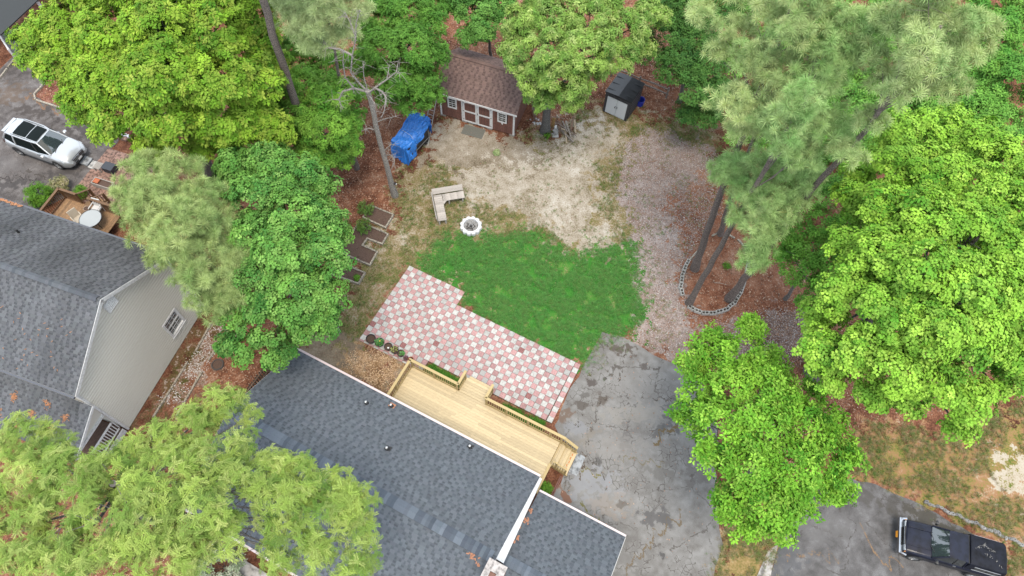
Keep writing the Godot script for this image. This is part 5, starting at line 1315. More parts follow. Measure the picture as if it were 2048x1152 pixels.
func left_house() -> void:
	var turn := deg_to_rad(8.22)
	var h := thing("beige_house", "two storey beige house with lap siding and a dark grey roof", "house", Vector3(-8.66, 0, 7.58), turn)
	var sh := mat("dark_shingle", Color(1, 1, 1), 0.93, "speckle", Vector3(3, 3, 3))
	var light := Color(0.132, 0.138, 0.15); var dark := Color(0.078, 0.082, 0.092)
	var white: Material = mats["white_trim"]
	var beige := mat("beige_vinyl", Color(0.58, 0.55, 0.485), 0.6)
	var W := 7.4; var L := 15.0; var E := 5.5; var R := 7.82
	var mid := W * 0.5
	var half := mid + 0.1
	var up := Vector3(0, R - E, half)
	var run := up.length()
	up = up.normalized()
	stuff(part("back_shingles", shingles(Vector3(-L, E, -0.1), Vector3.RIGHT, up, L + 0.3, run, light, dark, 0.55), sh, h))
	stuff(part("front_shingles", shingles(Vector3(-L, E, W + 0.1), Vector3.RIGHT, Vector3(0, up.y, -up.z), L + 0.3, run, light, dark, 0.3), sh, h))
	var rd := Shape.new()
	for s in [1.0, -1.0]:
		var q := Vector3(0, up.y, up.z * s)
		var nn := Vector3(0, up.z, -up.y * s)
		rd.box(Vector3(-L * 0.5 + 0.15, E, -0.1 if s > 0 else W + 0.1) + q * run * 0.5 - nn * 0.07, Vector3(L + 0.3, 0.12, run - 0.004), Color.WHITE, Basis(Vector3.RIGHT, nn, Vector3.RIGHT.cross(nn)))
		block("rake_board", Vector3(0.026, 0.19, run), Vector3(0.314, E, -0.1 if s > 0 else W + 0.1) + q * run * 0.5 - nn * 0.1, white, h, Basis(Vector3.RIGHT, nn, Vector3.RIGHT.cross(nn)))
		block("soffit", Vector3(0.28, 0.02, run), Vector3(0.16, E, -0.1 if s > 0 else W + 0.1) + q * run * 0.5 - nn * 0.15, white, h, Basis(Vector3.RIGHT, nn, Vector3.RIGHT.cross(nn)))
	part("roof_deck", rd.mesh(), white, h)
	ridge(h, Vector3(-L, R + 0.01, mid), Vector3(0.25, R + 0.01, mid), Vector3(0, -0.5, -0.8), Vector3(0, -0.5, 0.8), 0.17, Color(0.13, 0.14, 0.16), Color(0.075, 0.085, 0.1), sh, 0.17)
	block("gutter", Vector3(L + 0.3, 0.1, 0.1), Vector3(-L * 0.5 + 0.15, E - 0.06, W + 0.16), mat("dark_gutter", Color(0.08, 0.085, 0.1), 0.5), h)
	block("gutter", Vector3(L + 0.3, 0.1, 0.1), Vector3(-L * 0.5 + 0.15, E - 0.06, -0.16), mats["dark_gutter"], h)
	block("wall", Vector3(L, E, 0.14), Vector3(-L * 0.5, E * 0.5, 0.08), beige, h)
	block("wall", Vector3(L, E, 0.14), Vector3(-L * 0.5, E * 0.5, W - 0.08), beige, h)
	var core := Shape.new()
	var tri_ := [Vector3(-0.08, 0, 0.1), Vector3(-0.08, 0, W - 0.1), Vector3(-0.08, E, W - 0.1), Vector3(-0.08, R - 0.15, mid), Vector3(-0.08, E, 0.1)]
	core.fan(tri_, Vector3.RIGHT)
	part("sheathing", core.mesh(), beige, h)
	# lap siding, each course a board of its own, cut to the gable
	var expo := 0.19
	for i in 64:
		var y := i * expo + 0.05
		if y > R - 0.3: break
		var z0 := 0.04; var z1 := W - 0.04
		if y + expo > E - 0.05:
			var f := (y + expo - E + 0.05) / (R - E)
			z0 = f * half - 0.02; z1 = W - z0
		var hole: bool = y + expo > 1.06 and y < 2.45
		var spans := [[z0, z1]]
		if hole: spans = [[z0, 1.36], [2.5, z1]]
		for sp in spans:
			var s := Shape.new()
			var a := Vector3(0, 0, sp[0]); var b := Vector3(0, 0, sp[1])
			var up1 := Vector3(0.075, expo * 0.5, 0)
			s.quad(a + Vector3(0.08, 0, 0), b + Vector3(0.08, 0, 0), b + up1, a + up1, Vector3.RIGHT)
			s.quad(a + up1, b + up1, b + Vector3(-0.004, expo, 0), a + Vector3(-0.004, expo, 0), Vector3.RIGHT)
			s.quad(a - Vector3(0.004, 0, 0), b - Vector3(0.004, 0, 0), b + Vector3(0.08, 0, 0), a + Vector3(0.08, 0, 0), Vector3.DOWN)
			part("siding_board", s.mesh(), beige, h, Vector3(0.0, y, 0))
	for z in [0.03, W - 0.03]:
		block("corner_board", Vector3(0.15, E, 0.1), Vector3(0.015, E * 0.5, z), white, h)
	# window
	var wn := block("window", Vector3(0.02, 1.2, 0.98), Vector3(0.0, 1.75, 1.93), glass("dark_pane", Color(0.05, 0.065, 0.075)), h)
	for s in [-0.52, 0.52]: block("frame", Vector3(0.12, 1.42, 0.12), Vector3(0.06, 0, s), white, wn)
	for s in [-0.66, 0.66]: block("frame", Vector3(0.12, 0.11, 0.92), Vector3(0.06, s, 0), white, wn)
	block("frame", Vector3(0.05, 0.06, 0.92), Vector3(0.035, 0.0, 0), white, wn)
	for s in [-0.16, 0.16]: block("muntin", Vector3(0.02, 1.2, 0.026), Vector3(0.018, 0, s), white, wn)
	for s in [-0.3, 0.3]: block("muntin", Vector3(0.022, 0.026, 0.92), Vector3(0.019, s, 0), white, wn)
	block("sill", Vector3(0.15, 0.05, 1.2), Vector3(0.075, -0.745, 0), white, wn)
	# gable vent
	var vb := block("gable_vent", Vector3(0.05, 0.68, 0.68), Vector3(0.1, 6.8, 3.45), white, h)
	for i in 6: block("louvre", Vector3(0.03, 0.03, 0.6), Vector3(0.035, -0.28 + i * 0.11, 0), white, vb, Basis(Vector3(0, 0, 1), -0.5))
	# roof vents
	for p in [[-9.3, 0.75], [-6.3, 1.6]]:
		var y: float = E + (p[1] + 0.1) / half * (R - E)
		var s := Shape.new()
		s.tube([Vector3.ZERO, Vector3(0, 0.3, 0)], [0.06, 0.05], 10)
		part("vent_pipe", s.mesh(), mats["black_rubber"], h, Vector3(p[0], y - 0.03, p[1]))
	# pine straw lying on the roofs
	var straw := mat("pine_straw", Color(0.42, 0.2, 0.1), 0.9)
	var bits := Shape.new()
	for i in 420:
		var porch := i > 60
		var x := rng.randf_range(-7.5, -0.6)
		var z := rng.randf_range(W + 0.4, W + 2.1) if porch else rng.randf_range(W - 2.6, W - 0.1)
		if porch:
			var c := rng.randi() % 9
			x = -0.8 - c * 0.55 + rng.randfn() * 0.1
			z = W + [0.9, 1.5, 0.6, 1.2, 1.9, 0.8, 1.6, 1.1, 0.5][c] + rng.randfn() * 0.09
		var y := (4.05 - (z - W - 0.05) * 0.53) if porch else (E + (W + 0.1 - z) / half * (R - E))
		bits.box(Vector3(x, y + 0.03, z), Vector3(0.1, 0.012, 0.02), Color.WHITE * rng.randf_range(0.7, 1.2), turn_y(rng.randf() * 6.0) * Basis(Vector3.RIGHT, 0.4))
	for i in 90:
		var x := -9.6 + rng.randf() * 1.5
		var z := -0.12 + absf(rng.randfn()) * 0.06
		bits.box(Vector3(x, E + 0.04 + (z + 0.1) * 0.6, z), Vector3(0.12, 0.015, 0.03), Color.WHITE * rng.randf_range(0.8, 1.3), turn_y(rng.randf() * 6.0))
	stuff(part("needle_drifts", bits.mesh(), straw, h))
	# front porch
	var pr := 2.3
	var pu := Vector3(0, 0.53 * pr, -pr)
	var prun := pu.length()
	pu = pu.normalized()
	var pn := Vector3(0, -pu.z, pu.y)
	stuff(part("porch_shingles", shingles(Vector3(-L, 4.05 - 0.53 * pr, W + 0.05 + pr), Vector3.RIGHT, pu, L + 0.3, prun, light, dark, 0.4), sh, h))
	block("porch_roof", Vector3(L + 0.3, 0.1, prun), Vector3(-L * 0.5 + 0.15, 4.05 - 0.53 * pr * 0.5, W + 0.05 + pr * 0.5) - pn * 0.06, white, h, Basis(Vector3.RIGHT, pn, Vector3.RIGHT.cross(pn)))
	block("porch_rake", Vector3(0.03, 0.16, prun), Vector3(0.316, 4.05 - 0.53 * pr * 0.5, W + 0.05 + pr * 0.5) - pn * 0.09, white, h, Basis(Vector3.RIGHT, pn, Vector3.RIGHT.cross(pn)))
	for i in 12:   # clad side of the porch roof
		var y := 2.62 + i * expo
		var z1 := W + 0.05 + minf(pr - 0.15, (4.05 - y - 0.24) / 0.53)
		if z1 < W + 0.15: break
		block("siding_board", Vector3(0.03, expo - 0.006, z1 - W), Vector3(0.0, y + expo * 0.5, (W + z1) * 0.5), beige, h)
	block("porch_beam", Vector3(0.14, 0.14, pr - 0.1), Vector3(0.02, 2.54, W + pr * 0.5), white, h)
	var plank := mat("porch_plank", Color(0.12, 0.07, 0.05), 0.7, "grain", Vector3(3, 3, 0.5))
	for i in 16: block("porch_board", Vector3(0.14, 0.04, pr - 0.2), Vector3(-0.05 - i * 0.145, 0.5, W + pr * 0.5), plank, h)
	block("porch_skirt", Vector3(0.05, 0.45, pr - 0.2), Vector3(0.05, 0.24, W + pr * 0.5), white, h)
	for z in [W + pr - 0.2]: block("porch_post", Vector3(0.14, 2.0, 0.14), Vector3(0.0, 1.5, z), white, h)
	block("porch_rail", Vector3(0.08, 0.07, pr - 0.35), Vector3(0.0, 1.52, W + pr * 0.5), white, h)
	block("porch_rail", Vector3(0.06, 0.06, pr - 0.35), Vector3(0.0, 0.66, W + pr * 0.5), white, h)
	for i in 15: block("porch_baluster", Vector3(0.04, 0.8, 0.04), Vector3(0.0, 1.1, W + 0.12 + i * 0.138), white, h)

# --- sheds -----------------------------------------------------------------------------------------
func wood_shed() -> void:
	var h := thing("garden_shed", "brown wooden shed with white double doors and a brown shingle roof", "shed", Vector3(-4.03, 0, -10.67), deg_to_rad(7.8))
	var W := 4.93; var D := 3.66; var E := 2.2; var R := 3.62
	var browns := []
	for i in 3:
		var k := 0.9 + 0.1 * i
		browns.append(mat("brown_siding_%d" % i, Color(0.2 * k, 0.088 * k, 0.066 * k), 0.75, "grain", Vector3(4, 0.4, 4)))
	var white: Material = mats["white_trim"]
	var bw := W / 24.0
	for i in 24:
		var x := (i + 0.5) * bw
		var segs := [[0.12, E]]
		if x > 1.49 and x < 3.46: segs = [[2.1, E]]
		elif (x > 0.5 and x < 1.1) or (x > 3.88 and x < 4.42): segs = [[0.12, 1.0], [1.86, E]]
		for s in segs:
			block("wall_board", Vector3(bw - 0.012, s[1] - s[0], 0.03), Vector3(x, (s[0] + s[1]) * 0.5, 0), browns[i % 3], h)
	var sb := D / 18.0
	for i in 18:
		var z := -(i + 0.5) * sb
		var top := E + (R - E) * (1.0 - absf(z + D * 0.5) / (D * 0.5)) - 0.08
		for x in [0.0, W]:
			block("wall_board", Vector3(0.03, top - 0.12, sb - 0.012), Vector3(x, (top + 0.12) * 0.5, z), browns[i % 3], h)
	block("back_wall", Vector3(W, E, 0.03), Vector3(W * 0.5, E * 0.5 + 0.1, -D), browns[0], h)
	block("lining", Vector3(W - 0.06, E - 0.15, 0.02), Vector3(W * 0.5, E * 0.5 + 0.1, -0.04), mat("dark_inside", Color(0.03, 0.02, 0.018), 0.9), h)
	for x in [0.0, W]:
		block("corner_trim", Vector3(0.1, E - 0.1, 0.1), Vector3(x, E * 0.5 + 0.06, 0.0), white, h)
	block("fascia", Vector3(W + 0.5, 0.12, 0.03), Vector3(W * 0.5, E - 0.02, 0.24), white, h)
	# roof
	var sh := mat("brown_shingle", Color(1, 1, 1), 0.93, "speckle", Vector3(3, 3, 3))
	var up := Vector3(0, R - E, -(D * 0.5 + 0.25))
	var run := up.length()
	up = up.normalized()
	var l := Color(0.205, 0.135, 0.118); var d := Color(0.12, 0.076, 0.07)
	stuff(part("front_shingles", shingles(Vector3(-0.25, E, 0.25), Vector3.RIGHT, up, W + 0.5, run, l, d), sh, h))
	stuff(part("back_shingles", shingles(Vector3(-0.25, E, -D - 0.25), Vector3.RIGHT, Vector3(0, up.y, -up.z), W + 0.5, run, l, d), sh, h))
	var rd := Shape.new()
	for s in [1.0, -1.0]:
		var q := Vector3(0, up.y, up.z * s)
		var nn := Vector3(0, -up.z, up.y * s)
		rd.box(Vector3(W * 0.5, E, 0.25 if s > 0 else -D - 0.25) + q * run * 0.5 - nn * 0.045, Vector3(W + 0.5, 0.07, run - 0.004), Color.WHITE, Basis(Vector3.RIGHT, nn, Vector3.RIGHT.cross(nn)))
	part("roof_deck", rd.mesh(), browns[0], h)
	ridge(h, Vector3(-0.25, R + 0.01, -D * 0.5), Vector3(W + 0.2, R + 0.01, -D * 0.5), Vector3(0, -0.55, 0.8), Vector3(0, -0.55, -0.8), 0.14, l * 1.05, d * 1.2, sh, 0.2)
	# double doors with arched panels
	for k in 2:
		var x0 := 1.53 + k * 0.965
		var dr := block("door", Vector3(0.95, 1.94, 0.03), Vector3(x0 + 0.475, 1.12, 0.02), browns[1], h)
		for s in [-0.42, 0.42]: block("stile", Vector3(0.11, 1.94, 0.03), Vector3(s, 0, 0.03), white, dr)
		for s in [-0.91, 0.0]: block("rail", Vector3(0.73, 0.11, 0.03), Vector3(0, s - 0.02, 0.03), white, dr)
		var a := Shape.new()   # arched head over both leaves
		for i in 10:
			var f0 := -0.37 + 0.074 * i; var f1 := f0 + 0.074
			var c0 := f0 + (0.475 if k == 0 else -0.475); var c1 := f1 + (0.475 if k == 0 else -0.475)
			c0 = (c0 - (0.475 if k == 0 else -0.475) * 2.0); c1 = (c1 - (0.475 if k == 0 else -0.475) * 2.0)
			var b0 := 0.84 - 0.2 * c0 * c0; var b1 := 0.84 - 0.2 * c1 * c1
			a.quad(Vector3(f0, b0, 0.045), Vector3(f1, b1, 0.045), Vector3(f1, 0.97, 0.045), Vector3(f0, 0.97, 0.045), Vector3(0, 0, 1))
			a.quad(Vector3(f0, b0, 0.015), Vector3(f1, b1, 0.015), Vector3(f1, b1, 0.045), Vector3(f0, b0, 0.045), Vector3.DOWN)
		part("arched_head", a.mesh(), white, dr)
		for s in [-0.2, 0.0, 0.2]: block("batten_groove", Vector3(0.012, 1.8, 0.006), Vector3(s, -0.02, 0.0165), mats["dark_inside"], dr)
		for s in [-0.75, 0.0, 0.75]: block("hinge", Vector3(0.1, 0.03, 0.01), Vector3(-0.44 if k == 0 else 0.44, s, 0.05), mats["black_rubber"], dr)
	block("door_handle", Vector3(0.03, 0.14, 0.03), Vector3(2.53, 1.15, 0.08), mats["black_rubber"], h)
	for s in [1.46, 3.48]: block("door_casing", Vector3(0.08, 2.02, 0.05), Vector3(s, 1.14, 0.02), white, h)
	block("door_casing", Vector3(2.1, 0.1, 0.05), Vector3(2.47, 2.13, 0.022), white, h)
	# windows
	for x in [0.8, 4.15]:
		var w := block("window", Vector3(0.46, 0.72, 0.015), Vector3(x, 1.43, 0.0), glass("shed_pane", Color(0.035, 0.045, 0.05)), h)
		for s in [-0.27, 0.27]: block("frame", Vector3(0.08, 0.9, 0.05), Vector3(s, 0, 0.02), white, w)
		for s in [-0.41, 0.41]: block("frame", Vector3(0.46, 0.08, 0.05), Vector3(0, s, 0.02), white, w)
		block("muntin", Vector3(0.46, 0.03, 0.03), Vector3(0, 0, 0.015), white, w)
		for s in [-0.18, 0.18]: block("muntin", Vector3(0.44, 0.014, 0.02), Vector3(0, s, 0.012), white, w)
		block("muntin", Vector3(0.014, 0.72, 0.022), Vector3(0, 0, 0.013), white, w)
	# small birdhouse-shaped hanging marker under the right window
	block("wall_hook", Vector3(0.06, 0.22, 0.06), Vector3(4.15, 0.98, 0.06), white, h, Basis(Vector3(0, 0, 1), 0.5))
	var cement := mat("foundation_block", Color(0.4, 0.37, 0.33), 0.95, "speckle", Vector3(3, 3, 3))
	for x in [0.1, 1.6, 3.3, W - 0.1]:
		for z in [-0.05, -D + 0.15]:
			block("foundation_block", Vector3(0.36, 0.13, 0.2), Vector3(x, 0.06, z), cement, h)
	var mt := thing("door_mat", "ribbed grey-green mat on the ground before the brown shed doors", "mat", Vector3(-1.57, 0.012, -10.43), deg_to_rad(9.0))
	var rub := mat("rubber_mat", Color(0.22, 0.22, 0.195), 0.9, "speckle", Vector3(2, 2, 2))
	block("mat_base", Vector3(1.42, 0.016, 0.8), Vector3.ZERO, rub, mt)
	for i in 34: block("rib", Vector3(0.026, 0.016, 0.76), Vector3(-0.69 + i * 0.0418, 0.015, 0), rub, mt)

func plastic_shed() -> void:
	var h := thing("plastic_shed", "small dark grey plastic shed with two light grey doors", "shed", Vector3(5.9, 0, -16.0), deg_to_rad(-4.0))
	var dark := mat("charcoal_plastic", Color(0.052, 0.055, 0.066), 0.55, "speckle", Vector3(3, 3, 3))
	var roof := mat("black_plastic_roof", Color(0.012, 0.014, 0.018), 0.35, "blotch", Vector3(0.6, 0.6, 0.6))
	var door := mat("pale_plastic", Color(0.52, 0.54, 0.56), 0.5)
	var W := 1.78; var D := 1.85; var H := 1.75
	var b := Shape.new()
	for s in [-1.0, 1.0]:   # sides taper slightly to the ground
		b.quad(Vector3(s * W * 0.47, 0, 0), Vector3(s * W * 0.47, 0, -D), Vector3(s * W * 0.5, H, -D), Vector3(s * W * 0.5, H, 0), Vector3(s, 0, 0))
	b.quad(Vector3(-W * 0.47, 0, -D), Vector3(W * 0.47, 0, -D), Vector3(W * 0.5, H, -D), Vector3(-W * 0.5, H, -D), Vector3(0, 0, -1))
	b.quad(Vector3(-W * 0.47, 0, 0), Vector3(W * 0.47, 0, 0), Vector3(W * 0.5, H, 0), Vector3(-W * 0.5, H, 0), Vector3(0, 0, 1))
	part("body", b.mesh(), dark, h)
	for i in 5: block("side_panel", Vector3(0.025, 0.24, D - 0.2), Vector3(W * 0.495, 0.25 + i * 0.3, -D * 0.5), dark, h, Basis(Vector3(0, 0, 1), -0.03))
	for s in [-1.0, 1.0]:
		block("door", Vector3(0.69, 1.42, 0.035), Vector3(s * 0.355, 0.77, 0.025), door, h)
		var hd := Shape.new()
		hd.tube([Vector3(0, -0.09, 0), Vector3(s * 0.03, -0.05, 0.05), Vector3(s * 0.03, 0.05, 0.05), Vector3(0, 0.09, 0)], [0.015, 0.018, 0.018, 0.015], 6)
		part("handle", hd.mesh(), mats["black_rubber"], h, Vector3(s * 0.05, 0.85, 0.05))
		block("corner_post", Vector3(0.14, 1.62, 0.05), Vector3(s * 0.79, 0.82, 0.015), dark, h)
	block("header", Vector3(W - 0.05, 0.2, 0.05), Vector3(0, 1.62, 0.02), dark, h)
	for s in [-0.45, 0.0, 0.45]: block("header_inset", Vector3(0.32, 0.06, 0.02), Vector3(s, 1.62, 0.05), mats["black_rubber"], h)
	for s in [-1.0, 1.0]:
		var r := Shape.new()
		r.box(Vector3.ZERO, Vector3(W * 0.53, 0.05, D + 0.12))
		part("roof_panel", r.mesh(), roof, h, Vector3(s * W * 0.262, H + 0.06, -D * 0.5), Basis(Vector3(0, 0, 1), -s * 0.09))
	for i in 3: block("roof_rib", Vector3(W + 0.02, 0.012, 0.05), Vector3(0, H + 0.09, -0.3 - i * 0.6), roof, h)
	var tub := thing("blue_tub", "blue plastic tub behind the small plastic shed", "tub", Vector3(6.98, 0, -17.7))
	var s2 := Shape.new()
	s2.lathe(Vector3.ZERO, [Vector2(0.0, 0.02), Vector2(0.2, 0.02), Vector2(0.26, 0.5), Vector2(0.28, 0.5), Vector2(0.22, 0.0)], 16)
	part("tub_body", s2.mesh(), mat("blue_plastic", Color(0.015, 0.03, 0.3), 0.4), tub)

func tarp_stack() -> void:
	var t := thing("tarp_covered_cart", "garden cart draped in a wrinkled bright blue tarp beside the brown shed", "cart", Vector3(-4.3, 0, -7.45), deg_to_rad(-6.0))
	var black: Material = mats["black_rubber"]
	# frame and box of the cart under the tarp
	block("cart_body", Vector3(1.15, 0.9, 2.1), Vector3(0, 0.75, -0.05), mat("cart_black", Color(0.025, 0.026, 0.028), 0.6, "blotch", Vector3.ONE), t)
	for x in [-0.5, 0.5]:
		for z in [-0.8, 0.7]:
			var w := Shape.new()
			w.tube([Vector3(-0.07, 0, 0), Vector3(0.07, 0, 0)], [0.24, 0.24], 16)
			part("wheel", w.mesh(), black, t, Vector3(x, 0.24, z))
	var rr := Shape.new()
	rr.bar(Vector3(0.68, 0.2, -0.9), Vector3(0.66, 1.2, -0.9), 0.03, 0.03)
	rr.bar(Vector3(0.68, 0.2, 0.4), Vector3(0.66, 1.2, 0.4), 0.03, 0.03)
	rr.bar(Vector3(0.68, 0.62, -0.9), Vector3(0.68, 0.62, 0.4), 0.03, 0.03)
	part("side_rack", rr.mesh(), mats["galvanised"], t)
	# the tarp: a sheet draped over two humps, creased
	var f := FastNoiseLite.new()
	f.seed = 5
	f.frequency = 1.1
	f.fractal_octaves = 4
	var nx := 64; var nz := 96
	var rows := []
	var cb := Color(0.03, 0.2, 0.64)
	for j in nz + 1:
		var row := PackedVector3Array()
		for i in nx + 1:
			var u := (float(i) / nx - 0.5) * 2.0    # across, -1..1
			var v := (float(j) / nz - 0.5) * 2.0    # along, back -1 .. front 1
			var top := 1.66 + 0.42 * smoothstep(0.1, -0.5, v) - 0.14 * smoothstep(-0.1, 0.35, v)
			var ax := absf(u); var az := absf(v)
			# inside the top up to 0.6, then folds down the sides
			var x := signf(u) * (minf(ax, 0.6) / 0.6 * 0.6 + maxf(ax - 0.6, 0) * 0.12)
			var z := signf(v) * (minf(az, 0.66) / 0.66 * 1.2 + maxf(az - 0.66, 0) * 0.18)
			var hang_right := 0.7 if u > 0.0 and v < 0.2 else 1.45
			var down := maxf(maxf(ax - 0.6, 0.0) / 0.4 * hang_right, maxf(az - 0.66, 0.0) / 0.34 * 1.5)
			var y := maxf(top - down, 0.04)
			var cr := f.get_noise_2d(u * 2.6 + v * 0.8, v * 1.2) * 0.12 + f.get_noise_2d(u * 9.0, v * 2.5 + 7.0) * 0.07
			var fold := sin(v * 19.0 + u * 4.0 + cr * 16.0) * 0.026 + sin(u * 25.0 + v * 4.0 + cr * 9.0) * 0.016
			if ax > 0.6: x += (cr + fold * 1.4) * signf(u)
			elif az > 0.66: z += (cr + fold * 1.4) * signf(v)
			else: y += cr * 0.8 + fold - 0.09 * (1.0 - ax) * (1.0 - az)
			row.append(Vector3(x, maxf(y, 0.03), z))
		rows.append(row)
	var s := Shape.new()
	for j in nz:
		for i in nx:
			var k := 1.0 + f.get_noise_2d(i * 0.2, j * 0.25) * 0.35
			s.quad(rows[j][i], rows[j][i + 1], rows[j + 1][i + 1], rows[j + 1][i], Vector3.UP + (rows[j][i] as Vector3) * 0.6, Color(k, k, k))
	var m := mat("blue_tarp", cb, 0.42)
	m.metallic_specular = 0.45
	part("tarp", s.mesh(), m, t)
	var rope := Shape.new()
	rope.tube([Vector3(-0.72, 1.0, 0.2), Vector3(-0.4, 1.66, 0.25), Vector3(0.3, 1.66, 0.3), Vector3(0.72, 1.1, 0.35)], [0.01, 0.01, 0.01, 0.01], 5)
	part("rope", rope.mesh(), mat("rope", Color(0.5, 0.5, 0.48), 0.9), t)
	# ladder leaning on the shed corner
	var ld := thing("ladder", "aluminium ladder leaning against the left corner of the brown shed", "ladder", Vector3(-3.72, 0, -8.0))
	var a := Vector3(0, 0.03, 0); var b := Vector3(-0.62, 2.0, -2.55)
	var side := Vector3(0.4, 0, -0.03)
	var al := mat("aluminium", Color(0.5, 0.5, 0.48), 0.45, "", Vector3.ONE, 0.5)
	for q in [-0.5, 0.5]:
		var r := Shape.new()
		r.bar(a + side * q, b + side * q, 0.03, 0.07)
		part("side_rail", r.mesh(), al, ld)
	for i in 11:
		var p := a.lerp(b, (i + 0.6) / 11.4)
		var r := Shape.new()
		r.tube([p - side * 0.5, p + side * 0.5], [0.018, 0.018], 6)
		part("rung", r.mesh(), al, ld)

# --- yard things ---------------------------------------------------------------------------------
func bench() -> void:
	var b := thing("corner_bench", "weathered grey L-shaped wooden bench near the white fire ring", "bench", Vector3(-1.12, 0, -4.62), deg_to_rad(39.7))
	var w := []
	for i in 4:
		var k := 0.86 + 0.09 * i
		w.append(mat("grey_wood_%d" % i, Color(0.45 * k, 0.41 * k, 0.375 * k), 0.9, "tile", Vector3(0.8 + 0.2 * i, 2.5, 0.9)))
	for i in 12: block("seat_plank", Vector3(0.138, 0.035, 0.5), Vector3(0.62 + i * 0.105, 0.45, 0.27), w[i % 4], b) if i < 12 and i % 1 == 0 and 0.62 + i * 0.105 < 1.8 else null
	for i in 13: block("seat_plank", Vector3(0.5, 0.035, 0.138), Vector3(0.27, 0.45, 0.08 + i * 0.144), w[(i * 3) % 4], b)
	var c := Shape.new()
	c.slab(PackedVector2Array([Vector2(0.52, 0.52), Vector2(0.76, 0.52), Vector2(0.52, 0.76)]), 0.432, 0.468)
	part("corner_gusset", c.mesh(), w[2], b)
	for i in 2: block("back_plank", Vector3(1.86, 0.03, 0.17), Vector3(0.9, 0.62 + i * 0.13, -0.06 - i * 0.115), w[i + 1], b, Basis(Vector3.RIGHT, 0.85))
	for i in 2: block("back_plank", Vector3(0.035, 0.15, 1.95), Vector3(-0.04 - i * 0.03, 0.58 + i * 0.17, 0.95), w[i], b, Basis(Vector3(0, 0, 1), 0.18))
	for p in [[0.08, 0.1], [1.72, 0.1], [1.72, 0.46], [0.9, 0.46], [0.46, 0.9], [0.08, 1.8], [0.46, 1.8], [0.9, 0.1]]:
		block("leg", Vector3(0.09, 0.43, 0.09), Vector3(p[0], 0.215, p[1]), w[0], b)

func fire_ring() -> void:
	var f := thing("fire_ring", "round white scalloped concrete fire ring filled with grey ash", "fire pit", Vector3(1.85, 0, -3.95))
	var m := mat("white_concrete", Color(0.66, 0.67, 0.69), 0.85, "tile", Vector3(0.9, 0.9, 0.9))
	for k in 12:   # scalloped segments
		var s := Shape.new()
		var a0 := TAU * k / 12.0; var a1 := TAU * (k + 1) / 12.0
		var steps := 6
		for i in steps:
			var f0 := float(i) / steps; var f1 := float(i + 1) / steps
			var t0 := lerpf(a0, a1, f0); var t1 := lerpf(a0, a1, f1)
			var o0 := 0.57 + 0.09 * sin(PI * f0); var o1 := 0.57 + 0.09 * sin(PI * f1)
			var e0 := Vector3(cos(t0), 0, sin(t0)); var e1 := Vector3(cos(t1), 0, sin(t1))
			var top := Vector3(0, 0.3, 0)
			s.quad(e0 * 0.44 + top, e1 * 0.44 + top, e1 * (o1 - 0.03) + top, e0 * (o0 - 0.03) + top, Vector3.UP)
			s.quad(e0 * (o0 - 0.03) + top, e1 * (o1 - 0.03) + top, e1 * o1 + top * 0.86, e0 * o0 + top * 0.86, e0 + Vector3.UP)
			s.quad(e0 * o0 + top * 0.86, e1 * o1 + top * 0.86, e1 * o1 * 0.98, e0 * o0 * 0.98, e0)
			s.quad(e0 * 0.44 + top, e1 * 0.44 + top, e1 * 0.42, e0 * 0.42, -e0)
		part("ring_segment", s.mesh(), m, f)
	var ash := Shape.new()
	for k in 24:
		for r in 5:
			var q := []
			for c in [[r, k], [r, k + 1], [r + 1, k + 1], [r + 1, k]]:
				var t: float = TAU * c[1] / 24.0
				var rr: float = 0.43 * c[0] / 5.0
				q.append(Vector3(cos(t) * rr, 0.17 + 0.025 * sin(c[0] * 3.1 + c[1] * 5.0), sin(t) * rr))
			var v := rng.randf_range(0.55, 1.1)
			ash.quad(q[0], q[1], q[2], q[3], Vector3.UP, Color(v, v, v))
	part("ash", ash.mesh(), mat("ash", Color(0.6, 0.59, 0.58), 0.98, "soil", Vector3(3, 3, 3)), f)
	var coal := mat("charred_wood", Color(0.05, 0.045, 0.042), 0.9)
	for k in 7:
		var s := Shape.new()
		var a := rng.randf() * 6.0
		s.tube([Vector3(-0.13, 0, 0), Vector3(0.13, 0.02, 0)], [0.022, 0.016], 6)
		part("charred_stick", s.mesh(), coal, f, Vector3(cos(a) * 0.2, 0.2, sin(a) * 0.2), turn_y(rng.randf() * 6.0))

func timber(parent: Node3D, a: Vector2, b: Vector2, m: Material, w := 0.09, h := 0.16, called := "timber") -> void:
	var d := b - a
	block(called, Vector3(d.length(), h, w), Vector3((a.x + b.x) * 0.5, h * 0.5, (a.y + b.y) * 0.5) - parent.position, m, parent, turn_y(-atan2(d.y, d.x)))

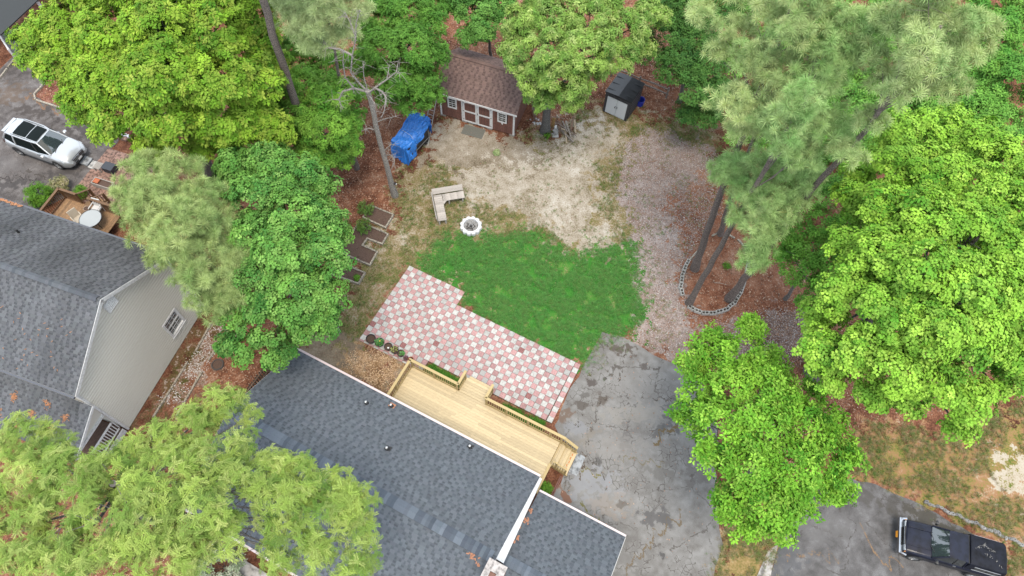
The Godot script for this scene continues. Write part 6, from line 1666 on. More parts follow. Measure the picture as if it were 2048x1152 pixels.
func raised_bed(label: String, pts: Array) -> void:
	var o := Vector3(pts[0], 0, pts[1])
	var b := thing("raised_bed", label, "planter", o)
	var woods := []
	for i in 3: woods.append(mat("bed_timber_%d" % i, Color(0.36, 0.32, 0.26) * (0.85 + 0.12 * i), 0.9, "weathered", Vector3(0.9, 1.6, 0.9)))
	var n := pts.size() / 2
	var poly := PackedVector2Array()
	for i in n:
		var p := Vector2(pts[i * 2], pts[i * 2 + 1]); var q := Vector2(pts[(i * 2 + 2) % pts.size()], pts[(i * 2 + 3) % pts.size()])
		var d := (q - p).normalized()
		timber(b, p + d * 0.045, q - d * 0.045 + d * 0.088, woods[i % 3], 0.085, 0.17 + 0.002 * (i % 3), "frame_board")
		poly.append(p - Vector2(o.x, o.z))
	var s := Shape.new()
	s.slab(poly, 0.09, 0.1)
	part("soil", s.mesh(), mat("bed_soil", tone(156, 124, 108), 0.97, "soil", Vector3(1.6, 1.6, 1.6)), b)
	var cl := Shape.new()
	for i in 90:
		var p := poly[0]
		for tr in 12:
			p = Vector2(rng.randf_range(-1.0, 3.0), rng.randf_range(-0.5, 3.0))
			if Geometry2D.is_point_in_polygon(p, poly): break
		if Geometry2D.is_point_in_polygon(p, poly):
			cl.box(Vector3(p.x, 0.105, p.y), Vector3(0.05, 0.02, 0.03), Color.WHITE * rng.randf_range(0.6, 1.7), turn_y(rng.randf() * 6.0))
	if cl.v.size(): stuff(part("clods", cl.mesh(), mats["bed_soil"], b))

func beds() -> void:
	raised_bed("square raised bed of grey timber nearest the dead tree", [-4.17, -2.42, -2.63, -2.5, -2.55, -1.5, -4.1, -1.48])
	raised_bed("large notched raised bed of grey timber with bare soil", [-4.12, -1.13, -2.18, -1.18, -2.12, -0.45, -3.08, -0.36, -3.08, 0.17, -2.08, 0.14, -1.98, 1.08, -4.0, 1.16])
	raised_bed("narrow raised bed of grey timber under the maple edge", [-3.75, 1.8, -1.95, 1.64, -1.88, 2.4, -3.68, 2.62])

func pots() -> void:
	var labels := ["largest black flower pot with bare brown soil at the row's end", "flower pot overflowing with green leaves and a yellow flower", "black flower pot holding soil and a white stone", "black flower pot with sparse yellow-green sprouts", "black flower pot with a small green plant to one side", "small dark purple flower pot", "small orange clay pot beside the deck corner"]
	var xs := [0.64, 1.15, 1.7, 2.1, 2.49, 2.84, 3.13]
	var zs := [5.0, 4.95, 4.94, 4.94, 4.94, 5.03, 4.98]
	var rs := [0.26, 0.25, 0.22, 0.21, 0.2, 0.13, 0.15]
	var black: Material = mats["black_rubber"]
	for i in 7:
		var p := thing("flower_pot", labels[i], "flower pot", Vector3(xs[i], 0.042, zs[i]), 0.0, "pots in a row along the patio edge")
		var r: float = rs[i]; var h: float = r * 1.15
		var s := Shape.new()
		s.lathe(Vector3.ZERO, [Vector2(r * 0.7, 0), Vector2(r * 0.95, h), Vector2(r * 1.03, h), Vector2(r * 1.03, h - 0.03), Vector2(r * 0.96, h - 0.035)], 22)
		s.lathe(Vector3.ZERO, [Vector2(r * 0.92, h), Vector2(r * 0.86, h * 0.8)], 22)
		part("pot_body", s.mesh(), [black, black, black, black, black, mat("purple_glaze", Color(0.06, 0.012, 0.03), 0.25), mat("terracotta", Color(0.4, 0.11, 0.04), 0.8)][i], p)
		s = Shape.new()
		s.lathe(Vector3.ZERO, [Vector2(0.0, h * 0.84), Vector2(r * 0.88, h * 0.82)], 22)
		part("soil", s.mesh(), mat("pot_soil", tone(136, 108, 88), 0.97, "soil", Vector3(4, 4, 4)), p)
		if i in [1, 3, 4, 5]:
			var l := Shape.new()
			var n: int = [0, 90, 26, 16, 40, 14][i] if i != 3 else 26
			for k in n:
				var a := rng.randf() * TAU
				var q := Vector3(cos(a), 0, sin(a)) * rng.randf() * r * (0.85 if i != 4 else 0.5) + (Vector3(0.07, 0, 0) if i == 4 else Vector3.ZERO)
				var d := Vector3(cos(a), rng.randf_range(0.3, 1.2), sin(a)).normalized()
				var v := rng.randf_range(0.7, 1.2)
				leaf_into(l, q + Vector3(0, h * 0.85 + rng.randf() * 0.06, 0), d, (Vector3.UP - d * d.y).normalized(), 0.1, [0.2, 0.26, 0.0], 0.3, Color(v, v, v))
			part("plant", l.mesh(), [null, mat("pot_green", Color(0.05, 0.2, 0.03), 0.5), null, mat("pot_sprout", Color(0.22, 0.25, 0.06), 0.6), mats.get("pot_green"), mat("pot_purple", Color(0.12, 0.03, 0.06), 0.5)][i], p)
		if i == 1: block("flower", Vector3(0.06, 0.03, 0.06), Vector3(0.03, h + 0.09, -0.03), mat("yellow_petal", Color(0.6, 0.45, 0.08), 0.6), p)
		if i == 2: block("white_stone", Vector3(0.09, 0.05, 0.07), Vector3(0.04, h * 0.86, 0.06), mats["white_paint"], p, turn_y(0.5))

func block_ring() -> void:
	var r := thing("block_edging", "curved edging of hollow concrete blocks round the pine trunks", "edging", Vector3(15.8, 0, -7.4))
	var conc := []
	for i in 3: conc.append(mat("cinder_%d" % i, Color(0.56, 0.55, 0.52) * (0.88 + 0.1 * i), 0.95, "speckle", Vector3(3, 3, 3)))
	var s := Shape.new()
	for z in [-0.085, 0.085]: s.box(Vector3(0, 0.1, z), Vector3(0.395, 0.2, 0.03))
	for x in [-0.183, 0.0, 0.183]: s.box(Vector3(x, 0.1, 0), Vector3(0.03, 0.198, 0.14))
	s.box(Vector3(0, 0.02, 0), Vector3(0.34, 0.03, 0.13), Color(0.12, 0.08, 0.06))
	var bm := s.mesh()
	var lines := [[14.12, -7.95, 14.1, -7.4, 14.14, -6.85, 14.32, -6.1, 14.62, -5.6], [15.15, -5.12, 15.5, -5.03, 16.05, -5.08, 16.6, -5.36, 17.14, -5.92, 17.42, -6.6, 17.5, -7.3, 17.47, -8.0, 17.36, -8.9, 17.2, -9.9]]
	for ln in lines:
		var acc := 0.0
		var i := 0
		while i < ln.size() - 2:
			var a := Vector2(ln[i], ln[i + 1]); var b := Vector2(ln[i + 2], ln[i + 3])
			var d := b - a
			while acc + 0.2 < d.length():
				var p := a + d.normalized() * (acc + 0.2)
				part("concrete_block", bm, conc[rng.randi() % 3], r, Vector3(p.x, rng.randf() * 0.01, p.y) - r.position, turn_y(-atan2(d.y, d.x) + rng.randfn() * 0.05))
				acc += 0.415
			acc -= d.length()
			if acc < -0.2: acc = -0.2
			i += 2
	var pale: Material = mats["bed_timber_2"]
	for e in [[14.15, -8.0, 14.35, -8.8], [14.36, -8.85, 14.6, -9.6], [14.75, -10.2, 15.0, -10.6], [15.4, -10.8, 16.0, -10.7], [16.2, -10.7, 17.1, -10.2]]:
		timber(r, Vector2(e[0], e[1]), Vector2(e[2], e[3]), pale, 0.09, 0.09, "plank")
	var st := thing("fallen_stick", "pale fallen stick lying inside the concrete block ring", "stick", Vector3(16.3, 0.03, -7.4))
	var q := Shape.new()
	q.tube([Vector3(-0.35, 0, 0.12), Vector3(0, 0.02, 0.0), Vector3(0.38, 0.01, -0.08)], [0.014, 0.013, 0.008], 5)
	part("stick", q.mesh(), mat("pale_stick", Color(0.42, 0.36, 0.3), 0.9), st)

func fences() -> void:
	var brown := mat("old_picket", Color(0.19, 0.135, 0.1), 0.9, "weathered", Vector3(2, 1, 2))
	var f := thing("picket_fence", "weathered brown picket fence between the two houses", "fence", Vector3(-3.2, 0, 6.4))
	for i in 33:
		var z := 0.1 + i * 0.15
		block("picket", Vector3(0.02, 0.92, 0.085), Vector3(0.03 + 0.02 * sin(i * 1.7), 0.5, z), brown, f, Basis(Vector3.RIGHT, rng.randfn() * 0.02))
	for y in [0.25, 0.78]: block("rail", Vector3(0.06, 0.08, 5.0), Vector3(0.075, y, 2.55), brown, f)
	for z in [0.0, 2.65, 5.05]: block("post", Vector3(0.1, 1.05, 0.1), Vector3(0.13, 0.52, z), brown, f)
	var g := thing("rail_fence", "old grey split rail fence behind the small plastic shed", "fence", Vector3(4.3, 0, -19.1))
	var grey := mat("grey_rail", Color(0.27, 0.23, 0.2), 0.9, "weathered", Vector3(1, 2, 2))
	for k in 3:
		var x := k * 2.0
		block("post", Vector3(0.1, 0.95, 0.1), Vector3(x, 0.47, 0), grey, g)
		if k < 2:
			for y in [0.4, 0.8]:
				var s := Shape.new()
				s.tube([Vector3(x - 0.1, y, 0.03), Vector3(x + 1.0, y + 0.03, 0.0), Vector3(x + 2.1, y - 0.02, 0.03)], [0.05, 0.055, 0.045], 6)
				part("rail", s.mesh(), grey, g)
	var lg := thing("fallen_log", "short grey log lying at the edge of the bare soil near the maple", "log", Vector3(-1.4, 0.05, 5.2))
	var s2 := Shape.new()
	s2.tube([Vector3(-0.3, 0, -0.25), Vector3(0.32, 0.01, 0.25)], [0.06, 0.055], 8)
	part("log_body", s2.mesh(), mats["dead_wood"], lg)
	# landscape timbers beside the beige house
	var tm: Material = mats["bed_timber_1"]
	var t1 := thing("landscape_timber", "broken line of grey landscape timbers nearest the beige house", "timber", Vector3(-7.3, 0, 9.5))
	timber(t1, Vector2(-7.62, 8.2), Vector2(-7.3, 9.9), tm, 0.1, 0.09)
	timber(t1, Vector2(-7.28, 10.6), Vector2(-7.1, 11.9), tm, 0.1, 0.09)
	timber(t1, Vector2(-7.09, 11.95), Vector2(-6.85, 13.8), tm, 0.1, 0.09)
	var t2 := thing("landscape_timber", "line of grey landscape timbers on the far side of the white pebbles", "timber", Vector3(-6.2, 0, 10.5))
	timber(t2, Vector2(-6.6, 8.4), Vector2(-6.35, 10.0), tm, 0.1, 0.09)
	timber(t2, Vector2(-6.25, 10.7), Vector2(-5.85, 13.2), tm, 0.1, 0.09)
	var rg := thing("old_planter_ring", "low dark ring half buried in leaves between the two houses", "planter", Vector3(-5.8, 0, 9.98))
	var s3 := Shape.new()
	s3.lathe(Vector3.ZERO, [Vector2(0.24, 0.0), Vector2(0.27, 0.09), Vector2(0.31, 0.09), Vector2(0.34, 0.0)], 18, Color.WHITE, 0.08, 5)
	part("ring", s3.mesh(), mat("old_rubber", Color(0.07, 0.06, 0.055), 0.9), rg)
	var s4 := Shape.new()
	s4.lathe(Vector3.ZERO, [Vector2(0, 0.05), Vector2(0.26, 0.04)], 18)
	part("soil", s4.mesh(), mats["bed_soil"], rg)
	# stones along the neighbour's drive
	var sb := thing("stone_border", "row of rough grey stones along the drive above the pickup", "edging", Vector3(31.8, 0, -0.5))
	var gm := []
	for i in 4: gm.append(mat("field_stone_%d" % i, Color(0.36, 0.355, 0.35) * (0.72 + 0.16 * i), 0.92, "speckle", Vector3(2, 2, 2)))
	for i in 26:
		var st := Shape.new()
		var rings := []
		for k in 4:
			var ring := PackedVector3Array()
			for a in 8:
				var rr: float = [1.0, 1.05, 0.8, 0.25][k] * rng.randf_range(0.8, 1.15)
				ring.append(Vector3(cos(a * PI / 4) * 0.13 * rr, [0.0, 0.06, 0.11, 0.125][k], sin(a * PI / 4) * 0.085 * rr))
			rings.append(ring)
		st.loft(rings, true)
		part("stone", st.mesh(), gm[rng.randi() % 4], sb, Vector3(-2.3 + i * 0.183, -0.01, 0.05 * sin(i * 1.3) - 0.006 * i), turn_y(rng.randfn() * 0.4).scaled(Vector3.ONE * rng.randf_range(0.75, 1.25)))
	setting("verge_strip", slab_mesh([23.2, 5.4, 23.55, 4.85, 23.66, 6.4, 23.8, 9.0, 23.1, 9.0, 23.1, 6.7], 0.0, 0.03), mats["pale_concrete"])

func junk() -> void:
	var woods := [mat("scrap_grey", Color(0.32, 0.27, 0.23), 0.9, "weathered", Vector3(1, 1, 1)), mat("scrap_brown", Color(0.2, 0.12, 0.08), 0.9, "weathered", Vector3(1, 1, 1)), mat("scrap_pale", Color(0.46, 0.36, 0.25), 0.9, "weathered", Vector3(1, 1, 1))]
	var pile := thing("scrap_wood_pile", "heap of scrap boards and branches beside the oak between the sheds", "wood pile", Vector3(3.5, 0, -13.2))
	for i in 11:
		block("board", Vector3(rng.randf_range(0.8, 1.5), 0.04, 0.1), Vector3(0.2 + rng.randfn() * 0.3, 0.06 + i * 0.025, rng.randfn() * 0.3), woods[i % 3], pile, turn_y(-0.7 + rng.randfn() * 0.35) * Basis(Vector3(0, 0, 1), rng.randfn() * 0.06))
	for i in 9:
		var s := Shape.new()
		var d := Vector3(cos(0.5 + rng.randfn() * 0.5), 0.08, sin(0.5 + rng.randfn() * 0.5)) * rng.randf_range(0.4, 0.8)
		s.tube([-d, Vector3(0, 0.05, 0), d], [0.02, 0.022, 0.012], 5)
		part("stick", s.mesh(), woods[i % 2], pile, Vector3(rng.randfn() * 0.4, 0.12 + 0.02 * i, rng.randfn() * 0.35))
	var c := thing("orange_board", "short tan board standing against the oak trunk", "board", Vector3(2.72, 0, -13.3))
	block("plank", Vector3(0.2, 0.7, 0.05), Vector3(0, 0.34, 0), mat("tan_wood", Color(0.42, 0.25, 0.09), 0.8, "grain", Vector3(2, 1, 2)), c, Basis(Vector3.RIGHT, -0.25))
	var bg := thing("white_jug", "white plastic jug among the scrap wood by the oak", "jug", Vector3(2.98, 0.02, -13.15))
	var s := Shape.new()
	s.lathe(Vector3.ZERO, [Vector2(0, 0), Vector2(0.09, 0.0), Vector2(0.1, 0.2), Vector2(0.05, 0.28), Vector2(0.03, 0.33), Vector2(0, 0.33)], 14)
	part("jug_body", s.mesh(), mats["white_paint"], bg)
	var sl := thing("paving_slab", "pale broken paving slabs lying by the scrap wood", "slab", Vector3(3.2, 0.02, -12.65), 0.5)
	block("slab", Vector3(0.42, 0.05, 0.34), Vector3(0, 0.02, 0), mats["pale_concrete"], sl)
	block("slab", Vector3(0.34, 0.05, 0.3), Vector3(0.05, 0.07, -0.3), mats["pale_concrete"], sl, turn_y(0.4) * Basis(Vector3.RIGHT, 0.15))
	var rk := thing("rubble_heap", "small heap of white rubble left of the oak trunk", "rubble", Vector3(1.65, 0, -13.1))
	for i in 14:
		var st := Shape.new()
		var rings := []
		for k in 3:
			var ring := PackedVector3Array()
			for a in 6: ring.append(Vector3(cos(a * PI / 3), [0.0, 0.6, 1.0][k], sin(a * PI / 3)) * Vector3([1.0, 0.9, 0.3][k], 0.9, [1.0, 0.9, 0.3][k]) * rng.randf_range(0.05, 0.08))
			rings.append(ring)
		st.loft(rings, true)
		part("rubble_piece", st.mesh(), mats["white_concrete"], rk, Vector3(rng.randfn() * 0.22, 0.0, rng.randfn() * 0.12), turn_y(rng.randf() * 6.0))
	var pk := thing("stacked_pickets", "bundle of old pickets leaning at the right side of the brown shed", "boards", Vector3(1.05, 0, -13.3), 0.15)
	for i in 6: block("picket", Vector3(0.09, 1.1, 0.03), Vector3(0.08 + 0.05 * i, 0.5, -0.5 + i * 0.16), woods[i % 2], pk, Basis(Vector3(0, 0, 1), 0.2))

# --- neighbour's side on the left -------------------------------------------------------------------
func left_yard() -> void:
	var turn := deg_to_rad(8.2)
	var slabs := Node3D.new()
	slabs.name = "paved_terrace"
	slabs.set_meta("kind", "structure")
	add_child(slabs)
	var red := []
	for i in 3: red.append(mat("red_slab_%d" % i, Color(0.3, 0.18, 0.14) * (0.9 + 0.12 * i), 0.9, "weathered", Vector3(0.5, 1, 0.5)))
	for i in 5:
		for j in 6:
			var p := Vector2(-20.85 + i * 0.72, 1.55 + j * 0.66)
			if i == 0 and j > 4: continue
			part("paving_slab", box_mesh(Vector3(0.7, 0.05, 0.64)), red[(i * 2 + j) % 3], slabs, Vector3(p.x + 0.36 + j * 0.08, 0.025 + rng.randf() * 0.004, p.y + 0.33 - i * 0.1), turn_y(turn))
	var wall := thing("low_brick_wall", "low red brick wall with pale stones under the huge oak", "wall", Vector3(-20.9, 0, 0.6), turn)
	for r in 2:
		for i in 5:
			block("brick", Vector3(0.21, 0.1, 0.2), Vector3(-0.4 + i * 0.22 + (0.1 if r == 1 else 0.0), 0.05 + r * 0.105, 0.1), red[(i + r) % 3], wall)
	for i in 5: block("stone", Vector3(0.2, 0.12, 0.18), Vector3(-0.35 + i * 0.22, 0.06, -0.2), mats["white_concrete"], wall, turn_y(i * 0.7))
	var step := thing("stone_steps", "grey stone step slabs in front of the silver car", "steps", Vector3(-21.0, 0, 3.0), turn)
	block("step_slab", Vector3(0.55, 0.14, 0.6), Vector3(-0.3, 0.07, 0.0), mats["grey_pad"], step)
	block("step_slab", Vector3(0.5, 0.1, 0.55), Vector3(0.3, 0.05, 0.1), mat("light_stone", Color(0.5, 0.49, 0.47), 0.9, "blotch", Vector3.ONE), step)
	var seat := thing("slatted_stool", "small grey slatted stool between the steps and the black mat", "stool", Vector3(-20.1, 0.05, 3.1), turn)
	for i in 6: block("slat", Vector3(0.05, 0.03, 0.5), Vector3(-0.2 + i * 0.08, 0.4, 0), mats["grey_wood_1"], seat)
	for x in [-0.2, 0.2]:
		for z in [-0.2, 0.2]: block("leg", Vector3(0.05, 0.4, 0.05), Vector3(x, 0.2, z), mats["grey_wood_0"], seat)
	var bm := thing("black_box", "flat black storage box on the red terrace", "box", Vector3(-19.5, 0.05, 2.85), turn)
	block("box_body", Vector3(0.66, 0.4, 0.5), Vector3(0, 0.2, 0), mat("slate_box", Color(0.03, 0.035, 0.045), 0.6), bm)
	block("box_lid", Vector3(0.7, 0.04, 0.54), Vector3(0, 0.42, 0), mats["slate_box"], bm)
	var pl := thing("wooden_planter", "wooden planter trough with a red topped pot on the terrace", "planter", Vector3(-19.0, 0.05, 3.95), turn)
	for s in [-0.22, 0.22]: block("side_board", Vector3(1.3, 0.36, 0.03), Vector3(0, 0.2, s), mats["grey_wood_2"], pl)
	for s in [-0.63, 0.63]: block("end_board", Vector3(0.03, 0.36, 0.41), Vector3(s, 0.2, 0), mats["grey_wood_2"], pl)
	block("soil", Vector3(1.2, 0.02, 0.4), Vector3(0, 0.3, 0), mats["bed_soil"], pl)
	block("red_tray", Vector3(0.34, 0.06, 0.3), Vector3(-0.4, 0.38, 0), mats["terracotta"], pl)
	# brown deck
	var o := Vector3(-19.8, 0, 5.85)
	var d := thing("brown_deck", "stained brown side deck with dark railings behind the beige house", "deck", o, turn)
	var b := []
	for i in 4: b.append(mat("stained_board_%d" % i, Color(0.34, 0.2, 0.1) * (0.8 + 0.13 * i), 0.7, "grain", Vector3(4, 2, 0.5)))
	var rail := mat("stained_rail", Color(0.2, 0.105, 0.045), 0.65, "grain", Vector3(1.4, 1.4, 1.4))
	for i in 26: block("deck_board", Vector3(0.134, 0.03, 1.9), Vector3(0.1 + i * 0.14, 0.7, 1.0), b[rng.randi() % 4], d)
	block("fascia", Vector3(3.7, 0.2, 0.04), Vector3(1.85, 0.6, 0.03), rail, d)
	block("fascia", Vector3(0.04, 0.2, 1.9), Vector3(0.01, 0.6, 1.0), rail, d)
	for x in [0.1, 1.9, 3.6]: block("footing_post", Vector3(0.1, 0.6, 0.1), Vector3(x, 0.3, 0.1), rail, d)
	deck_rail(d, Vector3(0, 0, 0), Vector3(0, 0, 1.6), 0.7, rail, [0.02, 0.98], 0.14, 0.9, 0.13)
	deck_rail(d, Vector3(0.08, 0, 0), Vector3(1.1, 0, 0.0), 0.7, rail, [0.98], 0.14, 0.9, 0.13)
	deck_rail(d, Vector3(2.0, 0, 0), Vector3(3.6, 0, 0.0), 0.7, rail, [0.02, 0.98], 0.14, 0.9, 0.13)
	for i in 3: block("tread", Vector3(0.9, 0.04, 0.28), Vector3(1.55, 0.52 - i * 0.17, -0.15 - i * 0.28), b[i], d)
	for x in [1.08, 2.02]:
		var s := Shape.new()
		s.bar(Vector3(x, 1.55, 0.0), Vector3(x, 0.95, -0.85), 0.12, 0.04)
		s.bar(Vector3(x, 0.9, 0.0), Vector3(x, 0.3, -0.85), 0.04, 0.08)
		part("stair_rail", s.mesh(), rail, d)
		for i in 6: block("baluster", Vector3(0.036, 0.62, 0.036), Vector3(x, 1.18 - i * 0.1, -0.07 - i * 0.14), rail, d)
		block("post", Vector3(0.09, 1.0, 0.09), Vector3(x, 0.5, -0.86), rail, d)
	var tb := thing("glass_table", "round glass topped table on the brown side deck", "table", Vector3(-16.9, 0.715, 6.5))
	var s := Shape.new()
	s.lathe(Vector3.ZERO, [Vector2(0, 0.73), Vector2(0.6, 0.73), Vector2(0.6, 0.715), Vector2(0, 0.715)], 28)
	part("table_top", s.mesh(), glass("table_glass", Color(0.34, 0.36, 0.36), 0.06), tb)
	s = Shape.new()
	s.lathe(Vector3.ZERO, [Vector2(0.59, 0.74), Vector2(0.62, 0.74), Vector2(0.62, 0.7), Vector2(0.59, 0.7)], 28)
	part("rim", s.mesh(), mats["black_plastic"], tb)
	for k in 4:
		s = Shape.new()
		s.tube([Vector3(cos(k * 1.57) * 0.42, 0, sin(k * 1.57) * 0.42), Vector3(cos(k * 1.57) * 0.35, 0.71, sin(k * 1.57) * 0.35)], [0.02, 0.02], 6)
		part("leg", s.mesh(), mats["black_plastic"], tb)
	for c in [[-17.75, 6.75, 1.3, "cream cushioned patio chair beside the glass table", Color(0.5, 0.44, 0.36)], [-17.35, 5.75, 0.2, "white patio chair against the railing of the brown deck", Color(0.6, 0.6, 0.6)]]:
		var ch := thing("patio_chair", c[3], "chair", Vector3(c[0], 0.715, c[1]), c[2])
		var cm := mat("chair_%s" % c[3].left(5), c[4], 0.8)
		block("seat", Vector3(0.5, 0.06, 0.5), Vector3(0, 0.42, 0), cm, ch)
		block("backrest", Vector3(0.5, 0.55, 0.05), Vector3(0, 0.7, -0.27), cm, ch, Basis(Vector3.RIGHT, -0.25))
		for x in [-0.23, 0.23]:
			for z in [-0.22, 0.22]: block("leg", Vector3(0.03, 0.42, 0.03), Vector3(x, 0.21, z), cm, ch)
			block("armrest", Vector3(0.05, 0.03, 0.46), Vector3(x * 1.1, 0.63, 0), cm, ch)
	var pt := thing("deck_pot", "clay pot by the railing corner of the brown deck", "flower pot", Vector3(-18.0, 0.715, 5.95))
	s = Shape.new()
	s.lathe(Vector3.ZERO, [Vector2(0.1, 0), Vector2(0.16, 0.28), Vector2(0.18, 0.28), Vector2(0.15, 0.24)], 16)
	part("pot_body", s.mesh(), mat("tan_pot", Color(0.35, 0.26, 0.2), 0.85), pt)
	s = Shape.new()
	s.lathe(Vector3.ZERO, [Vector2(0, 0.25), Vector2(0.155, 0.24)], 16)
	part("soil", s.mesh(), mats["bed_soil"], pt)
	# bed edging by the drive
	var e := thing("bed_edging", "pale timber edging round the leafy bed beside the side driveway", "edging", Vector3(-27.0, 0, 0.5))
	var pale: Material = mats["bed_timber_2"]
	timber(e, Vector2(-28.2, -0.55), Vector2(-28.1, 0.46), pale, 0.1, 0.12)
	timber(e, Vector2(-28.1, 0.5), Vector2(-27.67, 0.82), pale, 0.1, 0.12)
	timber(e, Vector2(-27.6, 0.82), Vector2(-24.75, 0.46), pale, 0.1, 0.12)
	timber(e, Vector2(-24.7, 0.45), Vector2(-22.6, 0.28), pale, 0.1, 0.12)
	var e2 := thing("corner_timber", "timber edging at the top left below the white railing", "edging", Vector3(-31.3, 0, -0.4))
	timber(e2, Vector2(-31.55, -1.5), Vector2(-31.3, -0.4), mats["bed_timber_0"], 0.12, 0.14)
	timber(e2, Vector2(-31.28, -0.3), Vector2(-31.0, 0.8), pale, 0.1, 0.12)
	# the far house with a grey porch
	var n := thing("far_house", "corner of a dark roofed house with a grey porch and white railing", "house", Vector3(-30.9, 0, -2.6), -0.41)
	var grey := mat("grey_porch", Color(0.22, 0.22, 0.215), 0.8, "grain", Vector3(0.4, 2, 4))
	for i in 22: block("porch_board", Vector3(3.0, 0.04, 0.135), Vector3(-0.6, 0.55, -1.6 + i * 0.14), grey, n)
	block("porch_skirt", Vector3(3.0, 0.5, 0.05), Vector3(-0.6, 0.26, 1.5), mats["white_trim"], n)
	var w: Material = mats["white_trim"]
	block("porch_rail", Vector3(2.9, 0.07, 0.09), Vector3(-0.6, 1.45, 1.44), w, n)
	block("porch_rail", Vector3(2.9, 0.06, 0.05), Vector3(-0.6, 0.7, 1.44), w, n)
	for i in 20: block("baluster", Vector3(0.035, 0.72, 0.035), Vector3(-1.98 + i * 0.145, 1.08, 1.44), w, n)
	block("post", Vector3(0.12, 1.0, 0.12), Vector3(0.85, 1.0, 1.44), w, n)
	block("wall", Vector3(4.0, 3.0, 0.15), Vector3(-2.6, 1.5, -1.75), w, n)
	block("roof", Vector3(6.0, 0.12, 8.0), Vector3(-3.0, 3.9, -0.9), mat("slate_roof", Color(0.055, 0.062, 0.066), 0.9, "speckle", Vector3(2, 2, 2)), n, turn_y(0.5) * Basis(Vector3(0, 0, 1), -0.33))

# --- vehicles: x forward, z to the right ---------------------------------------------------------------
func body_ring(x: float, yb: float, yt: float, w: float, crown_ := 0.03, shoulder := 0.82) -> PackedVector3Array:
	var p := PackedVector3Array()
	var half := [[0.9, 0.0], [1.0, 0.12], [1.0, 0.45], [0.985, shoulder - 0.1], [0.93, shoulder], [0.8, 0.97], [0.4, 1.0]]
	for q in half: p.append(Vector3(x, lerpf(yb, yt, q[1]), -w * q[0]))
	p.append(Vector3(x, yt + crown_, 0))
	for i in range(half.size() - 1, -1, -1): p.append(Vector3(x, lerpf(yb, yt, half[i][1]), w * half[i][0]))
	return p

func wheels(t: Node3D, xs: Array, track: float, r: float) -> void:
	var tyre := mat("tyre", Color(0.018, 0.018, 0.019), 0.85)
	var alloy := mat("alloy", Color(0.42, 0.43, 0.45), 0.3, "", Vector3.ONE, 0.7)
	for x in xs:
		for s in [-1.0, 1.0]:
			var w := Node3D.new()
			w.name = "wheel"
			w.position = Vector3(x, r, s * track)
			w.rotation.x = s * PI * 0.5
			t.add_child(w, true)
			var a := Shape.new()
			a.lathe(Vector3.ZERO, [Vector2(r * 0.64, 0.1), Vector2(r * 0.9, 0.11), Vector2(r, 0.06), Vector2(r, -0.08), Vector2(r * 0.9, -0.11), Vector2(r * 0.3, -0.1)], 26)
			part("tyre", a.mesh(), tyre, w)
			var b := Shape.new()
			b.lathe(Vector3.ZERO, [Vector2(r * 0.66, 0.095), Vector2(r * 0.6, 0.095), Vector2(r * 0.57, 0.03), Vector2(0, 0.03)], 24)
			for k in 5:
				var d := Vector3(cos(k * TAU / 5), 0, sin(k * TAU / 5))
				b.bar(Vector3(0, 0.08, 0), d * r * 0.62 + Vector3(0, 0.085, 0), 0.055, 0.02)
			b.lathe(Vector3.ZERO, [Vector2(0, 0.1), Vector2(0.06, 0.095), Vector2(0.07, 0.07)], 12)
			part("rim", b.mesh(), alloy, w)

func arch(t: Node3D, x: float, w: float, r: float, m: Material) -> void:
	for s in [-1.0, 1.0]:
		var a := Shape.new()
		for k in 12:
			var t0 := PI * k / 12.0; var t1 := PI * (k + 1) / 12.0
			var p0 := Vector3(cos(t0), sin(t0), 0); var p1 := Vector3(cos(t1), sin(t1), 0)
			var o := Vector3(x, 0.34, s * (w + 0.012))
			a.quad(o, o + p0 * r, o + p1 * r, o, Vector3(0, 0, s))
		part("wheel_arch", a.mesh(), m, t)

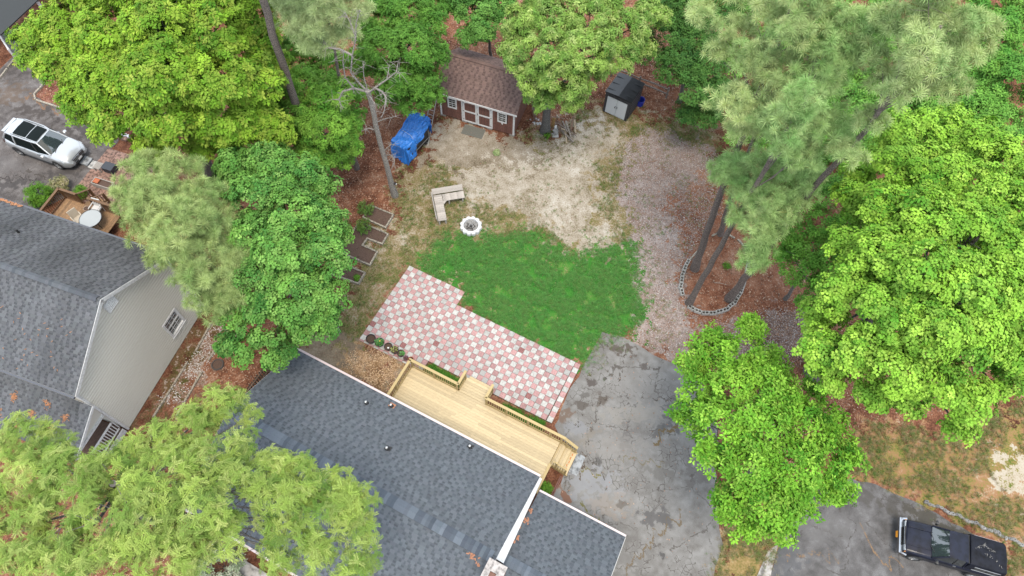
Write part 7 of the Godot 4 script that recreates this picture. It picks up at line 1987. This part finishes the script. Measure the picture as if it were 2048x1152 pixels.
func silver_car() -> void:
	var t := thing("silver_car", "silver crossover car with a dark glass roof on the side driveway", "car", Vector3(-23.78, 0.021, 3.45), deg_to_rad(6.2))
	var paint := mat("silver_paint", Color(0.44, 0.46, 0.48), 0.3, "", Vector3.ONE, 0.45)
	paint.clearcoat_enabled = true; paint.clearcoat = 1.0; paint.clearcoat_roughness = 0.05
	var gl := glass("car_glass", Color(0.008, 0.012, 0.012), 0.06)
	gl.metallic_specular = 0.15
	var screen := glass("windscreen", Color(0.03, 0.042, 0.046), 0.03)
	var trim := mat("black_trim", Color(0.02, 0.02, 0.021), 0.5)
	var chrome := mat("chrome", Color(0.42, 0.43, 0.45), 0.22, "", Vector3.ONE, 1.0)
	var st := [[-2.36, 0.5, 0.82, 0.72], [-2.3, 0.36, 1.0, 0.84], [-2.1, 0.3, 1.1, 0.9], [-1.6, 0.26, 1.1, 0.935], [-0.8, 0.24, 1.06, 0.94], [0.2, 0.24, 1.04, 0.94], [1.0, 0.24, 1.05, 0.94], [1.3, 0.25, 1.06, 0.935], [1.7, 0.26, 1.02, 0.925], [2.0, 0.28, 0.95, 0.89], [2.2, 0.32, 0.86, 0.82], [2.33, 0.36, 0.74, 0.72], [2.4, 0.42, 0.62, 0.6]]
	var rings := []
	for s in st: rings.append(body_ring(s[0], s[1], s[2], s[3], 0.035))
	var b := Shape.new()
	b.loft(rings)
	b.fan(Array(rings[0]), Vector3(-1, 0, 0))
	b.fan(Array(rings[-1]), Vector3(1, 0, 0))
	part("body", b.mesh(), paint, t)
	# cabin
	var lo := [Vector3(1.22, 1.03, 0.76), Vector3(0.4, 1.02, 0.87), Vector3(-1.2, 1.05, 0.88), Vector3(-2.2, 1.08, 0.74)]
	var hi := [Vector3(0.42, 1.56, 0.58), Vector3(0.0, 1.61, 0.64), Vector3(-1.3, 1.6, 0.64), Vector3(-1.92, 1.5, 0.56)]
	for s in [-1.0, 1.0]:
		var f := Vector3(1, 1, s)
		var g := Shape.new()
		for i in 3: g.quad(lo[i] * f, lo[i + 1] * f, hi[i + 1] * f, hi[i] * f, Vector3(0, 0.3, s))
		part("side_window", g.mesh(), gl, t)
		for pr in [[0, 0, 0.045], [1, 1, 0.03], [2, 2, 0.05], [3, 3, 0.07]]:
			var p := Shape.new()
			p.tube([lo[pr[0]] * f, (lo[pr[0]] * f).lerp(hi[pr[1]] * f, 0.5) + Vector3(0, 0.02, s * 0.015), hi[pr[1]] * f], [pr[2], pr[2], pr[2]], 6)
			part("pillar", p.mesh(), paint if pr[0] != 1 else trim, t)
		var rl := Shape.new()
		rl.tube([hi[0] * f, hi[1] * f + Vector3(0, 0.02, 0), hi[2] * f + Vector3(0, 0.02, 0), hi[3] * f], [0.05, 0.055, 0.055, 0.05], 8)
		part("roof_edge", rl.mesh(), paint, t)
		var rr := Shape.new()
		rr.tube([Vector3(0.1, 1.66, s * 0.6), Vector3(-0.6, 1.69, s * 0.6), Vector3(-1.4, 1.67, s * 0.6)], [0.015, 0.018, 0.015], 6)
		part("roof_rail", rr.mesh(), trim, t)
		var mi := Shape.new()
		mi.loft([body_ring(0.98, 1.0, 1.1, 0.07, 0.01), body_ring(0.9, 0.98, 1.16, 0.12, 0.01), body_ring(0.82, 1.0, 1.14, 0.1, 0.01)])
		part("mirror", mi.mesh(), paint, t, Vector3(0, 0.02, s * 1.03))
		var sill := Shape.new()
		sill.bar(Vector3(-1.0, 0.3, s * 0.945), Vector3(1.0, 0.3, s * 0.945), 0.02, 0.12)
		part("sill", sill.mesh(), trim, t)
		for x in [-0.35, 0.75]: block("door_handle", Vector3(0.16, 0.03, 0.03), Vector3(x - 0.35, 0.93, s * 0.945), chrome, t)
		var hl := Shape.new()
		hl.quad(Vector3(2.3, 0.66, s * 0.42), Vector3(2.03, 0.78, s * 0.86), Vector3(1.9, 0.93, s * 0.83), Vector3(2.22, 0.83, s * 0.5), Vector3(1, 0.5, s * 0.5))
		part("headlight", hl.mesh(), glass("lamp_glass", Color(0.42, 0.45, 0.48), 0.05), t, Vector3(0.035, 0.015, s * 0.015))
		var fl := Shape.new()
		fl.quad(Vector3(2.38, 0.4, s * 0.5), Vector3(2.25, 0.4, s * 0.76), Vector3(2.24, 0.52, s * 0.76), Vector3(2.36, 0.52, s * 0.52), Vector3(1, 0, s * 0.4))
		part("fog_light", fl.mesh(), mats["lamp_glass"], t, Vector3(0.03, 0, s * 0.02))
		var tl := Shape.new()
		tl.quad(Vector3(-2.3, 0.82, s * 0.6), Vector3(-2.12, 0.86, s * 0.9), Vector3(-2.12, 1.02, s * 0.86), Vector3(-2.28, 1.0, s * 0.6), Vector3(-1, 0, s * 0.5))
		part("tail_light", tl.mesh(), mat("red_lens", Color(0.2, 0.01, 0.012), 0.2), t, Vector3(-0.035, 0.0, s * 0.02))
	var ws := Shape.new()
	ws.loft([PackedVector3Array([Vector3(1.22, 1.03, -0.76), Vector3(1.3, 1.05, -0.38), Vector3(1.32, 1.06, 0), Vector3(1.3, 1.05, 0.38), Vector3(1.22, 1.03, 0.76)]), PackedVector3Array([Vector3(0.85, 1.3, -0.68), Vector3(0.92, 1.32, -0.34), Vector3(0.94, 1.33, 0), Vector3(0.92, 1.32, 0.34), Vector3(0.85, 1.3, 0.68)]), PackedVector3Array([Vector3(0.42, 1.56, -0.58), Vector3(0.46, 1.6, -0.3), Vector3(0.48, 1.61, 0), Vector3(0.46, 1.6, 0.3), Vector3(0.42, 1.56, 0.58)])])
	part("windscreen", ws.mesh(), screen, t)
	var rw := Shape.new()
	rw.quad(Vector3(-2.2, 1.08, -0.74), Vector3(-2.2, 1.08, 0.74), Vector3(-1.92, 1.5, 0.56), Vector3(-1.92, 1.5, -0.56), Vector3(-1, 0.5, 0))
	part("rear_window", rw.mesh(), gl, t)
	# roof: silver skin with two dark panes
	var rf := Shape.new()
	rf.loft([PackedVector3Array([Vector3(0.44, 1.585, -0.56), Vector3(0.5, 1.61, 0), Vector3(0.44, 1.585, 0.56)]), PackedVector3Array([Vector3(0.0, 1.625, -0.63), Vector3(0.0, 1.665, 0), Vector3(0.0, 1.625, 0.63)]), PackedVector3Array([Vector3(-1.3, 1.615, -0.63), Vector3(-1.3, 1.655, 0), Vector3(-1.3, 1.615, 0.63)]), PackedVector3Array([Vector3(-2.05, 1.5, -0.56), Vector3(-2.1, 1.53, 0), Vector3(-2.05, 1.5, 0.56)])])
	part("roof", rf.mesh(), paint, t)
	for q in [[0.36, -0.38], [-0.44, -1.35]]:
		var pn := Shape.new()
		pn.loft([PackedVector3Array([Vector3(q[0], 1.634, -0.5), Vector3(q[0], 1.668, 0), Vector3(q[0], 1.634, 0.5)]), PackedVector3Array([Vector3((q[0] + q[1]) * 0.5, 1.655, -0.52), Vector3((q[0] + q[1]) * 0.5, 1.685, 0), Vector3((q[0] + q[1]) * 0.5, 1.655, 0.52)]), PackedVector3Array([Vector3(q[1], 1.648, -0.52), Vector3(q[1], 1.678, 0), Vector3(q[1], 1.648, 0.52)])])
		part("sunroof_pane", pn.mesh(), gl, t)
	block("spoiler", Vector3(0.24, 0.03, 1.1), Vector3(-2.1, 1.52, 0), paint, t, Basis(Vector3(0, 0, 1), 0.12))
	# nose
	var gr := Shape.new()
	gr.quad(Vector3(2.4, 0.58, -0.4), Vector3(2.4, 0.58, 0.4), Vector3(2.3, 0.8, 0.5), Vector3(2.3, 0.8, -0.5), Vector3(1, 0.2, 0))
	part("grille", gr.mesh(), trim, t, Vector3(0.04, 0, 0))
	for i in 3: block("grille_bar", Vector3(0.03, 0.025, 0.84 + i * 0.05), Vector3(2.435 - i * 0.035, 0.62 + i * 0.07, 0), chrome, t)
	var em := Shape.new()
	em.lathe(Vector3.ZERO, [Vector2(0.05, 0), Vector2(0.065, 0.01), Vector2(0.05, 0.02)], 16)
	part("badge", em.mesh(), chrome, t, Vector3(2.42, 0.72, 0), Basis(Vector3(0, 0, 1), -1.3))
	block("lower_grille", Vector3(0.03, 0.12, 0.8), Vector3(2.41, 0.44, 0), trim, t)
	block("front_plate", Vector3(0.02, 0.13, 0.3), Vector3(2.445, 0.54, 0), mats["white_paint"], t)
	for i in 2:
		var wp := Shape.new()
		wp.bar(Vector3(1.36, 1.06, 0.5 - i * 0.7), Vector3(1.14, 1.16, 0.05 - i * 0.5), 0.02, 0.02)
		part("wiper", wp.mesh(), trim, t)
	arch(t, 1.42, 0.925, 0.42, trim)
	arch(t, -1.43, 0.935, 0.42, trim)
	wheels(t, [1.42, -1.43], 0.85, 0.36)
	block("underbody", Vector3(3.9, 0.1, 1.6), Vector3(0, 0.26, 0), trim, t)

func pickup() -> void:
	var t := thing("pickup_truck", "dark navy pickup truck with a camper cap and an orange front plate", "truck", Vector3(30.54, 0.021, 1.52), deg_to_rad(191.1))
	var paint := mat("navy_paint", Color(0.013, 0.016, 0.034), 0.4, "blotch", Vector3(0.5, 0.5, 0.5))
	paint.clearcoat_enabled = true; paint.clearcoat = 0.25; paint.clearcoat_roughness = 0.1
	paint.metallic_specular = 0.25
	var capm := mat("cap_shell", Color(0.013, 0.015, 0.024), 0.55, "blotch", Vector3(0.6, 0.6, 0.6))
	capm.metallic_specular = 0.25
	var gl := glass("truck_glass", Color(0.015, 0.02, 0.022), 0.03)
	var screen := glass("truck_windscreen", Color(0.03, 0.042, 0.046), 0.02)
	var trim: Material = mats["black_trim"]
	var chrome: Material = mats["chrome"]
	# lower body from bumper to tailgate
	var st := [[2.02, 0.5, 0.86, 0.74], [1.95, 0.42, 0.95, 0.78], [1.5, 0.4, 1.0, 0.8], [0.9, 0.38, 1.05, 0.81], [0.7, 0.38, 1.06, 0.81], [-0.5, 0.38, 1.06, 0.81], [-2.1, 0.4, 1.08, 0.8], [-2.16, 0.42, 1.05, 0.78]]
	var rings := []
	for s in st: rings.append(body_ring(s[0], s[1], s[2], s[3], 0.03, 0.9))
	var b := Shape.new()
	b.loft(rings)
	b.fan(Array(rings[0]), Vector3(1, 0, 0))
	b.fan(Array(rings[-1]), Vector3(-1, 0, 0))
	part("body", b.mesh(), paint, t)
	# hood creases
	for s in [-0.42, 0.42]:
		var cr := Shape.new()
		cr.tube([Vector3(1.92, 0.985, s), Vector3(1.4, 1.04, s), Vector3(0.86, 1.085, s)], [0.012, 0.014, 0.012], 5)
		part("hood_crease", cr.mesh(), paint, t)
	# cab
	var lo := [Vector3(0.86, 1.06, 0.74), Vector3(-0.5, 1.06, 0.77)]
	var hi := [Vector3(0.3, 1.52, 0.6), Vector3(-0.46, 1.55, 0.62)]
	var ws := Shape.new()
	ws.loft([PackedVector3Array([Vector3(0.86, 1.06, -0.74), Vector3(0.92, 1.09, 0), Vector3(0.86, 1.06, 0.74)]), PackedVector3Array([Vector3(0.3, 1.52, -0.6), Vector3(0.35, 1.56, 0), Vector3(0.3, 1.52, 0.6)])])
	part("windscreen", ws.mesh(), screen, t)
	for s in [-1.0, 1.0]:
		var f := Vector3(1, 1, s)
		var g := Shape.new()
		g.quad(lo[0] * f, lo[1] * f, hi[1] * f, hi[0] * f, Vector3(0, 0.3, s))
		part("side_window", g.mesh(), gl, t)
		for i in 2:
			var p := Shape.new()
			p.tube([lo[i] * f, hi[i] * f], [0.045, 0.04], 6)
			part("pillar", p.mesh(), paint, t)
		var bm := Shape.new()
		bm.bar(Vector3(-0.05, 1.07, s * 0.765), Vector3(-0.05, 1.52, s * 0.6), 0.04, 0.05)
		part("pillar", bm.mesh(), trim, t)
		var mr := Shape.new()
		mr.loft([body_ring(0.78, 1.06, 1.2, 0.06, 0.01), body_ring(0.7, 1.04, 1.24, 0.11, 0.01), body_ring(0.66, 1.06, 1.22, 0.1, 0.01)])
		part("mirror", mr.mesh(), trim, t, Vector3(0, 0.0, s * 0.92))
		block("trim_strip", Vector3(3.3, 0.05, 0.02), Vector3(-0.35, 0.72, s * 0.812), trim, t)
		block("door_handle", Vector3(0.14, 0.03, 0.03), Vector3(-0.2, 0.92, s * 0.805), chrome, t)
		block("headlight", Vector3(0.05, 0.16, 0.26), Vector3(2.0, 0.8, s * 0.56), mats["lamp_glass"], t)
		block("turn_signal", Vector3(0.14, 0.12, 0.04), Vector3(1.94, 0.79, s * 0.74), mat("amber_lens", Color(0.5, 0.2, 0.03), 0.2), t)
		block("tail_light", Vector3(0.04, 0.36, 0.1), Vector3(-2.17, 0.86, s * 0.72), mats["red_lens"], t)
	var rf := Shape.new()
	rf.loft([PackedVector3Array([Vector3(0.32, 1.53, -0.6), Vector3(0.37, 1.575, 0), Vector3(0.32, 1.53, 0.6)]), PackedVector3Array([Vector3(0.1, 1.57, -0.62), Vector3(0.1, 1.62, 0), Vector3(0.1, 1.57, 0.62)]), PackedVector3Array([Vector3(-0.5, 1.56, -0.63), Vector3(-0.5, 1.61, 0), Vector3(-0.5, 1.56, 0.63)])])
	part("roof", rf.mesh(), paint, t)
	# camper cap over the bed
	var cap := Shape.new()
	var cr2 := []
	for s in [[-0.56, 1.06, 1.6, 0.76, 0.66], [-0.6, 1.06, 1.64, 0.78, 0.68], [-2.05, 1.08, 1.66, 0.78, 0.68], [-2.18, 1.08, 1.56, 0.76, 0.64]]:
		cr2.append(PackedVector3Array([Vector3(s[0], s[1], -s[3]), Vector3(s[0], lerpf(s[1], s[2], 0.85), -s[4] - 0.03), Vector3(s[0], s[2], -s[4] + 0.06), Vector3(s[0], s[2] + 0.03, 0), Vector3(s[0], s[2], s[4] - 0.06), Vector3(s[0], lerpf(s[1], s[2], 0.85), s[4] + 0.03), Vector3(s[0], s[1], s[3])]))
	cap.loft(cr2)
	cap.fan(Array(cr2[0]), Vector3(1, 0, 0))
	cap.fan(Array(cr2[-1]), Vector3(-1, 0, 0))
	var cp := part("camper_cap", cap.mesh(), capm, t)
	for s in [-1.0, 1.0]:
		for q in [[-0.86, -1.38], [-1.42, -1.9]]:
			var w := Shape.new()
			w.quad(Vector3(q[0], 1.2, s * 0.772), Vector3(q[1], 1.2, s * 0.772), Vector3(q[1], 1.46, s * 0.728), Vector3(q[0], 1.46, s * 0.728), Vector3(0, 0.2, s))
			part("cap_window", w.mesh(), gl, cp, Vector3(0, 0, s * 0.01))
		for y in [[1.18, 0.79], [1.48, 0.735]]:
			var fr := Shape.new()
			fr.bar(Vector3(-0.8, y[0], s * y[1]), Vector3(-1.95, y[0], s * y[1]), 0.02, 0.02)
			part("window_frame", fr.mesh(), mats["alloy"], cp)
	block("cap_gap", Vector3(0.04, 0.5, 1.3), Vector3(-0.53, 1.3, 0), mats["black_rubber"], t)
	# white droppings and sap lines on the cap
	var dz := Shape.new()
	for i in 60:
		var a := rng.randf()
		var line := i % 3
		var p: Vector3 = [Vector3(-0.8 - a * 0.4, 1.69, 0.1 + a * 0.3), Vector3(-1.1 - a * 0.8, 1.7, -0.05 - 0.45 * a * a), Vector3(-1.1 - a * 0.6, 1.69, 0.3 - a * 0.15)][line]
		dz.box(p + Vector3(rng.randfn() * 0.03, -0.0 - absf(p.z) * 0.02, rng.randfn() * 0.03), Vector3(0.035, 0.004, 0.014), Color.WHITE, turn_y(rng.randf() * 3.0))
	stuff(part("sap_marks", dz.mesh(), mat("pale_sap", Color(0.26, 0.25, 0.23), 0.8), cp))
	# nose
	block("bumper", Vector3(0.16, 0.2, 1.66), Vector3(2.12, 0.6, 0), chrome, t)
	for s in [-1.0, 1.0]: block("bumper_end", Vector3(0.3, 0.2, 0.08), Vector3(2.0, 0.6, s * 0.82), chrome, t, turn_y(s * 0.25))
	block("grille", Vector3(0.06, 0.2, 0.84), Vector3(2.0, 0.8, 0), trim, t)
	for i in 3: block("grille_bar", Vector3(0.03, 0.02, 0.84), Vector3(2.04, 0.74 + i * 0.06, 0), chrome, t)
	block("front_plate", Vector3(0.02, 0.15, 0.3), Vector3(2.21, 0.5, 0.05), mat("orange_plate", Color(0.75, 0.3, 0.02), 0.4), t, Basis(Vector3(0, 0, 1), 0.35))
	block("rear_bumper", Vector3(0.14, 0.18, 1.5), Vector3(-2.26, 0.55, 0), chrome, t)
	for i in 2:
		var wp := Shape.new()
		wp.bar(Vector3(0.95, 1.09, 0.4 - i * 0.6), Vector3(0.8, 1.15, 0.0 - i * 0.5), 0.02, 0.02)
		part("wiper", wp.mesh(), trim, t)
	arch(t, 1.36, 0.8, 0.4, trim)
	arch(t, -1.32, 0.805, 0.4, trim)
	wheels(t, [1.36, -1.32], 0.74, 0.34)
	block("underbody", Vector3(3.6, 0.12, 1.3), Vector3(0, 0.38, 0), trim, t)
